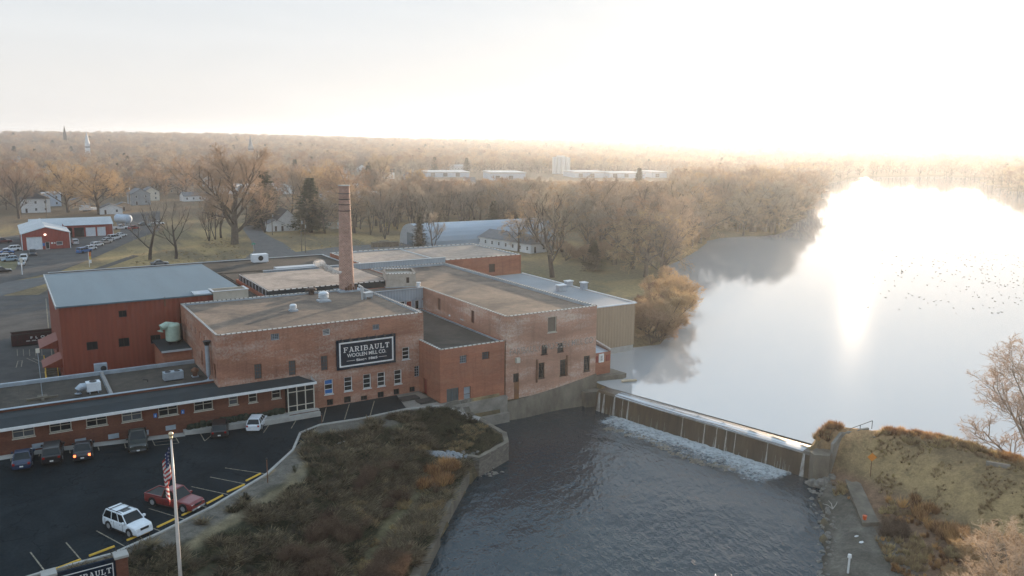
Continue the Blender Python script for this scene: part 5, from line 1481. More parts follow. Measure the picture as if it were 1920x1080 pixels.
t = thing('fallen_pipe', 'pale drain pipe lying on the bank above the riprap', 'pipe', (40.6, 81.2, hz(40.6, 81.2)+.15), -.55); b = MB(); b.tube([(-1.1, 0, 0), (1.1, 0, 0)], .11, 8); b.build('pipe', CONC_L, t)
t = thing('fallen_pipe', 'short white drain pipe stub on the upper slope near the kerb bend', 'pipe', (31.2, 86.3, hz(31.2, 86.3)+.15), .3); b = MB(); b.tube([(-.5, 0, 0), (.5, 0, 0)], .08, 8); b.build('pipe', WHITE, t)

# ------------------------------------------------------------------ right bank things
t = wthing('concrete_stair_wall', 'concrete wing wall and stair cut into the right bank', 'stairs', (80.5, 55.5, -2))
W1 = [G(1579, 842, .9), G(1600, 830, 1.6), G(1655, 827, 1.9)]
b = MB()
P = [(78.9, 55.4), (80.6, 55.6), (83.4, 54.0)]
for a, c, z0, z1 in ((P[0], P[1], .55, 1.5), (P[1], P[2], 1.5, 2.1)):
    a = Vector(a); c = Vector(c); d = (c-a).normalized(); n = Vector((-d.y, d.x))*.18
    q = [a-n, c-n, c+n, a+n]
    b.poly([(q[0].x, q[0].y, -4), (q[1].x, q[1].y, -4), (q[1].x, q[1].y, z1), (q[0].x, q[0].y, z0)]); b.poly([(q[2].x, q[2].y, -4), (q[3].x, q[3].y, -4), (q[3].x, q[3].y, z0), (q[2].x, q[2].y, z1)])
    b.poly([(q[0].x, q[0].y, z0), (q[1].x, q[1].y, z1), (q[2].x, q[2].y, z1), (q[3].x, q[3].y, z0)]); b.poly([(q[3].x, q[3].y, -4), (q[0].x, q[0].y, -4), (q[0].x, q[0].y, z0), (q[3].x, q[3].y, z0)])
b.build('wing_wall', CONC, t)
b = MB()
s0 = Vector((83.0, 53.2)); s1 = Vector((80.0, 54.2)); d = (s1-s0); 
for k in range(11):
    p = s0+d*(k/11); c = s0+d*((k+1)/11); zt_ = 1.6-k*.36
    b.box(-.02, (c-p).length+.04, -.75, .75, -4, zt_, Matrix.Translation((p.x, p.y, 0)) @ Matrix.Rotation(math.atan2(d.y, d.x), 4, 'Z'))
b.build('steps', CONC_D, t)
b = MB(); b.tube([(83.9, 53.9, 2.9), (81.6, 55.2, 1.9)], .04, 6); b.tube([(83.9, 53.9, 1.9), (83.9, 53.9, 2.9)], .04, 6); b.tube([(82.7, 54.6, 1.5), (82.7, 54.6, 2.4)], .04, 6); b.build('handrail', BLACK, t)
t = wthing('fishing_walkway', 'long flat concrete walkway on the right bank below the stairs', 'walkway', (76, 50, -3))
b = MB(); b.prism([tuple(G(1587, 905, -2.6)[:2]), tuple(G(1612, 902, -2.6)[:2]), tuple(G(1648, 979, -2.6)[:2]), tuple(G(1617, 980, -2.6)[:2])], -3.5, -2.6); b.prism([tuple(G(1580, 880, -2.6)[:2]), tuple(G(1604, 878, -2.6)[:2]), tuple(G(1610, 901, -2.6)[:2]), tuple(G(1588, 904, -2.6)[:2])], -3.4, -2.75); b.build('slab', CONC_D, t)
v = G(1631, 900, -2.3)
t = thing('warning_sign', 'orange diamond warning sign on a rusty post beside the walkway', 'sign', (v.x, v.y, hz(v.x, v.y)), math.radians(-130+90)); b = MB(); b.tube([(0, 0, 0), (0, 0, 2.2)], .045, 6); b.build('post', RUST, t)
b = MB(); M45 = Matrix.Translation((0, 0, 2.3)) @ Matrix.Rotation(math.pi/4, 4, 'Y'); b.box(-.36, .36, -.07, -.05, -.36, .36, M45); b.build('plate', M('orange_sign', (.75, .26, .02), (.6, .2, .02), rough=.5), t)
v = G(1621, 974, -2.6)
t = thing('bucket', 'small bright orange bucket at the end of the walkway', 'bucket', (v.x, v.y, -2.6)); b = MB(); b.tube([(0, 0, 0), (0, 0, .42)], [.17, .22], 12); b.build('pail', M('orange_plastic', (.75, .12, .02), (.65, .1, .02), rough=.4), t); b = MB(); b.tube([(-.21, 0, .4), (-.12, 0, .6), (.12, 0, .6), (.21, 0, .4)], .015, 5); b.build('handle', BLACK, t)
v = G(1590, 1072, -3.2)
t = thing('marker_post', 'white capped post leaning on the beach at the bottom right', 'post', (v.x, v.y, hz(v.x, v.y))); b = MB(); b.tube([(0, 0, 0), (.12, .05, 1.5)], .09, 8); b.build('post', WHITE, t); b = MB(); b.tube([(.12, .05, 1.45), (.13, .05, 1.75)], [.19, .16], 8); b.build('cap', WHITE, t)
for (x, y, lab) in ((1606, 1008, 'upper small white scrap of litter on the beach'), (1615, 1019, 'lower small white scrap of litter on the beach')):
    v = G(x, y, -3.1); b = MB(); b.ball((v.x, v.y, hz(v.x, v.y)+.08), (.28, .14, .08), 7, 4, .3); tag(b.build('litter', WHITE), lab, 'litter')
v = G(1561, 955, -3.4)
t = thing('driftwood', 'bleached forked driftwood branches on the right shore', 'driftwood', (v.x, v.y, hz(v.x, v.y)+.1)); b = MB()
for a in (0, .9, 2.2): b.tube([(0, 0, 0), (.5*math.cos(a), .5*math.sin(a), .35), (1.0*math.cos(a+.2), 1.0*math.sin(a+.2), .5)], [.05, .04, .02], 5)
b.build('branch', M('bleached_wood', (.45, .42, .38), (.35, .32, .28), rough=.8), t)
a, c = G(1849, 871, 1.6), G(1893, 882, 1.6)
b = MB(); b.bar((a.x, a.y, hz(a.x, a.y)+.15), (c.x, c.y, hz(c.x, c.y)+.15), .3, .5); tag(b.build('concrete_beam', CONC), 'low concrete beam half buried on the grassy crest', 'beam')

# ------------------------------------------------------------------ monument sign and flag
pr = G(226, 1039, 2.35); pl = G(91, 1074, 2.35); d = (pr-pl); Ls = d.length; az = math.atan2(d.y, d.x)
t = sign_panel(Ls-.5, 2.55, (*((pr+pl)/2)[:2], -.35), az, 'navy and white roadside sign board between brick pillars', 'sign', 'monument_sign', border=.07)
for v, lab in ((pl, 'left brick pillar with pale cap of the roadside sign'), (pr, 'right brick pillar with pale cap of the roadside sign')):
    c = thing('sign_pillar', lab, 'pillar', (v.x, v.y, 0), az)
    b = MB(); b.box(-.42, .42, -.42, .42, -1.8, 2.2); b.build('shaft', BRK_OFF, c)
    b = MB(); b.box(-.52, .52, -.52, .52, 2.2, 2.42); b.build('cap', CONC_L, c, bevel=.03)
FD = 59.0
v = ray(320, 812); s = FD/math.hypot(v.x, v.y); FX, FY = v.x*s, v.y*s; FT = CAMZ+v.z*s
zb = hz(FX, FY)
t = thing('flagpole', 'tall white tapering flagpole with a gold ball in the foreground', 'flagpole', (FX, FY, zb))
b = MB(); b.tube([(0, 0, -.1), (0, 0, (FT-zb)*.5), (0, 0, FT-zb-.25)], [.15, .125, .06], 16); b.build('pole', M('pole_paint', (.72, .64, .58), (.6, .53, .48), scale=1, rough=.3), t, smooth=True)
b = MB(); b.ball((0, 0, FT-zb-.08), .17, 14, 10); b.cyl((0, 0), .12, FT-zb-.42, FT-zb-.25, 12); b.build('finial', M('pale_gold', (.75, .6, .4), (.65, .5, .33), rough=.3, metal=.5), t, smooth=True)
b = MB(); b.tube([(0, 0, 0), (0, 0, .25)], [.35, .2], 14); b.build('base_collar', MET_B, t)
b = MB(); b.box(-.9, -.1, -.05, .05, .9, 1.35); b.build('small_plate', NAVY, t)
def flag():
    """limp stars and stripes: hoist along the pole, fly fallen in folds"""
    hoist, fly = 2.3, 3.6
    nu, nv = 40, 26
    b = MB(); V = []
    for j in range(nv+1):
        for i in range(nu+1):
            u = i/nu; w = j/nv
            x = -.14-.50*math.sin(min(1, u*1.25)*math.pi*.55)-.06*math.sin(u*23+w*3)
            y = .16*math.sin(u*19+w*2.4)*min(1, u*3)+.05*math.sin(u*41)
            z = -w*hoist*(1-.12*u)-u*fly*(.55+.12*w)*(.75+.25*u)
            x *= (1-.35*max(0, u-.4)*(.5+w))
            V.append((x, y, z))
    b.v = V
    for j in range(nv):
        for i in range(nu):
            a = j*(nu+1)+i; b.f.append((a, a+1, a+nu+2, a+nu+1))
            st_ = int(j/nv*13); m = 0 if st_ % 2 == 0 else 1
            if i < nu*.4 and j < nv*7/13:
                m = 2
                if i % 3 == 1 and j % 3 == 1: m = 1
            b.m.append(m)
    o = b.build('flag', [M('flag_red', (.42, .03, .03), (.34, .024, .025), rough=.7), M('flag_white', (.72, .70, .68), (.62, .6, .58), rough=.7), M('flag_blue', (.02, .03, .10), (.015, .022, .08), rough=.7)], None, smooth=True)
    tag(o, 'limp red white and blue flag hanging in folds from the flagpole', 'flag'); o.rotation_euler = (0, 0, math.radians(-32))
    return o
fo = flag(); fo.location = (FX, FY, FT-1.0)
# light poles on the lot edge
for x, y0, y1, lab in ((502, 908, 853, 'thin dark lamp post stub beside the kerb on the long side of the lot'), (603.5, 797, 773, 'short dark post with a drooping chain at the kerb bend')):
    v = G(x, y0-3, 0); t = thing('kerb_post', lab, 'post', (v.x, v.y, .0)); b = MB(); b.tube([(0, 0, 0), (0, 0, 2.6 if x < 600 else 1.2)], .05, 6); b.build('post', RUST, t); b = MB(); b.cyl((0, 0), .1, 2.5 if x < 600 else 1.15, 2.65 if x < 600 else 1.3, 8); b.build('cap', BLACK, t)
# steam drifting from behind the chimney
def steam_mat():
    m = bpy.data.materials.new('steam'); m.use_nodes = True; N = m.node_tree.nodes; L = m.node_tree.links; N.clear()
    o = N.new('ShaderNodeOutputMaterial'); v = N.new('ShaderNodeVolumePrincipled'); v.inputs['Color'].default_value = (.98, .97, .96, 1); v.inputs['Density'].default_value = 2.2; v.inputs['Anisotropy'].default_value = .3
    L.new(v.outputs[0], o.inputs['Volume']); return m
WX, WY = cx_-1.6, cy_+.4
q = random.Random(4)
stl = []
for k in range(20):
    f = k/19; px = 640-42*f+q.uniform(-1, 1); py = 511-(4*f if f < .4 else 4*.4+(f-.4)*27)+q.uniform(-1.3, 1.3)
    p = onY(px, py, cy_-1.6); stl.append((p, .12+.55*f+q.uniform(0, .15)))
b = MB()
for p, r_ in stl: b.ball(p, (r_*1.15, r_, r_*.8), 10, 7, .15, q)
o = b.build('steam', M('steam_white', (.85, .82, .78), (.75, .72, .69), rough=1.0)); tag(o, 'small puff of white steam drifting left of the chimney', 'steam', kind='stuff')
sm_, N_, L_n, bs_ = None, None, None, None
m = o.data.materials[0]; N = m.node_tree.nodes; L = m.node_tree.links; bs = N['Principled BSDF']; out = [x for x in N if x.type == 'OUTPUT_MATERIAL'][0]
tr = N.new('ShaderNodeBsdfTransparent'); ms = N.new('ShaderNodeMixShader'); lw = N.new('ShaderNodeLayerWeight'); lw.inputs[0].default_value = .35
n_ = noise(N, L, coords(N, L), 3, 5); mu = N.new('ShaderNodeMath'); mu.operation = 'MULTIPLY'; inv = N.new('ShaderNodeMath'); inv.operation = 'SUBTRACT'; inv.inputs[0].default_value = 1; L.new(lw.outputs['Facing'], inv.inputs[1]); L.new(inv.outputs[0], mu.inputs[0]); L.new(n_, mu.inputs[1])
tl = N.new('ShaderNodeBsdfTranslucent'); tl.inputs[0].default_value = (.85, .8, .75, 1); m2 = N.new('ShaderNodeMixShader'); m2.inputs[0].default_value = .5; L.new(bs.outputs[0], m2.inputs[1]); L.new(tl.outputs[0], m2.inputs[2])
L.new(mu.outputs[0], ms.inputs[0]); L.new(tr.outputs[0], ms.inputs[1]); L.new(m2.outputs[0], ms.inputs[2]); L.new(ms.outputs[0], out.inputs[0])

# ------------------------------------------------------------------ vehicles
def car(name, label, cat, loc, rz, col, L_=4.6, W=1.8, H=1.5, kind='sedan', wheelbase=None, rad=.33, rack=False, sunroof=False, tail_lit=False, group=None, detail=True):
    t = thing(name, label, cat, loc, rz, group)
    P = paint('car_paint_'+cat.replace(' ', '_'), col) if not isinstance(col, bpy.types.Material) else col
    hb = {'sedan': .60*H, 'hatch': .60*H, 'suv': .60*H, 'pickup': .56*H, 'van': .55*H}[kind]
    hl, hw = L_/2, W/2; zc = rad*.62
    # stations: x, top height, half width factor
    prof = {'sedan': [(-hl, .78), (-hl+.12, .97), (-hl*.55, 1.0), (hl*.30, 1.0), (hl*.45, .97), (hl*.88, .80), (hl, .62)],
            'hatch': [(-hl, .85), (-hl+.1, 1.0), (-hl*.5, 1.0), (hl*.32, 1.0), (hl*.48, .97), (hl*.88, .80), (hl, .6)],
            'suv': [(-hl, .9), (-hl+.1, 1.0), (-hl*.5, 1.0), (hl*.36, 1.0), (hl*.48, 1.0), (hl*.88, .90), (hl, .72)],
            'pickup': [(-hl, 1.0), (-hl+.06, 1.0), (-hl*.26, 1.0), (hl*.34, 1.02), (hl*.44, 1.0), (hl*.90, .93), (hl, .78)],
            'van': [(-hl, .95), (-hl+.1, 1.0), (-hl*.5, 1.0), (hl*.45, 1.0), (hl*.6, .98), (hl*.9, .85), (hl, .65)]}[kind]
    b = MB(); rings = []
    wf = [.90, .97, 1, 1, .99, .95, .84]
    for (x, th), w in zip(prof, wf):
        z1 = hb*th; w = hw*w; r = len(b.v)
        for (yy, zz) in ((-.86, zc), (-.98, zc+.12), (-1, zc+(z1-zc)*.55), (-.95, z1-.05), (-.84, z1), (0, z1+.02), (.84, z1), (.95, z1-.05), (1, zc+(z1-zc)*.55), (.98, zc+.12), (.86, zc)):
            b.v.append((x, yy*w, zz))
        rings.append(r)
    nn = 11
    for A, B in zip(rings[:-1], rings[1:]):
        for j in range(nn):
            k = (j+1) % nn; b.f.append((A+j, B+j, B+k, A+k)); b.m.append(0)
    b.f.append(tuple(rings[0]+j for j in range(nn))); b.m.append(0); b.f.append(tuple(rings[-1]+j for j in reversed(range(nn)))); b.m.append(0)
    b.f = [tuple(reversed(f)) for f in b.f]
    # cabin: lower edge at the belt, upper edge at the roof
    cab = {'sedan': (-hl*.62, -hl*.30, hl*.10, hl*.44), 'hatch': (-hl*.93, -hl*.72, hl*.12, hl*.48), 'suv': (-hl*.95, -hl*.82, hl*.16, hl*.46), 'pickup': (-hl*.24, -hl*.17, hl*.16, hl*.42), 'van': (-hl*.96, -hl*.88, hl*.25, hl*.6)}[kind]
    x0, x1, x2, x3 = cab; wb, wt = hw*.90, hw*.70 if kind != 'suv' else hw*.76
    zb_, zt_ = hb-.01, H-.06
    low = [(x0, -wb, zb_), (x3, -wb, zb_), (x3, wb, zb_), (x0, wb, zb_)]; top = [(x1, -wt, zt_), (x2, -wt, zt_), (x2, wt, zt_), (x1, wt, zt_)]
    g = MB()
    for i in range(4):
        j = (i+1) % 4; g.quad(low[i], low[j], top[j], top[i])
    g.build('windows', CARGL, t)
    # roof and pillars belong to the body shell
    n0 = len(b.v)
    rp = [(x1-.04, -wt-.03), (x2+.05, -wt-.03), (x2+.05, wt+.03), (x1-.04, wt+.03)]
    rt_ = [(x1+.12, -wt+.14), (x2-.1, -wt+.14), (x2-.1, wt-.14), (x1+.12, wt-.14)]
    for i in range(4):
        j = (i+1) % 4
        b.quad((*rp[i], zt_-.03), (*rp[j], zt_-.03), (*rp[j], zt_+.02), (*rp[i], zt_+.02)); b.quad((*rp[i], zt_+.02), (*rp[j], zt_+.02), (*rt_[j], H), (*rt_[i], H))
    b.poly([(*p, H) for p in rt_]); b.poly([(*p, zt_-.03) for p in reversed(rp)])
    for i in range(4): b.bar(low[i], top[i], .09, .07)
    for s in (-1, 1):
        for f in ((.5,) if kind in ('sedan', 'pickup') else (.36, .68)):
            xb = x0+(x3-x0)*f; xt = x1+(x2-x1)*f; b.bar((xb, s*wb, zb_), (xt, s*wt, zt_), .08, .05)
    if kind == 'pickup':   # open bed
        b2 = MB(); b2.box(-hl+.1, -hl*.28, -hw*.8, hw*.8, hb+.022, hb+.03); b2.build('bed_floor', BLACK, t)
        for yy in (-hw*.9, hw*.9): b.box(-hl+.03, -hl*.25, yy-.05, yy+.05, hb-.03, hb+.12)
        b.box(-hl+.02, -hl+.1, -hw*.88, hw*.88, hb-.03, hb+.12)
    o = b.build('body', P, t, smooth=False, bevel=.03 if detail else 0)
    wbs = wheelbase or L_*.58
    for sx in (-1, 1):
        for sy in (-1, 1):
            x = sx*wbs/2+(.02*L_ if sx > 0 else -.0)
            if detail:
                a = MB(); a.tube([(x, sy*(hw*.9), rad*1.06), (x, sy*(hw*1.004), rad*1.06)], rad*1.17, 18); a.build('wheel_arch', BLACK, t)
            w_ = thing('wheel', None, None, (x, sy*(hw-.10), rad)); w_.parent = t
            a = MB(); a.tube([(0, -.11, 0), (0, .11, 0)], rad, 18); a.build('tyre', TYRE, w_)
            if detail: a = MB(); a.tube([(0, sy*.105, 0), (0, sy*.122, 0)], rad*.62, 14); a.build('rim', RIMM, w_)
    zl = hb*.72
    for s in (-1, 1):
        a = MB(); a.box(hl-.34, hl-.015, s*hw*.62-.16, s*hw*.62+.16, zl-.08, zl+.08, Matrix.Identity(4)); a.build('headlight', HL, t)
        a = MB(); a.box(-hl-.012, -hl+.14, s*hw*.74-.10, s*hw*.74+.12, zl-.02, zl+.2); a.build('taillight', TLIT if tail_lit else TL, t)
        if detail:
            a = MB(); a.box(x3-.35, x3-.12, s*(hw+.08)-.1, s*(hw+.08)+.1, hb+.02, hb+.19); a.build('mirror', P, t)
    if detail:
        a = MB(); a.box(hl-.05, hl+.012, -hw*.42, hw*.42, zl-.12, zl+.08); a.build('grille', BLACK, t)
        a = MB(); a.box(hl-.1, hl+.03, -hw*.8, hw*.8, zc+.02, zc+.2); a.build('bumper', P if kind != 'pickup' else CHROME, t); a = MB(); a.box(-hl-.03, -hl+.1, -hw*.84, hw*.84, zc+.02, zc+.22); a.build('bumper', P if kind != 'pickup' else CHROME, t)
        a = MB(); a.box(hl+.031, hl+.04, -.16, .16, zc+.04, zc+.18); a.box(-hl-.04, -hl-.031, -.16, .16, zc+.2, zc+.34); a.build('licence_plate', WHITE, t)
        for s in (-1, 1):
            a = MB()
            for xx in (x0+(x3-x0)*.12, x0+(x3-x0)*.50, x0+(x3-x0)*.86): a.box(xx-.012, xx+.012, s*(hw*1.0)-.006, s*(hw*1.0)+.012, zc+.14, hb*.93)
            a.build('door_seam', BLACK, t)
            a = MB(); a.box(-wbs*.34, wbs*.36, s*hw*.97-.03, s*hw*.97+.07, zc-.04, zc+.04); a.build('running_board', BLACK, t)
            a = MB()
            for xx in (x0+(x3-x0)*.42, x0+(x3-x0)*.78): a.box(xx-.16, xx, s*hw*1.0-.01, s*hw*1.0+.03, hb*.80, hb*.80+.04)
            a.build('door_handle', CHROME, t)
        if rack:
            a = MB()
            for xx in (x1+.5, x1+1.45): a.box(xx-.03, xx+.03, -wt+.03, wt-.03, H+.03, H+.07); a.box(xx-.03, xx+.03, -wt+.05, -wt+.09, H-.02, H+.03); a.box(xx-.03, xx+.03, wt-.09, wt-.05, H-.02, H+.03)
            for yy in (-wt+.07, wt-.07): a.box(x1+.1, x2-.2, yy-.02, yy+.02, H+.03, H+.06)
            a.build('roof_rack', BLACK, t)
        if sunroof: a = MB(); a.box(x2-.85, x2-.28, -.42, .42, H+.001, H+.008); a.build('sunroof', CARGL, t)
    return t
HL = M('headlamp_lens', (.75, .75, .72), (.65, .65, .62), rough=.15)
TL = M('tail_lamp_lens', (.35, .02, .015), (.28, .015, .012), rough=.2)
TLIT = M('lit_brake_lamp', (.8, .08, .03), rough=.3, emit=(1, .16, .05, 2.5))
def P2(a, c):  # ground points of two wheels on one side -> centre line heading
    return math.atan2((c-a).y, (c-a).x)
# white suv: near-side wheels at (205,993) rear and (242,1008) front; nose right-down
a, c = G(205.6, 993), G(243, 1008); h_ = P2(a, c); mid = (a+c)/2; nrm = Vector((-math.sin(h_), math.cos(h_), 0))
car('sport_utility_vehicle', 'white sport utility vehicle with roof rack parked nose to the kerb', 'suv', (*(mid+nrm*.86)[:2], .035), h_, (.74, .77, .80), 4.75, 1.92, 1.8, 'suv', 2.79, .385, rack=True, sunroof=True)
a, c = G(287.3, 949), G(343, 962); h_ = P2(a, c); mid = (a+c)/2; nrm = Vector((-math.sin(h_), math.cos(h_), 0))
car('pickup_truck', 'dark red crew cab pickup truck parked nose to the kerb', 'pickup', (*(mid+nrm*.9)[:2], .035), h_, (.20, .022, .02), 5.75, 2.0, 1.88, 'pickup', 3.64, .41)
def at_lot(px, py): v = G(px, py, 0); z = hz(v.x, v.y); v = G(px, py, z); return (v.x, v.y, hz(v.x, v.y)+.035)
PF = math.radians(90)
car('parked_hatchback', 'white hatchback parked nose-in by the entrance walk', 'car', at_lot(482, 800), math.radians(62), (.72, .74, .77), 4.1, 1.75, 1.5, 'hatch', 2.5, .31)
car('parked_car', 'black compact suv parked in shadow beside the white hatchback', 'car', at_lot(413, 812), math.radians(75), (.012, .012, .014), 4.5, 1.85, 1.65, 'suv', 2.65, .34)
car('parked_pickup', 'dark olive pickup truck facing the lot, next to hatched bay', 'pickup', at_lot(259, 835), math.radians(-97), (.03, .035, .03), 5.5, 1.95, 1.85, 'pickup', 3.5, .39)
car('parked_car', 'dark sedan with glowing red brake lights', 'car', at_lot(157, 852), math.radians(83), (.015, .016, .02), 4.8, 1.85, 1.48, 'sedan', 2.8, .33, tail_lit=True)
car('parked_car', 'black suv with pale bumper line between blue sedan and lit brake lights', 'car', at_lot(100, 858), math.radians(84), (.012, .012, .013), 4.8, 1.9, 1.75, 'suv', 2.8, .36)
car('parked_car', 'dark blue sedan at the left end of the office parking row', 'car', at_lot(44, 868), math.radians(85), (.015, .03, .07), 4.7, 1.82, 1.45, 'sedan', 2.75, .33)
b_ = 'cars parked around the red shop'
far = {}
def fcar(px, py, rz, col, kind, lab, cat='car', nm='parked_car'):
    key = (kind, col)
    v = G(px, py, 0)
    if key not in far:
        L_, W, H, r = {'sedan': (4.6, 1.8, 1.45, .33), 'hatch': (4.2, 1.78, 1.5, .32), 'suv': (4.7, 1.9, 1.75, .36), 'pickup': (5.6, 1.95, 1.85, .38), 'van': (5, 1.95, 1.8, .35)}[kind]
        far[key] = car(nm, lab, cat, (v.x, v.y, .06), math.radians(rz), col, L_, W, H, kind, None, r, detail=False, group=b_)
    else:
        dup(far[key], (v.x, v.y, .06), math.radians(rz), lab, b_)
WHT, SLV, BLU, BLK, RED_, GRY = (.7, .71, .72), (.42, .44, .46), (.02, .12, .32), (.015, .015, .018), (.3, .03, .02), (.09, .1, .11)
fcar(62, 479, -92, (.06, .065, .075), 'pickup', 'dark grey pickup parked in front of the white garage door', 'pickup', 'parked_pickup')
fcar(41, 497, -95, SLV, 'hatch', 'silver hatchback at the head of the yard lane')
fcar(45, 489, -95, WHT, 'suv', 'white suv just behind the silver hatchback in the yard lane')
fcar(10, 482, -178, GRY, 'sedan', 'grey sedan in the middle of the left yard cluster')
fcar(19, 490, 185, (.25, .35, .45), 'hatch', 'light blue hatchback nearest the verge in the left yard cluster')
fcar(10, 476, -175, BLU, 'sedan', 'deep blue sedan second from the top of the left yard cluster')
fcar(23, 471, -170, WHT, 'suv', 'white suv topmost in the left yard cluster')
fcar(2, 488, 183, SLV, 'suv', 'silver suv at the left frame edge above the black sedan')
fcar(2, 511, 5, BLK, 'sedan', 'black sedan at the left frame edge on the street')
fcar(158, 474, 40, BLU, 'suv', 'bright blue suv at the near end of the row by the grass slope')
fcar(168, 469, 40, WHT, 'sedan', 'white sedan right beside the bright blue suv')
fcar(182, 462, 38, WHT, 'hatch', 'white hatchback third along the grass-slope row')
fcar(197, 457, 38, (.3, .28, .27), 'sedan', 'tan sedan fourth along the grass-slope row')
fcar(204, 453, 38, SLV, 'hatch', 'silver hatchback fifth along the grass-slope row')
fcar(215, 449, 38, WHT, 'van', 'white van sixth along the grass-slope row', 'van', 'parked_van')
fcar(226, 444, 38, WHT, 'sedan', 'white sedan at the far end of the grass-slope row')
fcar(141, 458, 92, WHT, 'suv', 'white suv backed against the red shop corner')
fcar(299, 497, 2, GRY, 'sedan', 'dark grey sedan driving on the street beyond the barn roof')
fcar(226, 430, 5, WHT, 'pickup', 'white pickup beside the blue-white tank in the far yard', 'pickup', 'parked_pickup')
fcar(251, 430, 30, RED_, 'hatch', 'rusty red hatchback in the far yard')
fcar(4, 456, 8, (.12, .03, .03), 'pickup', 'dark red pickup at the left frame edge by the hedge', 'pickup', 'parked_pickup')
for px, py, c in ((270, 423, 'grey'), (286, 425, 'pale green'), (297, 421, 'white')):
    fcar(px, py, 10, {'grey': GRY, 'pale green': (.25, .3, .27), 'white': WHT}[c], 'sedan', c+' sedan half hidden behind the bare lawn tree')
# ------------------------------------------------------------------ houses and sheds
ROOF_DK = M('dark_shingles', (.06, .055, .052), (.04, .037, .035), scale=1, rough=.9)
ROOF_BR = M('brown_shingles', (.13, .085, .06), (.09, .06, .045), scale=1, rough=.9)
ROOF_GR = M('grey_shingles', (.16, .16, .165), (.12, .12, .125), scale=1, rough=.9)
SID_W = M('white_siding', (.70, .70, .70), (.6, .6, .6), scale=.6, rough=.7)
SID_B = M('pale_blue_siding', (.45, .52, .60), (.38, .44, .52), scale=.6, rough=.7)
SID_T = M('tan_siding', (.42, .33, .25), (.35, .27, .2), scale=.6, rough=.7)
SID_G = M('grey_siding', (.30, .31, .32), (.25, .26, .27), scale=.6, rough=.7)
def house(name, label, cat, c, rz, w, d, h, rh, wm, rm, stories=1, hip=False, group=None, chim=False, garage=False, door=True):
    """gable along local y (front gable faces -y)"""
    t = thing(name, label, cat, (c[0], c[1], hz(c[0], c[1])-.02), rz, group)
    b = MB(); X, Y = w/2, d/2
    per = h/stories; holes = {0: [], 1: [], 2: [], 3: []}
    E_ = [((-X, -Y), (X, -Y), w), ((X, -Y), (X, Y), d), ((X, Y), (-X, Y), w), ((-X, Y), (-X, -Y), d)]
    for e_ in range(4):
        L_ = E_[e_][2]; n = max(1, int(L_/3.4))
        for s_ in range(stories):
            for k in range(n):
                u = L_*(k+.5)/n
                if garage and e_ == 0: continue
                holes[e_].append((u-.5, u+.5, s_*per+.9, s_*per+min(2.1, per-.25)))
        if garage and e_ == 0: holes[0].append((w*.2, w*.8, .02, min(2.4, h-.3)))
        elif door and e_ == 0 and holes[0]:
            holes[0][0] = (holes[0][0][0], holes[0][0][1], .02, 2.1)
        wall(b, E_[e_][0], E_[e_][1], 0, h, holes[e_], .12)
    ov = .35
    if not hip:
        b.tri((-X, -Y, h), (X, -Y, h), (0, -Y, h+rh)); b.tri((X, Y, h), (-X, Y, h), (0, Y, h+rh))
    b.build('wall', wm, t)
    r = MB(); k = rh/X; th = .14
    if hip:
        A = [(-X-ov, -Y-ov, h-.05), (X+ov, -Y-ov, h-.05), (X+ov, Y+ov, h-.05), (-X-ov, Y+ov, h-.05)]; m_ = max(0, Y-X)
        r1, r2 = (0, -m_-.01, h+rh), (0, m_+.01, h+rh)
        r.tri(A[0], A[1], r1); r.quad(A[1], A[2], r2, r1); r.tri(A[2], A[3], r2); r.quad(A[3], A[0], r1, r2); r.poly(list(reversed(A)))
    else:
        for s in (-1, 1):
            a = (s*(X+ov), -Y-ov, h-ov*k); b2 = (s*(X+ov), Y+ov, h-ov*k); c2 = (0, Y+ov, h+rh); d2 = (0, -Y-ov, h+rh)
            up = [(p[0], p[1], p[2]+th) for p in (a, b2, c2, d2)]; lo_ = [a, b2, c2, d2]
            if s < 0: r.poly(list(reversed(up))); r.poly([(p[0], p[1], p[2]+.01) for p in lo_])
            else: r.poly(up); r.poly([(p[0], p[1], p[2]+.01) for p in reversed(lo_)])
            r.poly([lo_[0], up[0], up[3], lo_[3]]); r.poly([lo_[1], up[1], up[0], lo_[0]]); r.poly([lo_[2], up[2], up[1], lo_[1]])
    ro = r.build('roof', rm, t)
    if chim: q = MB(); q.box(-.35, .35, Y*.3, Y*.3+.7, h+rh*.4, h+rh+.9); q.build('chimney_stack', BRK_RED, ro)
    for e_ in range(4):
        for h_ in holes[e_]:
            if garage and e_ == 0: window(t, E_[e_][0], E_[e_][1], h_, .1, nu=1, nv=1, frame=WHITE, pane=MET_W, fw=.08, name='garage_door')
            elif h_[2] < .1: window(t, E_[e_][0], E_[e_][1], h_, .1, nu=1, nv=1, frame=WHITE, pane=DKBROWN, fw=.08, name='door')
            else: window(t, E_[e_][0], E_[e_][1], h_, .1, nu=1, nv=2, frame=WHITE, fw=.08)
    return t
HOUSES = []
def hpx_(name, label, cat, px, py, rz, w, d, h, rh, wm, rm, **kw):
    v = G(px, py, 0); v = G(px, py, hz(v.x, v.y)); HOUSES.append((v.x, v.y+d*.3, max(w, d)*.62))
    return house(name, label, cat, (v.x, v.y+d*.25), math.radians(rz), w, d, h, rh, wm, rm, **kw)
hpx_('white_house', 'tall two-storey white house with dark hip roof behind the red shop', 'house', 68, 398, 0, 11.5, 10, 6.4, 2.6, SID_W, ROOF_DK, stories=2, hip=True)
hpx_('pale_blue_house', 'pale blue-white boxy house touching the tall white house', 'house', 98, 386, 0, 8, 12, 6.2, .6, SID_B, MET_LT, stories=2)
hpx_('gable_house', 'small grey-white gabled house with dark side roof above the tall white house', 'house', 73, 361, 0, 9, 9, 4.5, 3.8, SID_G, ROOF_DK)
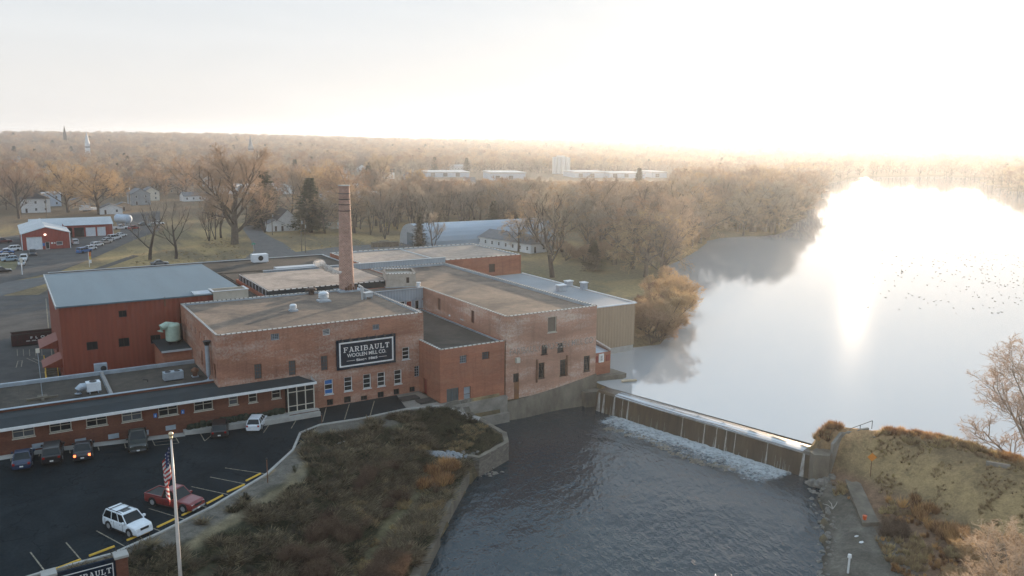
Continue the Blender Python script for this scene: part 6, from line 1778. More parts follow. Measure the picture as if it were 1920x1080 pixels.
hpx_('gable_house', 'beige gabled house right of the pale blue house, behind tree trunk', 'house', 124, 369, 0, 10, 8, 4, 3.6, SID_T, ROOF_BR)
hpx_('wide_shed', 'low brown shed with pale roof behind the wide orange tree', 'shed', 150, 386, 0, 9, 7, 2.8, 1.4, SID_T, ROOF_GR)
hpx_('white_garage', 'white gabled garage beside the far yard', 'garage', 208, 401, 0, 9.4, 7, 2.7, 2.0, SID_W, ROOF_GR)
hpx_('pink_shed', 'pale pinkish shed joined behind the white garage', 'shed', 232, 395, 0, 6, 6, 2.8, 1.2, SID_T, ROOF_GR)
hpx_('grey_house', 'grey two-storey house behind tall trees right of the garage', 'house', 262, 384, 8, 9, 9, 5.8, 2.6, SID_G, ROOF_GR, stories=2)
hpx_('beige_house', 'beige house with grey roof in the centre of the tree belt', 'house', 283, 376, 5, 8, 8, 5, 2.4, CREAM, ROOF_GR, stories=2)
hpx_('dark_roof_house', 'brown house with big dark shingle roof under orange trees', 'house', 336, 362, -80, 12, 16, 4.6, 4.2, SID_T, ROOF_DK)
hpx_('white_house', 'low white bungalow right behind the bright tan field', 'house', 368, 377, -85, 8, 14, 3, 1.8, SID_W, ROOF_GR)
hpx_('blue_grey_house', 'blue-grey house left of the river-side junction far back', 'house', 496, 350, 10, 12, 12, 5, 3.5, SID_B, ROOF_GR, stories=2)
hpx_('pink_house', 'pinkish house beside the far blue-grey house', 'house', 462, 348, 0, 12, 10, 6, 3, SID_T, ROOF_BR, stories=2)
# white farmhouse by the road
v = G(541, 433, 0); HOUSES.append((v.x, v.y+5, 11)); rzf = math.radians(-2)
house('white_farmhouse', 'white gabled farmhouse with tall narrow windows by the junction', 'house', (v.x, v.y+5), rzf, 8.2, 10, 4.2, 3.9, SID_W, ROOF_DK)
v2 = G(523, 434, 0); house('farmhouse_porch_wing', 'small white lean-to wing left of the farmhouse gable', 'house', (v2.x-.8, v2.y+3.2), rzf, 6, 5.5, 3, 1.4, SID_W, ROOF_GR)
v2 = G(573, 431, 0); house('farmhouse_side_wing', 'low white wing with dark roof right of the farmhouse gable', 'house', (v2.x, v2.y+5), rzf+math.pi/2, 7, 11, 2.7, 1.9, SID_W, ROOF_DK)
hpx_('brown_house', 'peach and white house with long brown roof left of the chimney top', 'house', 622, 416, -88, 9, 16, 4.6, 2.8, SID_T, ROOF_BR)
hpx_('brown_garage', 'brown-roofed garage wing with dark door in front of the peach house', 'garage', 634, 427, 12, 8, 9, 2.9, 2.8, CREAM, ROOF_BR, garage=True)
hpx_('white_house', 'white two-storey house with brown roof just behind the chimney', 'house', 641, 394, 10, 9, 9, 6, 2.4, SID_W, ROOF_BR, stories=2)
hpx_('blue_grey_hall', 'long pale blue-grey hall behind the dark spruce', 'hall', 622, 384, -85, 10, 26, 5.5, 1.5, SID_B, MET_LT)
# ranch house with white walls behind the warehouse
v = G(950, 466, 0); a_, c_ = G(887, 452), G(1014, 473)
azr = math.atan2(c_.y-a_.y, c_.x-a_.x); Lr = min((c_-a_).length, 40)
HOUSES.append((150, 236, 26))
mdl = (G(892, 458)+G(1013, 474))/2
house('ranch_house', 'long low white ranch house with grey hip roof behind the warehouse', 'house', (mdl.x+3.0, mdl.y+4.0), azr+math.pi/2, 11, Lr, 2.9, 2.2, SID_W, ROOF_GR, hip=True)
# quonset hut
a_, c_ = G(790, 466), G(1016, 452); d_ = (c_-a_); az_ = math.atan2(d_.y, d_.x)
HOUSES.append((130, 245, 30)); HOUSES.append((150, 250, 24)); HOUSES.append((118, 247, 14))
t = thing('quonset_hut', 'long arched pale blue metal quonset hut behind the warehouse', 'hangar', (a_.x, a_.y, 0), az_)
Lq = d_.length+6; Rq = 9.0; hq = 7.2
b = MB(); n = 14
pf = [(-Rq*math.cos(math.pi*i/n)+Rq, hq*math.sin(math.pi*i/n)**.85) for i in range(n+1)]
for i in range(n):
    (y0, z0), (y1, z1) = pf[i], pf[i+1]; b.quad((0, y0, z0), (Lq, y0, z0), (Lq, y1, z1), (0, y1, z1))
b.build('arched_roof', M('pale_blue_metal', (.33, .40, .47), (.26, .32, .38), scale=.25, rough=.45, stretch=(.2, 1, 1)), t)
b = MB(); b.poly([(0.02, y, z) for y, z in reversed(pf)]); b.poly([(Lq-.02, y, z) for y, z in pf]); b.build('end_wall', MET_B, t)
b = MB(); b.box(-.08, .01, Rq-2.5, Rq+2.5, 0, 4.2); b.build('door', MET_GREY, t)
# red shop
sx0, sx1, sy0 = 4.9, 17.7, 288.3
t = wthing('red_shop', 'red metal workshop with white roof and big white garage door', 'workshop', (11, 300, 0))
zE, zR = 5.0, 6.9; D2 = 31
b = MB(); H3 = [(1.1, 5.3, .05, 4.0), (6.1, 7.2, .05, 2.3), (9.1, 10.8, 1.1, 2.3)]
wall(b, (sx0, sy0), (sx1, sy0), 0, zE, H3); b.tri((sx0, sy0, zE), (sx1, sy0, zE), ((sx0+sx1)/2, sy0, zR))
wall(b, (sx1, sy0), (sx1, sy0+D2), 0, zE); wall(b, (sx0, sy0+D2), (sx0, sy0), 0, zE); b.build('wall', RIB_SHOP, t)
xm = (sx0+sx1)/2
b = MB(); b.poly([(sx0-.4, sy0-.3, zE), (xm, sy0-.3, zR+.12), (xm, sy0+D2, zR+.12), (sx0-.4, sy0+D2, zE)]); b.poly([(xm, sy0-.3, zR+.12), (sx1+.4, sy0-.3, zE), (sx1+.4, sy0+D2*.55, zE), (xm, sy0+D2*.55, zR+.12)]); b.build('roof', MET_LT, t)
b = MB(); b.bar((sx0-.4, sy0-.32, zE), (xm, sy0-.32, zR+.1), .1, .25); b.bar((xm, sy0-.32, zR+.1), (sx1+.4, sy0-.32, zE), .1, .25)
for xx in (sx0-.1, sx1+.1): b.box(xx-.12, xx+.12, sy0-.12, sy0-.01, 0, zE)
b.build('trim', MET_W, t)
for h_, nm_, pn in ((H3[0], 'garage_door', MET_W), (H3[1], 'door', GLASS), (H3[2], 'window', GLASS_B)): window(t, (sx0, sy0), (sx1, sy0), h_, nu=1, nv=1, frame=WHITE, pane=pn, fw=.12, name=nm_)
b = MB(); b.box(xm-.5, xm+.1, sy0-.35, sy0-.02, 4.4, 4.8); b.build('wall_lamp', M('lit_wall_lamp', (.9, .85, .75), rough=.4, emit=(1, .9, .75, 1.6)), t)
b = MB(); b.box(sx0+5.3, sx0+5.95, sy0-.06, sy0-.01, 1.1, 2.0); b.build('blue_plate', BLUEP, t)
b = MB(); b.box(sx0+7.6, sx0+8.2, sy0-.06, sy0-.01, 1.6, 2.1); b.box(sx0+8.5, sx0+8.8, sy0-.06, sy0-.01, 1.6, 2.1); b.build('white_plate', WHITE, t)
HOUSES.append((11, 300, 16))
t = wthing('red_shop_wing', 'long red workshop wing with two white and two open bays', 'workshop', (25, 320, 0))
wx0, wx1, wy = 17.9, 33.4, 319.5; H4 = [(.6, 2.7, .05, 3.3), (3.3, 6.4, .05, 3.3), (6.9, 10.0, .05, 3.2), (10.5, 13.2, .05, 3.2)]
b = MB(); wall(b, (wx0-10, wy), (wx1, wy), 0, 4.1, [(h[0]+10, h[1]+10, h[2], h[3]) for h in H4]); wall(b, (wx1, wy), (wx1, wy+12), 0, 4.1); wall(b, (wx1, wy+12), (wx0-10, wy+12), 0, 4.1); b.build('wall', RIB_SHOP, t)
b = MB(); b.poly([(wx0-10, wy-.4, 4.1), (wx1+.3, wy-.4, 4.1), (wx1+.3, wy+7, 6.2), (wx0-10, wy+7, 6.2)]); b.poly([(wx1+.3, wy+13, 4.1), (wx0-10, wy+13, 4.1), (wx0-10, wy+7, 6.2), (wx1+.3, wy+7, 6.2)]); b.tri((wx1, wy, 4.1), (wx1, wy+12.4, 4.1), (wx1, wy+6.6, 6.1)); b.build('roof', MET_LT, t)
for k, h_ in enumerate(H4): window(t, (wx0, wy), (wx1, wy), h_, nu=1, nv=1, frame=DKBROWN if k < 2 else WHITE, pane=GLASS if k < 2 else MET_W, fw=.12, name='open_bay' if k < 2 else 'garage_door')
b = MB(); b.box(wx1-.05, wx1+.1, wy-.1, wy+.1, 0, 4.1); b.build('corner_trim', MET_W, t)
HOUSES.append((28, 326, 12))
v = G(233, 423, 0)
t = thing('storage_tank', 'blue-white round ended tank trailer in the far yard', 'tank', (v.x, v.y+2, 0), math.radians(125)); b = MB(); b.tube([(-3.6, 0, 2.6), (-3.1, 0, 2.6), (3.1, 0, 2.6), (3.6, 0, 2.6)], [.8, 1.7, 1.7, .8], 18); b.build('tank', SID_B, t)
for sx in (-2.2, 2.2): b = MB(); b.box(sx-.2, sx+.2, -1.1, 1.1, 0, 1.3); b.build('cradle', MET_B, t)
v = G(165, 396, 0)
t = thing('stored_boat', 'white boat under wraps stored behind the shop wing', 'boat', (v.x, v.y, 0), .1); b = MB(); b.prism([(-3.4, -1.2), (2, -1.2), (4, 0), (2, 1.2), (-3.4, 1.2)], .6, 1.7); b.build('hull', WHITE, t); b = MB(); b.box(-2.4, 1.2, -1, 1, 1.7, 2.7); b.build('cabin', MET_W, t); b = MB(); b.box(-2.8, 1.4, -1.1, 1.1, 2.7, 2.82); b.build('canopy', SID_B, t); b = MB(); b.box(-2, 1, -.6, .6, 0, .6); b.build('stand', BLACK, t)
# silos, far works
v = G(1052, 326, 0)
SIL = M('silo_concrete', (.62, .62, .60), (.54, .54, .53), scale=.06, rough=.8)
t = thing('grain_silos', 'cluster of tall white cylindrical silos on the hazy horizon', 'silos', (v.x, v.y, hz(v.x, v.y)), -.5); s_ = v.length/1522.
Rs = 4.2*s_; Hs = 31*s_
for k, (i, j) in enumerate(((-3, 0), (-1, 0), (1, 0), (3, 0), (-2, 1.6), (0, 1.6), (2, 1.6))): b = MB(); b.cyl((i*Rs, j*Rs), Rs*.98, 0, Hs*(.98 if k % 2 else 1), 20); b.build('silo', SIL, t, smooth=False)
b = MB(); b.box(-2*Rs, 1.4*Rs, -.5*Rs, 1.5*Rs, Hs, Hs*1.08); b.build('headhouse', SIL, t)
for (x0, x1, y, hpx, lab) in ((921, 985, 338, 15, 'big blue-white factory hall left of the silos'), (1078, 1140, 333, 11, 'long low white factory right of the silos'), (1142, 1210, 334, 10, 'second long low pale factory further right of the silos'), (1222, 1250, 333, 11, 'small pale factory at the end of the works'), (800, 880, 332, 10, 'low white works beyond the two plumes')):
    a = G(x0, y, 0); c = G(x1, y, 0); d = c-a; s_ = a.length/1522
    t = thing('factory_hall', lab, 'factory', (a.x, a.y, hz(a.x, a.y)-1), math.atan2(d.y, d.x)); L_ = d.length; hh = hpx*s_+1
    b = MB(); b.box(0, L_, 0, 40, 0, hh*.82); b.build('wall', SID_B, t); b = MB(); b.box(-.5, L_+.5, -.5, 40.5, hh*.82, hh); b.build('roof', MET_LT, t)
    b = MB()
    for k in range(int(L_/12)): b.box(4+k*12, 8+k*12, -.2, -.01, 1.5, 5)
    b.build('dock_doors', GLASS_B, t)
    HOUSES.append(((a.x+c.x)/2, (a.y+c.y)/2+20, L_*.5+12))
# church steeples on the ridge
def steeple(px, py, hpx, r, lab, mat, D):
    v = ray(px, py); s = D/math.hypot(v.x, v.y); x, y = v.x*s, v.y*s; zt_ = CAMZ+ray(px, py-hpx).z*s; z0 = hz(x, y); Ht = zt_-z0
    t = thing('church_steeple', lab, 'church', (x, y, z0))
    b = MB(); b.box(-r, r, -r, r, 0, Ht*.62); b.build('tower', mat, t)
    b = MB(); b.tube([(0, 0, Ht*.62), (0, 0, Ht)], [r*1.1, .1], 8); b.build('spire', mat, t)
    b = MB(); b.box(-r*1.05, r*1.05, -r*1.05, r*1.05, Ht*.5, Ht*.53); b.build('belfry_band', ROOF_DK, t)
    b = MB(); b.box(-r*1.6, r*1.6, r, r*6, 0, Ht*.32); b.build('nave', mat, t)
steeple(121, 247, 12, 2.6, 'thin dark church spire standing above the skyline at far left', ROOF_DK, 1750)
steeple(163, 262, 16, 2.6, 'white church tower with dark spire just below the skyline', SID_W, 1150)
steeple(470, 272, 18, 2.8, 'grey church tower with lantern far beyond the big lawn tree', SID_G, 1150)
# two white plumes
for x, y, lab in ((805, 325, 'left small white steam plume over the far works'), (858, 325, 'right taller white steam plume over the far works')):
    pass
# pallets behind warehouse
for k, (x, y) in enumerate(((705, 463), (716, 463), (727, 462), (738, 462), (720, 460))):
    v = G(x, y, 0); t = thing('pallet_stack', 'stack of pale timber on the grass behind the warehouse', 'timber stack', (v.x, v.y, 0), .1, 'timber stacks behind the warehouse')
    for q_ in range(4): b = MB(); b.box(-1.5, 1.5, -.8, .8, q_*.4+(.05), q_*.4+.38); b.build('layer', WOOD, t)
# poles and small signs
def pole(px, py, h, lab, arm=True, name='utility_pole', mat=WOOD):
    v = G(px, py, 0); t = thing(name, lab, 'utility pole', (v.x, v.y, hz(v.x, v.y)), rnd.uniform(0, 1)); b = MB(); b.tube([(0, 0, 0), (0, 0, h)], [.17, .12], 8); b.build('pole', mat, t)
    if arm: b = MB(); b.box(-1.2, 1.2, -.06, .06, h-.9, h-.75); b.build('crossarm', mat, t); b = MB(); b.cyl((.35, 0), .2, h-2.4, h-1.4, 8); b.build('transformer', MET_B, t)
for (x, y, h, lab) in ((566, 472, 11, 'left wooden utility pole of the pair beyond the monitor roof'), (573, 474, 10, 'right paler utility pole of the pair beyond the monitor roof'), (749, 420, 12, 'tall utility pole in the trees left of the quonset'), (222, 388, 12, 'wooden utility pole beside the pink shed'), (244, 388, 11, 'wooden utility pole between garage and grey house'), (511, 441, 9, 'utility pole with orange sign at the road bend'), (88, 408, 9, 'leaning wooden pole at the corner of the tall white house')):
    pole(x, y, h, lab)
v = G(42, 515, 0); t = thing('lamp_post', 'pale slender lamp post at the yard entrance', 'lamp post', (v.x, v.y, 0)); b = MB(); b.tube([(0, 0, 0), (0, 0, 3.6)], .12, 8); b.build('pole', MET_W, t); b = MB(); b.box(-.35, .35, -.2, .2, 3.0, 4.2); b.build('lamp_head', CREAM, t)
v = G(168, 501, 0); t = thing('banner_flag', 'feather banner in orange, yellow and white on the verge', 'banner', (v.x, v.y, 0), .4); b = MB(); b.tube([(0, 0, 0), (0, 0, 4.2)], .06, 6); b.build('pole', WHITE, t)
for k, (c, z0, z1) in enumerate(((M('banner_orange', (.7, .2, .05), rough=.7), 2.9, 4.1), (M('banner_yellow', (.7, .5, .1), rough=.7), 2.0, 2.9), (WHITE, 1.1, 2.0))): b = MB(); b.box(.02, .62, -.03, .03, z0, z1); b.build('cloth_band', c, t)
v = G(476, 477, 0); t = thing('street_sign', 'green street name blade on a grey post at the junction', 'sign', (v.x, v.y, 0)); b = MB(); b.tube([(0, 0, 0), (0, 0, 3.2)], .06, 6); b.build('post', MET_B, t); b = MB(); b.box(-.6, .6, -.02, .02, 3.0, 3.35); b.box(-.02, .02, -.6, .6, 3.36, 3.66); b.build('blade', M('sign_green', (.02, .3, .2), (.02, .25, .17), rough=.5), t)
v = G(512, 431, 0); t = thing('warning_sign', 'orange diamond road sign at the bend by the farmhouse', 'sign', (v.x, v.y, 0)); b = MB(); b.tube([(0, 0, 0), (0, 0, 2.4)], .05, 6); b.build('post', MET_B, t); b = MB(); b.box(-.5, .5, -.03, 0, -.5, .5, Matrix.Translation((0, -.06, 2.6)) @ Matrix.Rotation(math.pi/4, 4, 'Y')); b.build('plate', bpy.data.materials['orange_sign'], t)

# ------------------------------------------------------------------ trees
def perp(d, q):
    a = Vector((q.uniform(-1, 1), q.uniform(-1, 1), q.uniform(-1, 1))); a = a-d*a.dot(d); return a.normalized()
def make_tree(seed, H, spread, trunk_r, fork=.25, n1=6, n2=7, n3=7, n4=6, n5=4, upness=.45, twl=1.0, tw=.035, droop=0, jitter=.35, multi=1):
    q = random.Random(seed); tb = MB(); cb_ = MB()
    T = []
    def limb(p, d, L_, r, lvl, segs):
        pts = [p.copy()]; rs = [r]; dd_ = d.copy()
        for i in range(segs):
            dd_ = (dd_+perp(dd_, q)*jitter*.5/segs**.5+Vector((0, 0, upness*(.25 if lvl < 3 else .12)))-Vector((0, 0, droop*.1*lvl))).normalized()
            p = p+dd_*L_/segs; pts.append(p.copy()); rs.append(r*(1-(i+1)/segs*.62))
        return pts, rs, dd_
    def along(pts, t):
        k = t*(len(pts)-1); i = min(int(k), len(pts)-2); return pts[i].lerp(pts[i+1], k-i), (pts[i+1]-pts[i]).normalized()
    trunks = []
    for m_ in range(multi):
        a = 6.28*m_/multi; d0 = Vector((.28*math.cos(a)*(multi > 1), .28*math.sin(a)*(multi > 1), 1)).normalized()
        pts, rs, _ = limb(Vector((0, 0, -.3)), d0, H*(.62 if multi == 1 else .6), trunk_r/(multi**.5), 0, 6)
        tb.tube(pts, rs, 7); trunks.append((pts, rs))
    L1s = []
    for pts, rs in trunks:
        k1 = max(3, n1//multi) if multi > 1 else n1
        for i in range(k1):
            t_ = fork+(1-fork)*(i+.5)/k1; p, d = along(pts, min(t_, .999)); az = i*2.4+q.uniform(-.4, .4)
            out = Vector((math.cos(az), math.sin(az), 0)); el = .35+.75*t_
            dirv = (out*(1-.35*t_)+Vector((0, 0, el))).normalized()
            L_ = spread*(1.0-.45*abs(t_-.45))*q.uniform(.85, 1.15)
            r = trunk_r*.5*(1-.55*t_); lp, lr, _ = limb(p, dirv, L_, r, 1, 5); tb.tube(lp, lr, 5, cap=False); L1s.append((lp, L_, r))
    def sub(parents, n, fl, fr, lvl, target, sides, segs):
        out = []
        for pts, L_, r in parents:
            for i in range(n):
                t_ = .22+.78*(i+q.random())/n; p, d = along(pts, min(t_, .999))
                dv = (d*.75+perp(d, q)*q.uniform(.6, 1.0)+Vector((0, 0, upness*.35-droop*.25))).normalized(); l = L_*fl*(1.15-.55*t_)*q.uniform(.7, 1.25); rr_ = max(r*fr, .012)
                lp, lr, _ = limb(p, dv, l, rr_, lvl, segs)
                if sides: target.tube(lp, lr, sides, cap=False)
                out.append((lp, l, rr_))
        return out
    L2 = sub(L1s, n2, .55, .42, 2, tb, 4, 4)
    L3 = sub(L2, n3, .55, .42, 3, cb_, 3, 3)
    def ribbon(a, c, w):
        d = (c-a); s_ = d.cross(Vector((q.uniform(-1, 1), q.uniform(-1, 1), q.uniform(-.3, .3)))).normalized()*w/2
        cb_.tri(a-s_, a+s_, c)
    for pts, L_, r in L3:
        for i in range(n4):
            t_ = .15+.85*(i+q.random())/n4; p, d = along(pts, min(t_, .999)); dv = (d*.8+perp(d, q)*.8+Vector((0, 0, upness*.3-droop*.5))).normalized(); l = max(.5, L_*.65)*q.uniform(.7, 1.3)*twl
            e_ = p+dv*l; ribbon(p, e_, tw*1.6)
            for j in range(n5):
                s_ = p.lerp(e_, q.uniform(.2, .95)); ribbon(s_, s_+(dv*.7+perp(dv, q)*.8-Vector((0, 0, droop*.4))).normalized()*l*q.uniform(.35, .7), tw)
    return tb, cb_
TREE = {}
def tree_proto(key, bark, twig, **kw):
    tb, cb_ = make_tree(**kw)
    me1 = tb.build('trunk', bark); me2 = cb_.build('crown', twig)
    d1, d2 = me1.data, me2.data; bpy.data.objects.remove(me1); bpy.data.objects.remove(me2)
    TREE[key] = (d1, d2, kw['H'])
tree_proto('maple', BARK, TWIG, seed=1, H=13, spread=6.2, trunk_r=.32, n1=9, n2=6, n3=6, n4=5, n5=4)
tree_proto('maple2', BARK, TWIG, seed=2, H=14, spread=6.6, trunk_r=.35, n1=10, n2=6, n3=5, n4=5, n5=4, fork=.2)
tree_proto('round', BARK, TWIG_O, seed=3, H=11, spread=5.8, trunk_r=.3, n1=10, n2=6, n3=6, n4=5, n5=4, fork=.18, upness=.3)
tree_proto('grey', BARK, TWIG_G, seed=4, H=15, spread=5.2, trunk_r=.33, n1=9, n2=6, n3=6, n4=5, n5=4, upness=.6)
tree_proto('upright', BARK_D, TWIG_G, seed=5, H=16, spread=4.6, trunk_r=.26, n1=9, n2=5, n3=5, n4=5, n5=3, upness=.95, multi=3)
tree_proto('cottonwood', BARK, TWIG, seed=6, H=21, spread=11.5, trunk_r=.95, n1=10, n2=8, n3=8, n4=6, n5=4, fork=.18, upness=.40, tw=.05, twl=1.0, jitter=.5)
tree_proto('sparse', BARK_D, TWIG_G, seed=7, H=17, spread=8.2, trunk_r=.5, n1=6, n2=5, n3=4, n4=2, n5=1, fork=.25, upness=.55, jitter=.55)
tree_proto('sparse2', BARK_D, TWIG_G, seed=8, H=15, spread=7.6, trunk_r=.42, n1=5, n2=5, n3=5, n4=3, n5=2, fork=.3, upness=.5, jitter=.6)
tree_proto('bush', BARK_D, TWIG_O, seed=9, H=5.5, spread=3.6, trunk_r=.12, n1=12, n2=5, n3=5, n4=5, n5=4, fork=.05, upness=.7, multi=4, twl=.9)
tree_proto('goldbush', BARK_D, TWIG_GOLD, seed=19, H=5.5, spread=3.6, trunk_r=.12, n1=12, n2=6, n3=5, n4=6, n5=4, fork=.05, upness=.6, multi=4, twl=.9)
tree_proto('pale', BARK_FLARE, TWIG_FLARE, seed=2, H=14, spread=7.0, trunk_r=.3, n1=11, n2=7, n3=6, n4=6, n5=4, fork=.12, upness=.45)  # lighter copy of the maple; flare over the tree is in its colours
tree_proto('weeping', BARK, TWIG_O, seed=10, H=12, spread=6, trunk_r=.34, n1=9, n2=6, n3=6, n4=5, n5=4, upness=.25, droop=.6)
def conifer(seed, H, R, mat_):
    q = random.Random(seed); tb = MB(); tb.tube([(0, 0, -.2), (0, 0, H*.6), (0, 0, H)], [H*.02+.08, H*.012+.04, .03], 7); cb_ = MB()
    z = H*.10
    while z < H*.985:
        f = 1-z/H; Rz = R*(f**.75)*(.85+.3*q.random())+.15; n = int(7+9*f)
        for i in range(n):
            a = 6.28*i/n+q.uniform(-.3, .3); L_ = Rz*q.uniform(.7, 1.12); dr_ = -.12-.18*q.random(); p0 = Vector((0, 0, z)); ax = Vector((math.cos(a), math.sin(a), dr_+.1))
            for k in range(7):
                s_ = p0+ax*L_*(k+1)/7; w = (.30+.45*(1-k/7))*max(.35, R/3.5)
                for m_ in range(3):
                    o1 = Vector((q.uniform(-1, 1), q.uniform(-1, 1), q.uniform(-.5, .15)))*w; o2 = Vector((q.uniform(-1, 1), q.uniform(-1, 1), q.uniform(-.6, .1)))*w
                    cb_.tri(s_, s_+o1, s_+o2)
        z += H*.036*(1.05-.35*z/H)
    me1 = tb.build('trunk', BARK_D); me2 = cb_.build('crown', mat_); r = (me1.data, me2.data, H); bpy.data.objects.remove(me1); bpy.data.objects.remove(me2)
    return r
TREE['spruce'] = conifer(1, 15, 4.6, NEEDLE); TREE['cedar'] = conifer(2, 9, 2.2, NEEDLE)

def put_tree(key, x, y, H, rz, label, group=None, name='bare_tree', cat='tree', wide=1.0, z=None):
    d1, d2, h0 = TREE[key]; s = H/h0
    t = thing(name, label, cat, (x, y, hz(x, y)-.1 if z is None else z), rz, group); t.scale = (s*wide, s*wide, s)
    for nm, d in (('trunk', d1), ('crown', d2)):
        o = bpy.data.objects.new(nm, d); COL.objects.link(o); o.parent = t
    return t
def tree_px(key, px, py, top, label, group=None, wide=1.0, rz=None, z=0, **kw):
    v = G(px, py, z); v = G(px, py, hz(v.x, v.y)); dist = v.xy.length
    H = max(2, (py-top)/FOC*dist*1.03); TPOS.append((v.x, v.y, H*.28*wide))
    # height that reaches the same skyline
    return put_tree(key, v.x, v.y, H, rnd.uniform(0, 6.28) if rz is None else rz, label, group, wide=wide, **kw)
TPOS = []
# model heights overshoot: measure each prototype once
for k, (d1, d2, h0) in list(TREE.items()):
    co = np.empty(len(d2.vertices)*3); d2.vertices.foreach_get('co', co); TREE[k] = (d1, d2, float(np.percentile(co.reshape(-1, 3)[:, 2], 99.8)))
tree_px('sparse', 281, 487, 378, 'dark leafless tree on the lawn with few thick forked limbs, nearest the barn roof', z=0)
tree_px('sparse2', 330, 485, 385, 'slimmer dark leafless lawn tree just right of the forked one')
tree_px('cottonwood', 440, 458, 287, 'huge spreading old cottonwood on the lawn by the road')
tree_px('upright', 404, 449, 372, 'thin dark multi-stem tree left of the huge cottonwood')
tree_px('upright', 392, 452, 380, 'thin dark leaning tree at the left foot of the cottonwood group')
tree_px('sparse2', 415, 446, 368, 'small dark tree tucked behind the cottonwood trunk')
tree_px('spruce', 583, 436, 340, 'tall dark spruce beside the white farmhouse', name='spruce_tree', wide=1.35)
tree_px('cedar', 498, 428, 328, 'ragged dark conifer with rusty top at the road bend', name='conifer_tree', wide=1.6)
tree_px('cedar', 480, 425, 370, 'dark drooping cedar left of the road bend conifer', name='conifer_tree', wide=1.4)
tree_px('upright', 497, 436, 350, 'grey multi-stem tree in front of the road bend conifers')
tree_px('cedar', 787, 470, 402, 'narrow brown-green cedar in front of the quonset arch', name='conifer_tree', wide=1.1)
tree_px('upright', 812, 468, 398, 'pale twiggy tree beside the cedar in front of the quonset', wide=1.2)
tree_px('weeping', 972, 472, 392, 'pale pinkish birch in front of the white ranch house')
tree_px('sparse', 1036, 520, 358, 'large bare tree with a leaning trunk behind the tan building', wide=1.15)
tree_px('cedar', 1112, 508, 452, 'rounded dark cedar bush at the edge of the lawn by the lake', name='conifer_tree', wide=1.7)
tree_px('cottonwood', 712, 352, 292, 'dark fan-shaped tree standing above the belt right of the chimney')
tree_px('spruce', 1197, 372, 318, 'dark hazy pine standing above the lakeside wood', name='spruce_tree')
tree_px('spruce', 940, 392, 336, 'olive conifer below the factory hall', name='conifer_tree')
tree_px('cedar', 925, 440, 378, 'dark conifer at the left of the wood behind the quonset', name='conifer_tree', wide=1.4)
tree_px('maple', 676, 430, 372, 'bare tree directly right of the chimney')
for x, y, tp, w in ((722, 448, 372, 1), (695, 440, 368, .9), (745, 430, 362, 1), (770, 425, 352, .9), (838, 425, 340, 1)): tree_px('upright', x, y, tp, 'slim bare tree in the row behind the long lawn', 'slim bare trees behind the long lawn', wide=w)
tree_px('maple2', 36, 410, 318, 'broad tree with thick trunk at the left edge by the street')
tree_px('round', 128, 398, 316, 'broad round orange-brown tree between the pale blue house and brown shed', wide=1.2)
tree_px('round', 186, 402, 322, 'very wide dense orange-brown tree above the white garage', wide=1.6)
tree_px('weeping', 350, 372, 300, 'rust-orange tree right of the dark roofed house', wide=1.2)
# bushes over the lake
for x, y, tp, k, w, lab in ((1222, 645, 575, 'goldbush', 1.5, 'golden brown brush clump overhanging the lake nearest the tan building'), (1252, 628, 540, 'goldbush', 1.4, 'tall golden brush clump at the tip of the lakeside point'), (1262, 585, 508, 'goldbush', 1.3, 'pinkish brush clump behind the golden ones on the point'), (1212, 605, 548, 'goldbush', 1.4, 'low tan brush clump on the bank behind the tan building'), (1240, 560, 500, 'goldbush', 1.4, 'pale brush clump where the lawn meets the inlet'), (1240, 650, 590, 'weeping', 1.0, 'reddish drooping willow with branches touching the water')):
    tree_px(k, x, y, tp, lab, wide=w, name='brush_clump', cat='shrub', z=-.8)
for x, y, tp, w, lab in ((1215, 628, 560, 1.6, 'dense golden brush clump close beside the tan building corner'), (1235, 640, 565, 1.7, 'dense golden brush clump in the middle of the lakeside point'), (1262, 600, 520, 1.5, 'dense pink-gold brush clump at the outer edge of the lakeside point'), (1225, 585, 530, 1.6, 'dense tan brush clump on the lawn side of the lakeside point')):
    tree_px('goldbush', x, y, tp, lab, wide=w, name='brush_clump', cat='shrub', z=-.8)
tree_px('sparse2', 1282, 606, 540, 'spindly bare sapling leaning over the lake', z=-.9)
# right edge tree and brush
v = G(1932, 893, -.9)
put_tree('pale', v.x, v.y, 15.0, 2.6, 'big fine-twigged bare tree leaning over the lake at the right edge', wide=1.25, z=-1.2)
v = G(1900, 1095, 1.5); put_tree('pale', v.x, v.y, 9.0, 2.0, 'leafless straw coloured tree rising from the bottom right corner', wide=1.2)
for px, py, H, w, lab in ((1835, 1035, 4.2, 1.5, 'thorny golden brush clump on the sunlit slope, leftmost of the corner brush'), (1885, 1010, 4.6, 1.5, 'golden brush clump highest up the sunlit corner slope'), (1905, 1060, 5.0, 1.6, 'dense golden brush clump at the right frame edge'), (1795, 1085, 3.4, 1.5, 'low golden brush clump at the bottom edge of the sunlit slope'), (1860, 1085, 4.4, 1.6, 'dense golden brush clump at the foot of the straw coloured tree')):
    v = G(px, py, .8); put_tree('goldbush', v.x, v.y, H, px*.7, lab, name='brush_clump', cat='shrub', wide=w)
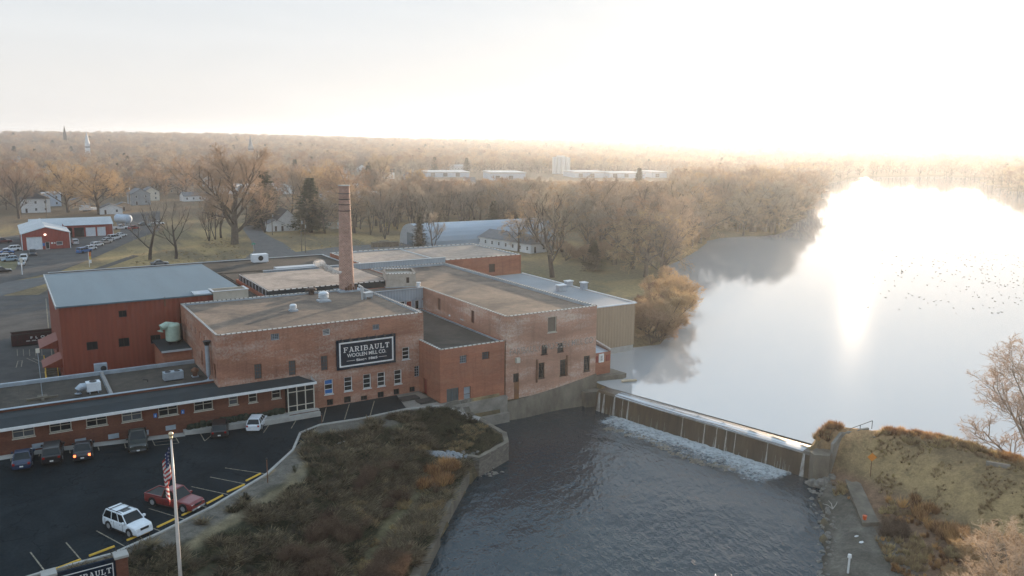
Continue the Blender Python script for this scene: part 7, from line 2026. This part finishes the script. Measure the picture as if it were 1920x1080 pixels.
# scattered town houses showing between the crowns
qh = random.Random(17); HP = []
specs = [(9, 8, 4.5, 3.2, SID_W, ROOF_GR, 1), (8, 10, 6, 2.8, SID_W, ROOF_DK, 2), (10, 12, 3.4, 2.4, SID_T, ROOF_BR, 1), (9, 9, 5.8, 2.4, SID_B, ROOF_GR, 2), (14, 22, 5, .8, SID_W, MET_LT, 1)]
for k, (w, d_, h, rh, wm, rm, st_) in enumerate(specs): HP.append((w, d_, h, rh, wm, rm, st_, None))
NMH = ['white gabled', 'tall white two-storey', 'low tan', 'pale blue two-storey', 'long white flat-roofed']
pr_ = [None]*5; LMH = [(40, 330), (0, 0)]
spots = [(22, 322, 0), (8, 345, 1), (52, 312, 2), (95, 330, 1), (150, 345, 0), (176, 318, 3), (215, 305, 0), (250, 340, 0), (300, 318, 1), (318, 342, 2), (355, 305, 3), (392, 352, 1), (408, 330, 0), (428, 362, 4), (452, 318, 0), (478, 362, 4), (515, 330, 3), (530, 362, 4), (548, 312, 0), (575, 325, 1), (602, 348, 0), (620, 318, 2), (640, 340, 3), (662, 360, 4), (678, 322, 0), (700, 378, 4), (728, 335, 1), (742, 368, 0), (770, 342, 3), (790, 360, 0), (30, 300, 3), (120, 300, 0), (190, 290, 2), (270, 292, 0), (330, 288, 1), (500, 300, 4), (590, 296, 4), (660, 300, 0), (730, 306, 4), (880, 352, 0), (905, 372, 1), (860, 318, 4)]
for (px, py, k) in spots:
    v = G(px, py, 0); v = G(px, py, hz(v.x, v.y)); w, d_, h, rh, wm, rm, st_, _ = HP[k]
    u_ = Vector((v.x, v.y)).normalized(); HOUSES.append((v.x, v.y, 13)); HOUSES.append((v.x-u_.x*16, v.y-u_.y*16, 12)); HOUSES.append((v.x-u_.x*34, v.y-u_.y*34, 11)); [HOUSES.append((v.x-u_.x*(40+14*m_), v.y-u_.y*(40+14*m_), 9.5-.4*m_)) for m_ in range(7)]
    lmk = min([(65, 380, 'the tall white house'), (208, 393, 'the white garage'), (336, 350, 'the dark roofed house'), (440, 330, 'the huge cottonwood'), (541, 400, 'the white farmhouse'), (583, 340, 'the tall spruce'), (651, 350, 'the chimney top'), (712, 325, 'the fan-shaped tree'), (470, 272, 'the grey church tower'), (163, 262, 'the white church tower'), (121, 247, 'the dark church spire'), (850, 332, 'the two works plumes'), (953, 332, 'the big factory hall')], key=lambda l: abs(l[0]-px)+abs(l[1]-py))
    dx_ = px-lmk[0]; dy_ = py-lmk[1]
    rel = ('far ' if abs(dx_)+abs(dy_) > 70 else 'just ')+('left' if dx_ < 0 else 'right')+(' and above' if dy_ < -12 else (' and below' if dy_ > 12 else ''))+' of '+lmk[2]
    lab = NMH[k]+' house among bare trees, '+rel
    if pr_[k] is None:
        pr_[k] = house('town_house', lab, 'house', (v.x, v.y), qh.uniform(-.5, .5), w, d_, h, rh, wm, rm, stories=st_); pr_[k]['group'] = 'far town houses among the trees'
    else: dup(pr_[k], (v.x, v.y, hz(v.x, v.y)), qh.choice([0, math.pi/2])+qh.uniform(-.35, .35), lab, 'far town houses among the trees')

qb = random.Random(91)
for k in range(34):
    px, py = qb.uniform(1030, 1345), 0
    py = 503-(px-1030)*.13+qb.uniform(-22, 6) if px < 1200 else 492-(px-1200)*.32+qb.uniform(-22, 0)
    tree_px('bush', px, py, py-qb.uniform(22, 40), 'low tan brush clump under the lakeside trees', 'brush clumps under the lakeside trees', wide=qb.uniform(1.3, 1.9), name='brush_clump', cat='shrub')
# random woodland
OPEN = [gp(P) for P in ([(-300, 640), (-300, 402), (30, 404), (170, 402), (245, 407), (250, 386), (330, 381), (430, 382), (436, 405), (452, 408), (500, 398), (520, 405), (520, 440), (620, 440), (690, 446), (770, 440), (800, 462), (1010, 478), (1045, 520), (1100, 512), (1190, 530), (1235, 600), (1240, 700), (-300, 900)],
        [(455, 400), (520, 385), (430, 362), (560, 352), (660, 352), (650, 362), (560, 372), (470, 370)],)]
OPEN.append([(-200, -50), (-200, 205), (60, 205), (150, 190), (120, 90), (120, -50)])
cand = []
q = random.Random(21)
def inside(P, x, y): return sdf(np.array([x]), np.array([y]), P)[0]
r_ = 235.0
pts_ = []
while r_ < 3000:
    s_ = 11.0 if r_ < 520 else 12.5+(r_-520)*.012
    a0 = math.radians(90-32.28-35); a1 = math.radians(90-32.28+35.5)
    n = int((a1-a0)*r_/s_)
    for i in range(n):
        a = a0+(a1-a0)*(i+q.random())/n; rr_ = r_+q.uniform(-.45, .45)*s_; pts_.append((rr_*math.cos(a), rr_*math.sin(a), s_))
    r_ += s_*.88
# lakeside strip nearer than 235 m
for k in range(1200):
    pts_.append((q.uniform(95, 230), q.uniform(135, 270), 12))
for k in range(1500):
    pts_.append((q.uniform(180, 420), q.uniform(190, 460), 12))
A_ = np.array(pts_)
ok = np.ones(len(A_), bool)
ok &= sdf(A_[:, 0], A_[:, 1], LAKE) < -1.5
for P in OPEN: ok &= sdf(A_[:, 0], A_[:, 1], P) < 0
for (hx_, hy_, hr_) in HOUSES: ok &= np.hypot(A_[:, 0]-hx_, A_[:, 1]-hy_) > hr_
for (tx_, ty_, tr_) in TPOS: ok &= np.hypot(A_[:, 0]-tx_, A_[:, 1]-ty_) > 5
R_ = np.hypot(A_[:, 0], A_[:, 1]); dens = fbm(A_[:, 0]/60, A_[:, 1]/60, 31)
town = (A_[:, 0] < 110) & (R_ < 560)
ok &= ~(town & (dens < .47))
ok &= ~((A_[:, 0] < 330) & (R_ > 300) & (R_ < 1100) & (fbm(A_[:, 0]/38, A_[:, 1]/38, 61) < .38))
# clearing in front of the far works, with grass and roofs showing
azim = np.degrees(np.arctan2(A_[:, 1], A_[:, 0]))
ok &= ~((R_ > 640) & (R_ < 800) & (azim > 50) & (azim < 70))
A_ = A_[ok]; keep = []
for p in A_:   # thin the near strip
    md_ = 8.0 if p[0] < 115 else 6.2
    if math.hypot(p[0], p[1]) < 330:
        if any(abs(p[0]-k[0]) < 8.5 and abs(p[1]-k[1]) < 8.5 and math.hypot(p[0]-k[0], p[1]-k[1]) < md_ for k in keep): continue
    keep.append(p)
A_ = np.array(keep)
info = []
for x, y, s_ in A_:
    r0 = math.hypot(x, y); az_ = math.degrees(math.atan2(y, x))
    sc = .75+.55*fbm(np.array([x/45]), np.array([y/45]), 12)[0]+q.uniform(-.12, .12)
    base = 12.5 if x < 110 else 15.5
    if r0 > 520: base = 12.5+(s_-13.5)*.12
    H = base*sc*1.22
    px, py, w = PXS((x, y, hz(x, y)+H*.5))
    if 790 < px < 1270 and r0 < 880:      # low riverside scrub wood in front of the works
        H = min(H, 34.5-71.0*r0/FOC*q.uniform(1.0, 1.06))
        if H < 5: continue
    info.append((x, y, H, r0, w, px, py))
vis = [i for i in info if i[4] > 0 and -60 < i[5] < 1990]
vis.sort(key=lambda i: i[3]); near = vis[:262]; rest = [i for i in info if i not in set(near)] if False else None
ns = set((i[0], i[1]) for i in near); rest = [i for i in info if (i[0], i[1]) not in ns]
GRP = {'maple': 'broad brown leafless trees of the town belt', 'maple2': 'broad brown leafless trees of the town belt', 'round': 'low orange-brown round-crowned trees', 'grey': 'tall grey leafless trees', 'upright': 'slender many-stemmed leafless trees', 'weeping': 'drooping orange-twigged trees', 'spruce': 'scattered dark conifers'}
LBL = {'maple': 'broad brown leafless tree in the tree belt', 'maple2': 'broad brown leafless tree in the tree belt', 'round': 'low orange-brown round-crowned leafless tree in the tree belt', 'grey': 'tall grey leafless tree in the wood', 'upright': 'slender many-stemmed leafless tree in the wood', 'weeping': 'drooping orange-twigged leafless tree in the wood', 'spruce': 'dark conifer scattered among leafless trees'}
LM = [(65, 380, 'the tall white house'), (98, 365, 'the pale blue house'), (73, 350, 'the grey-white gabled house'), (124, 360, 'the beige gabled house'), (208, 393, 'the white garage'), (262, 370, 'the grey two-storey house'), (336, 350, 'the dark roofed house'), (368, 370, 'the white bungalow'), (440, 400, 'the huge cottonwood'), (496, 345, 'the far blue-grey house'), (541, 420, 'the white farmhouse'), (583, 390, 'the tall spruce'), (622, 405, 'the long brown roof'), (651, 360, 'the chimney top'), (712, 325, 'the fan-shaped tree'), (749, 400, 'the tall utility pole'), (800, 440, 'the quonset arch'), (900, 430, 'the quonset roof'), (953, 332, 'the big factory hall'), (1005, 450, 'the white ranch house'), (1052, 310, 'the silos'), (1110, 330, 'the low white factory'), (1036, 440, 'the leaning lawn tree'), (1112, 480, 'the rounded cedar bush'), (1176, 330, 'the second pale factory'), (1197, 345, 'the hazy pine'), (1262, 520, 'the pinkish brush clump'), (1236, 330, 'the small pale factory'), (1275, 490, 'the narrow inlet'), (1335, 448, 'the bay corner'), (1440, 446, 'the bay head'), (1530, 430, 'the point at the bay mouth'), (1545, 350, 'the glaring water edge'), (163, 300, 'the white church tower'), (470, 300, 'the grey church tower')]
near_l = []
for n_, (x, y, H, r0, w, px, py) in enumerate(near):
    k = q.choices(['maple', 'maple2', 'round', 'grey', 'upright', 'weeping', 'spruce'], [3.5, 3.5, 2.5, 3.5, 1.5, 1.2, .8] if x <= 115 else [2, 2, 1, 4.5, 3, 1.6, .6])[0]
    lm = min(LM, key=lambda l: abs(l[0]-px)+abs(l[1]-py)*1.5); dx = px-lm[0]
    near_l.append((n_, k, lm[2], 'behind' if abs(dx) < 14 else ('left of' if dx < 0 else 'right of'), abs(dx)+abs(lm[1]-py)*1.5))
ORD = ['nearest', 'second', 'third', 'fourth', 'fifth', 'sixth', 'seventh', 'eighth', 'ninth', 'tenth', 'eleventh', 'twelfth', 'thirteenth', 'fourteenth', 'fifteenth', 'sixteenth', 'seventeenth', 'eighteenth', 'nineteenth', 'twentieth']
KP = {'maple': 'broad brown leafless tree', 'maple2': 'broad brown leafless tree', 'round': 'low orange-brown round leafless tree', 'grey': 'tall grey leafless tree', 'upright': 'slender many-stemmed leafless tree', 'weeping': 'drooping orange-twigged leafless tree', 'spruce': 'dark conifer'}
seen_ = {}; lab_ = {}
for (n_, k, l, sd_, dist_) in sorted(near_l, key=lambda t: t[4]):
    key = (KP[k], l, sd_); c_ = seen_.get(key, 0); seen_[key] = c_+1
    lab_[n_] = (k, KP[k]+', '+ORD[min(c_, 19)]+' one '+sd_+' '+l)
for n_, (x, y, H, r0, w, px, py) in enumerate(near):
    k, lb = lab_[n_]
    if k == 'spruce': H *= .8
    put_tree(k, x, y, H*q.uniform(.85, 1.12), q.uniform(0, 6.28), lb, GRP[k], wide=q.uniform(1.05, 1.45), name='spruce_tree' if k == 'spruce' else 'bare_tree')
# distant woods: countless crowns as one mass
srcs = []
for i, (k, tw_) in enumerate((('maple', TWIG), ('round', TWIG_O), ('grey', TWIG_G), ('spruce', NEEDLE))):
    if k == 'spruce':
        t1, c1, _h = conifer(9, 13.5, 4.2, NEEDLE); o = bpy.data.objects.new('spruce_tree', c1); c1.materials.clear(); c1.materials.append(NEEDLE); COL.objects.link(o); x, y, H, r0, *_ = rest[33]; o.location = (x, y, hz(x, y)); tag(o, 'dark ragged conifer at the front of the distant woods', 'tree'); srcs.append(o); continue
    tb, cb_ = make_tree(seed=40+i, H=13, spread=6.3 if k != 'grey' else 5.4, trunk_r=.3, n1=9, n2=5, n3=5, n4=4, n5=3, fork=.15, upness=.4, tw=.075, twl=1.15)
    n0 = len(tb.v); tb.v += cb_.v; tb.m = [0]*len(tb.f)+[1]*len(cb_.f); tb.f += [tuple(a+n0 for a in f) for f in cb_.f]
    o = tb.build('bare_tree', [BARK, tw_]); x, y, H, r0, *_ = rest[40+i*9]; o.location = (x, y, hz(x, y)); o.scale = (H/13.5,)*3
    tag(o, ['broad bare tree at the front of the distant woods', 'orange-tinted bare tree at the front of the distant woods', 'greyish bare tree at the front of the distant woods'][i], 'tree', 'first trees of the distant woods'); srcs.append(o)
for s_i, so in enumerate(srcs):
    pass
def scatter(name, label, pts, sources, weights, seed=0):
    me = bpy.data.meshes.new(name); me.from_pydata([(p[0], p[1], p[2]) for p in pts], [], [])
    q2 = random.Random(seed)
    a = me.attributes.new('sc', 'FLOAT_VECTOR', 'POINT'); a.data.foreach_set('vector', np.array([(p[3]*p[4], p[3]*p[4], p[3]) for p in pts], np.float32).ravel())
    a = me.attributes.new('rz', 'FLOAT_VECTOR', 'POINT'); a.data.foreach_set('vector', np.array([(0, 0, q2.uniform(0, 6.28)) for p in pts], np.float32).ravel())
    a = me.attributes.new('pick', 'INT', 'POINT'); a.data.foreach_set('value', np.array(q2.choices(range(len(sources)), weights, k=len(pts)), np.int32))
    o = bpy.data.objects.new(name, me); COL.objects.link(o); tag(o, label, 'woodland' if 'wood' in name else 'vegetation', kind='stuff')
    ng = bpy.data.node_groups.new(name, 'GeometryNodeTree'); ng.interface.new_socket('Geometry', in_out='INPUT', socket_type='NodeSocketGeometry'); ng.interface.new_socket('Geometry', in_out='OUTPUT', socket_type='NodeSocketGeometry')
    N = ng.nodes; L = ng.links; gi = N.new('NodeGroupInput'); go = N.new('NodeGroupOutput'); jn = N.new('GeometryNodeJoinGeometry')
    def attr(nm, ty):
        n = N.new('GeometryNodeInputNamedAttribute'); n.data_type = ty; n.inputs['Name'].default_value = nm; return n.outputs[0]
    sc_, rz_, pk = attr('sc', 'FLOAT_VECTOR'), attr('rz', 'FLOAT_VECTOR'), attr('pick', 'INT')
    for i, so in enumerate(sources):
        oi = N.new('GeometryNodeObjectInfo'); oi.inputs[0].default_value = so; oi.inputs[1].default_value = True; oi.transform_space = 'ORIGINAL'
        cmpn = N.new('FunctionNodeCompare'); cmpn.data_type = 'INT'; cmpn.operation = 'EQUAL'; L.new(pk, cmpn.inputs[2]); cmpn.inputs[3].default_value = i
        ip = N.new('GeometryNodeInstanceOnPoints'); L.new(gi.outputs[0], ip.inputs[0]); L.new(cmpn.outputs[0], ip.inputs['Selection']); L.new(oi.outputs['Geometry'], ip.inputs['Instance']); L.new(rz_, ip.inputs['Rotation']); L.new(sc_, ip.inputs['Scale'])
        L.new(ip.outputs[0], jn.inputs[0])
    L.new(jn.outputs[0], go.inputs[0])
    md = o.modifiers.new('scatter', 'NODES'); md.node_group = ng
    return o
def H13(H): return H/13.5
W_pts = [(x, y, hz(x, y)-.2, H13(H), 1.0+min(.5, max(0, (r0-500)/2500))) for (x, y, H, r0, w, px, py) in rest]
print('trees', len(near), len(rest))
scatter('distant_woods', 'endless brown leafless woods fading into the haze towards the horizon', W_pts, srcs, [4, 2, 5, .2], 5)

# ------------------------------------------------------------------ bank vegetation
def tuft_mesh(seed, n, h, spread, w, lean=.5, curl=.3):
    q = random.Random(seed); b = MB()
    for i in range(n):
        a = q.uniform(0, 6.28); r = spread*q.random()**.6; p = Vector((math.cos(a)*r*.4, math.sin(a)*r*.4, -.05)); hh = h*q.uniform(.5, 1.1)
        tip = p+Vector((math.cos(a)*r*lean*1.6+q.gauss(0, .1), math.sin(a)*r*lean*1.6+q.gauss(0, .1), hh)); mid = p.lerp(tip, .55)+Vector((0, 0, hh*.12*curl)); s_ = Vector((-math.sin(a+q.uniform(-1, 1)), math.cos(a+q.uniform(-1, 1)), 0))*w/2
        n0 = len(b.v); b.v += [tuple(p-s_), tuple(p+s_), tuple(mid+s_*.8), tuple(mid-s_*.8), tuple(tip)]; b.f += [(n0, n0+1, n0+2, n0+3), (n0+3, n0+2, n0+4)]; b.m += [0, 0]
    return b
def shrub_mesh(seed, n, h, w):
    q = random.Random(seed); b = MB()
    for i in range(n):
        a = q.uniform(0, 6.28); d = Vector((math.cos(a)*q.uniform(.1, .6), math.sin(a)*q.uniform(.1, .6), 1)).normalized(); p = Vector((0, 0, -.05)); L_ = h*q.uniform(.6, 1.1); e_ = p+d*L_
        s_ = perp(d, q)*w; b.tri(p-s_, p+s_, e_)
        for j in range(7):
            s0 = p.lerp(e_, q.uniform(.25, .95)); dv = (d*.6+perp(d, q)*.8).normalized(); s1 = s0+dv*L_*q.uniform(.2, .45); s_ = perp(dv, q)*w*.7; b.tri(s0-s_, s0+s_, s1)
            for m_ in range(2): s2 = s0.lerp(s1, q.uniform(.3, .9)); dw = (dv*.5+perp(dv, q)).normalized(); s_ = perp(dw, q)*w*.5; b.tri(s2-s_, s2+s_, s2+dw*L_*q.uniform(.1, .22))
    return b
def src(b, nm, m, x, y, lab, cat):
    o = b.build(nm, m); o.location = (x, y, hz(x, y)); tag(o, lab, cat); return o
T_tan = src(tuft_mesh(1, 30, .75, .55, .075), 'grass_tuft', TUFT_TAN, 40.3, 79.2, 'pale dry grass tuft at the brow of the river wall', 'grass tuft')
T_org = src(tuft_mesh(2, 80, 1.0, .5, .045), 'grass_clump', TUFT_ORG, 41.0, 77.6, 'tall copper grass clump just above the river wall corner', 'grass clump')
T_brn = src(tuft_mesh(7, 34, .55, .75, .085, .9), 'grass_tuft', TUFT_BRN, 26, 78.5, 'matted dead brown grass tuft on the upper bank', 'grass tuft')
T_dk = src(shrub_mesh(3, 12, .9, .035), 'weed_clump', TUFT_DK, 24, 80.5, 'dark weed clump on the upper bank by the gravel strip', 'weeds')
T_grn = src(tuft_mesh(4, 34, .42, .6, .07, .9), 'grass_tuft', TUFT_GRN, 47, 84, 'dull green grass tuft on the flat point below the mill', 'grass tuft')
T_red = src(shrub_mesh(5, 15, 1.9, .022), 'brush_clump', TUFT_RED, 33, 72, 'russet brush clump on the lower bank slope', 'brush')
T_gry = src(shrub_mesh(6, 12, 1.15, .032), 'weed_clump', TWIG_DK, 30, 76, 'grey-brown weed clump halfway down the bank', 'weeds')
q = random.Random(77); P_low = []; P_brush = []
def pick_pts(n, xr, yr, fn, z0=None):
    out = []
    xs = np.array([q.uniform(*xr) for _ in range(n)]); ys = np.array([q.uniform(*yr) for _ in range(n)])
    return xs, ys
N_ = 52000
xs = np.random.RandomState(1).uniform(-4, 52, N_); ys = np.random.RandomState(2).uniform(50, 93, N_)
sb = sdf(xs, ys, BANK); dk = line_dist(xs, ys, KERB); dr = line_dist(xs, ys, RIM); zz = hf(xs, ys)
n1 = fbm(xs/4, ys/4, 41); n2 = fbm(xs/9, ys/9, 42); n3 = fbm(xs/2, ys/2, 43)
track = line_dist(xs, ys, [(51, 88), (43.5, 81), (36, 74.5), (29.5, 68.5), (22, 60)])
rip = line_dist(xs, ys, [(40.4, 80.9), (43.6, 79.0), (46, 77.5)])
plat = sdf(xs, ys, [(43, 91.8), (51, 91), (51, 82), (49, 80), (45, 79), (41, 84)])
rw = np.random.RandomState(3)
def col_pts(mask, s0, s1, pick):
    idx = np.where(mask)[0]; return [(xs[i], ys[i], zz[i], rw.uniform(s0, s1), rw.uniform(.8, 1.5), pick) for i in idx]
base = (sb > .3) & (rip > 1.1)
pts = []
t_ = dk/(dk+dr+1e-6)
m_up = base & (plat < 0) & (dk > 1.0) & (t_ < .5) & (n1 > .47-.12*sm((dk-3.4)/2))
pts += col_pts(m_up & (n3 > .56), .2, .5, 0); pts += col_pts(m_up & (n3 <= .56) & (n3 > .44), .5, 1.0, 6); pts += col_pts(m_up & (n3 < .38), .4, .7, 3); pts += col_pts(m_up & (n3 < .40) & (n3 > .38), .3, .6, 1)
m_mid = base & (plat < 0) & (t_ >= .5) & (track > 1.1)
green_band = m_mid & (track < 5) & (n1 < .50)
pts += col_pts(green_band & (n3 > .50), .6, 1.1, 3); pts += col_pts(green_band & (n3 <= .50) & (n3 > .38), .6, 1.1, 6); pts += col_pts(green_band & (n3 < .34), .4, .8, 2)
brush = m_mid & ~green_band & (dr > .8) & (line_dist(xs, ys, RIM[4:]) < 12.5) & (ys < 79)
pts += col_pts(brush & (n2 > .44) & (n3 > .48), .35, .7, 4); pts += col_pts(brush & (n2 <= .44) & (n3 > .5), .3, .6, 1); pts += col_pts(brush & (n3 <= .48), .6, 1.2, 6)
other = m_mid & ~green_band & ~brush
pts += col_pts(other & (n3 > .54), .2, .5, 0); pts += col_pts(other & (n3 < .50), .5, 1.1, 6); pts += col_pts(other & (n3 > .50) & (n3 < .53), .3, .6, 1)
pts += col_pts((plat > .3) & (n3 > .38) & (dr > .7), .4, .8, 3); pts += col_pts((plat > .3) & (n3 < .34) & (dr > .7), .4, .8, 0)
pts += col_pts(base & (track < 1.4) & (n3 > .48), .3, .6, 2)
cop = base & ((np.hypot(xs-40.6, ys-77.4) < .8) | (np.hypot(xs-38.4, ys-77.0) < .7) | (np.hypot(xs-38.2, ys-74.6) < .9) | (np.hypot(xs-36, ys-74.6) < .5)) & (n3 > .42)
pts += col_pts(cop, .8, 1.3, 5)
print('bank tufts', len(pts))
def scatter_pick(name, label, pts, sources, seed):
    o = scatter(name, label, pts, sources, [1]*len(sources), seed)
    o.data.attributes['pick'].data.foreach_set('value', np.array([p[5] for p in pts], np.int32)); return o
scatter_pick('bank_scrub', 'dense dark weeds, green grass and russet brush covering the left bank', pts, [T_dk, T_gry, T_tan, T_grn, T_red, T_org, T_brn], 3)
# right bank
N2 = 14000
xs = np.random.RandomState(5).uniform(55, 95, N2); ys = np.random.RandomState(6).uniform(22, 59, N2); zz = hf(xs, ys)
sh = sdf(xs, ys, RHILL); ds = line_dist(xs, ys, SHORE); dg = line_dist(xs, ys, RIDGE); t_ = ds/(ds+dg+1e-6); n1 = fbm(xs/4, ys/4, 51); n3 = fbm(xs/1.6, ys/1.6, 52)
wk = line_dist(xs, ys, [(82.5, 55.2), (70.4, 44.3)])
pts = []
b0 = (sh > .2) & (wk > 1.3) & (line_dist(xs, ys, [(79, 55.3), (84, 53.5)]) > 1.0)
inner = sdf(xs, ys, [(77.4, 57)]+RIDGE+[(22, -20)]+list(reversed(SHORE)))
pts += col_pts(b0 & (dg < 1.1) & (n3 > .46), .45, .8, 5); pts += col_pts(b0 & (dg < 2.4) & (n3 <= .42), .6, 1.0, 2)
sl_ = b0 & (t_ > .46) & (dg >= 1.5) & (inner > 0)
pts += col_pts(sl_ & (n3 > .52) & (n1 > .48), .3, .55, 2); pts += col_pts(sl_ & (n1 <= .46) & (n3 > .5), .25, .45, 2)
ft = b0 & (t_ > .20) & (t_ < .46) & (n1 > .45); pts += col_pts(ft & (n3 > .55), .25, .5, 5); pts += col_pts(ft & (n3 < .42), .4, .8, 2)
pts += col_pts(b0 & (np.hypot(xs-71.5, ys-43.2) < 1.9) & (n3 > .4), .3, .6, 4); pts += col_pts((np.hypot(xs-80.0, ys-57.3) < 1.0), .5, .8, 5)
pts += col_pts(b0 & (t_ > .42) & (t_ < .5) & (n3 > .5) & (ys < 47), .7, 1.2, 5)
scatter_pick('right_bank_scrub', 'straw and copper grasses with low brush covering the right bank', pts, [T_dk, T_gry, T_tan, T_grn, T_red, T_org, T_brn], 4)
# lawn grass on the town side is ground colour; a few ragged verge clumps
q = random.Random(5); pts = []
for k in range(500):
    px, py = q.choice([(q.uniform(240, 470), q.uniform(470, 497)), (q.uniform(540, 760), q.uniform(440, 470)), (q.uniform(380, 450), q.uniform(445, 465))]); v = G(px, py, 0); pts.append((v.x, v.y, 0, q.uniform(.2, .4), 2.4, q.choice([2, 2, 2, 3])))
scatter_pick('verge_grass', 'sparse straw grass clumps on the lawns beyond the mill', pts, [T_dk, T_gry, T_tan, T_grn], 9)

# ------------------------------------------------------------------ geese on the lake
def goose():
    t = thing('goose', None, None); b = MB(); b.ball((0, 0, .12), (.42, .2, .18), 10, 6); b.tube([(-.35, 0, .15), (-.6, 0, .26)], [.12, .03], 6); b.build('body', M('goose_feathers', (.26, .23, .2), (.16, .14, .12), scale=4, rough=.8), t, smooth=True)
    b = MB(); b.tube([(.3, 0, .18), (.38, 0, .45), (.4, 0, .55), (.55, 0, .54)], [.07, .05, .07, .02], 7); b.build('neck', BLACK, t); return t
g0 = goose(); first = True; q = random.Random(8)
gl = 'dark goose resting on the bright lake among its flock'
for k in range(290):
    while True:
        px = q.uniform(1620, 1935); py = 430+abs(q.gauss(0, 1))*60+q.uniform(0, 70)
        if py < 590 and px-1620 > (560-py)*.0 and q.random() < .25+.75*((px-1620)/300)*(1 if py > 470 else .5): break
    v = G(px, py, ZL)
    if first: g0.location = (v.x, v.y, ZL-.03); tag(g0, gl, 'goose', 'flock of geese resting on the lake'); first = False; g0.rotation_euler = (0, 0, 1)
    else: dup(g0, (v.x, v.y, ZL-.03), q.uniform(0, 6.28), gl, 'flock of geese resting on the lake', scale=q.uniform(.32, .5))
# ------------------------------------------------------------------ haze
hm = bpy.data.materials.new('haze'); hm.use_nodes = True; N = hm.node_tree.nodes; L = hm.node_tree.links; N.clear()
ho = N.new('ShaderNodeOutputMaterial'); hv = N.new('ShaderNodeVolumePrincipled')
hv.inputs['Color'].default_value = (.86, .92, 1.0, 1); hv.inputs['Density'].default_value = HAZE_D; hv.inputs['Anisotropy'].default_value = HAZE_G
L.new(hv.outputs[0], ho.inputs['Volume'])
b = MB(); b.box(-4200, 4200, -1200, 4200, -12, 72)
o = b.build('haze', hm); o['kind'] = 'stuff'; o['label'] = 'pale low sun haze filling the valley air'

for o in bpy.data.objects:
    if '_world' in o: del o['_world']
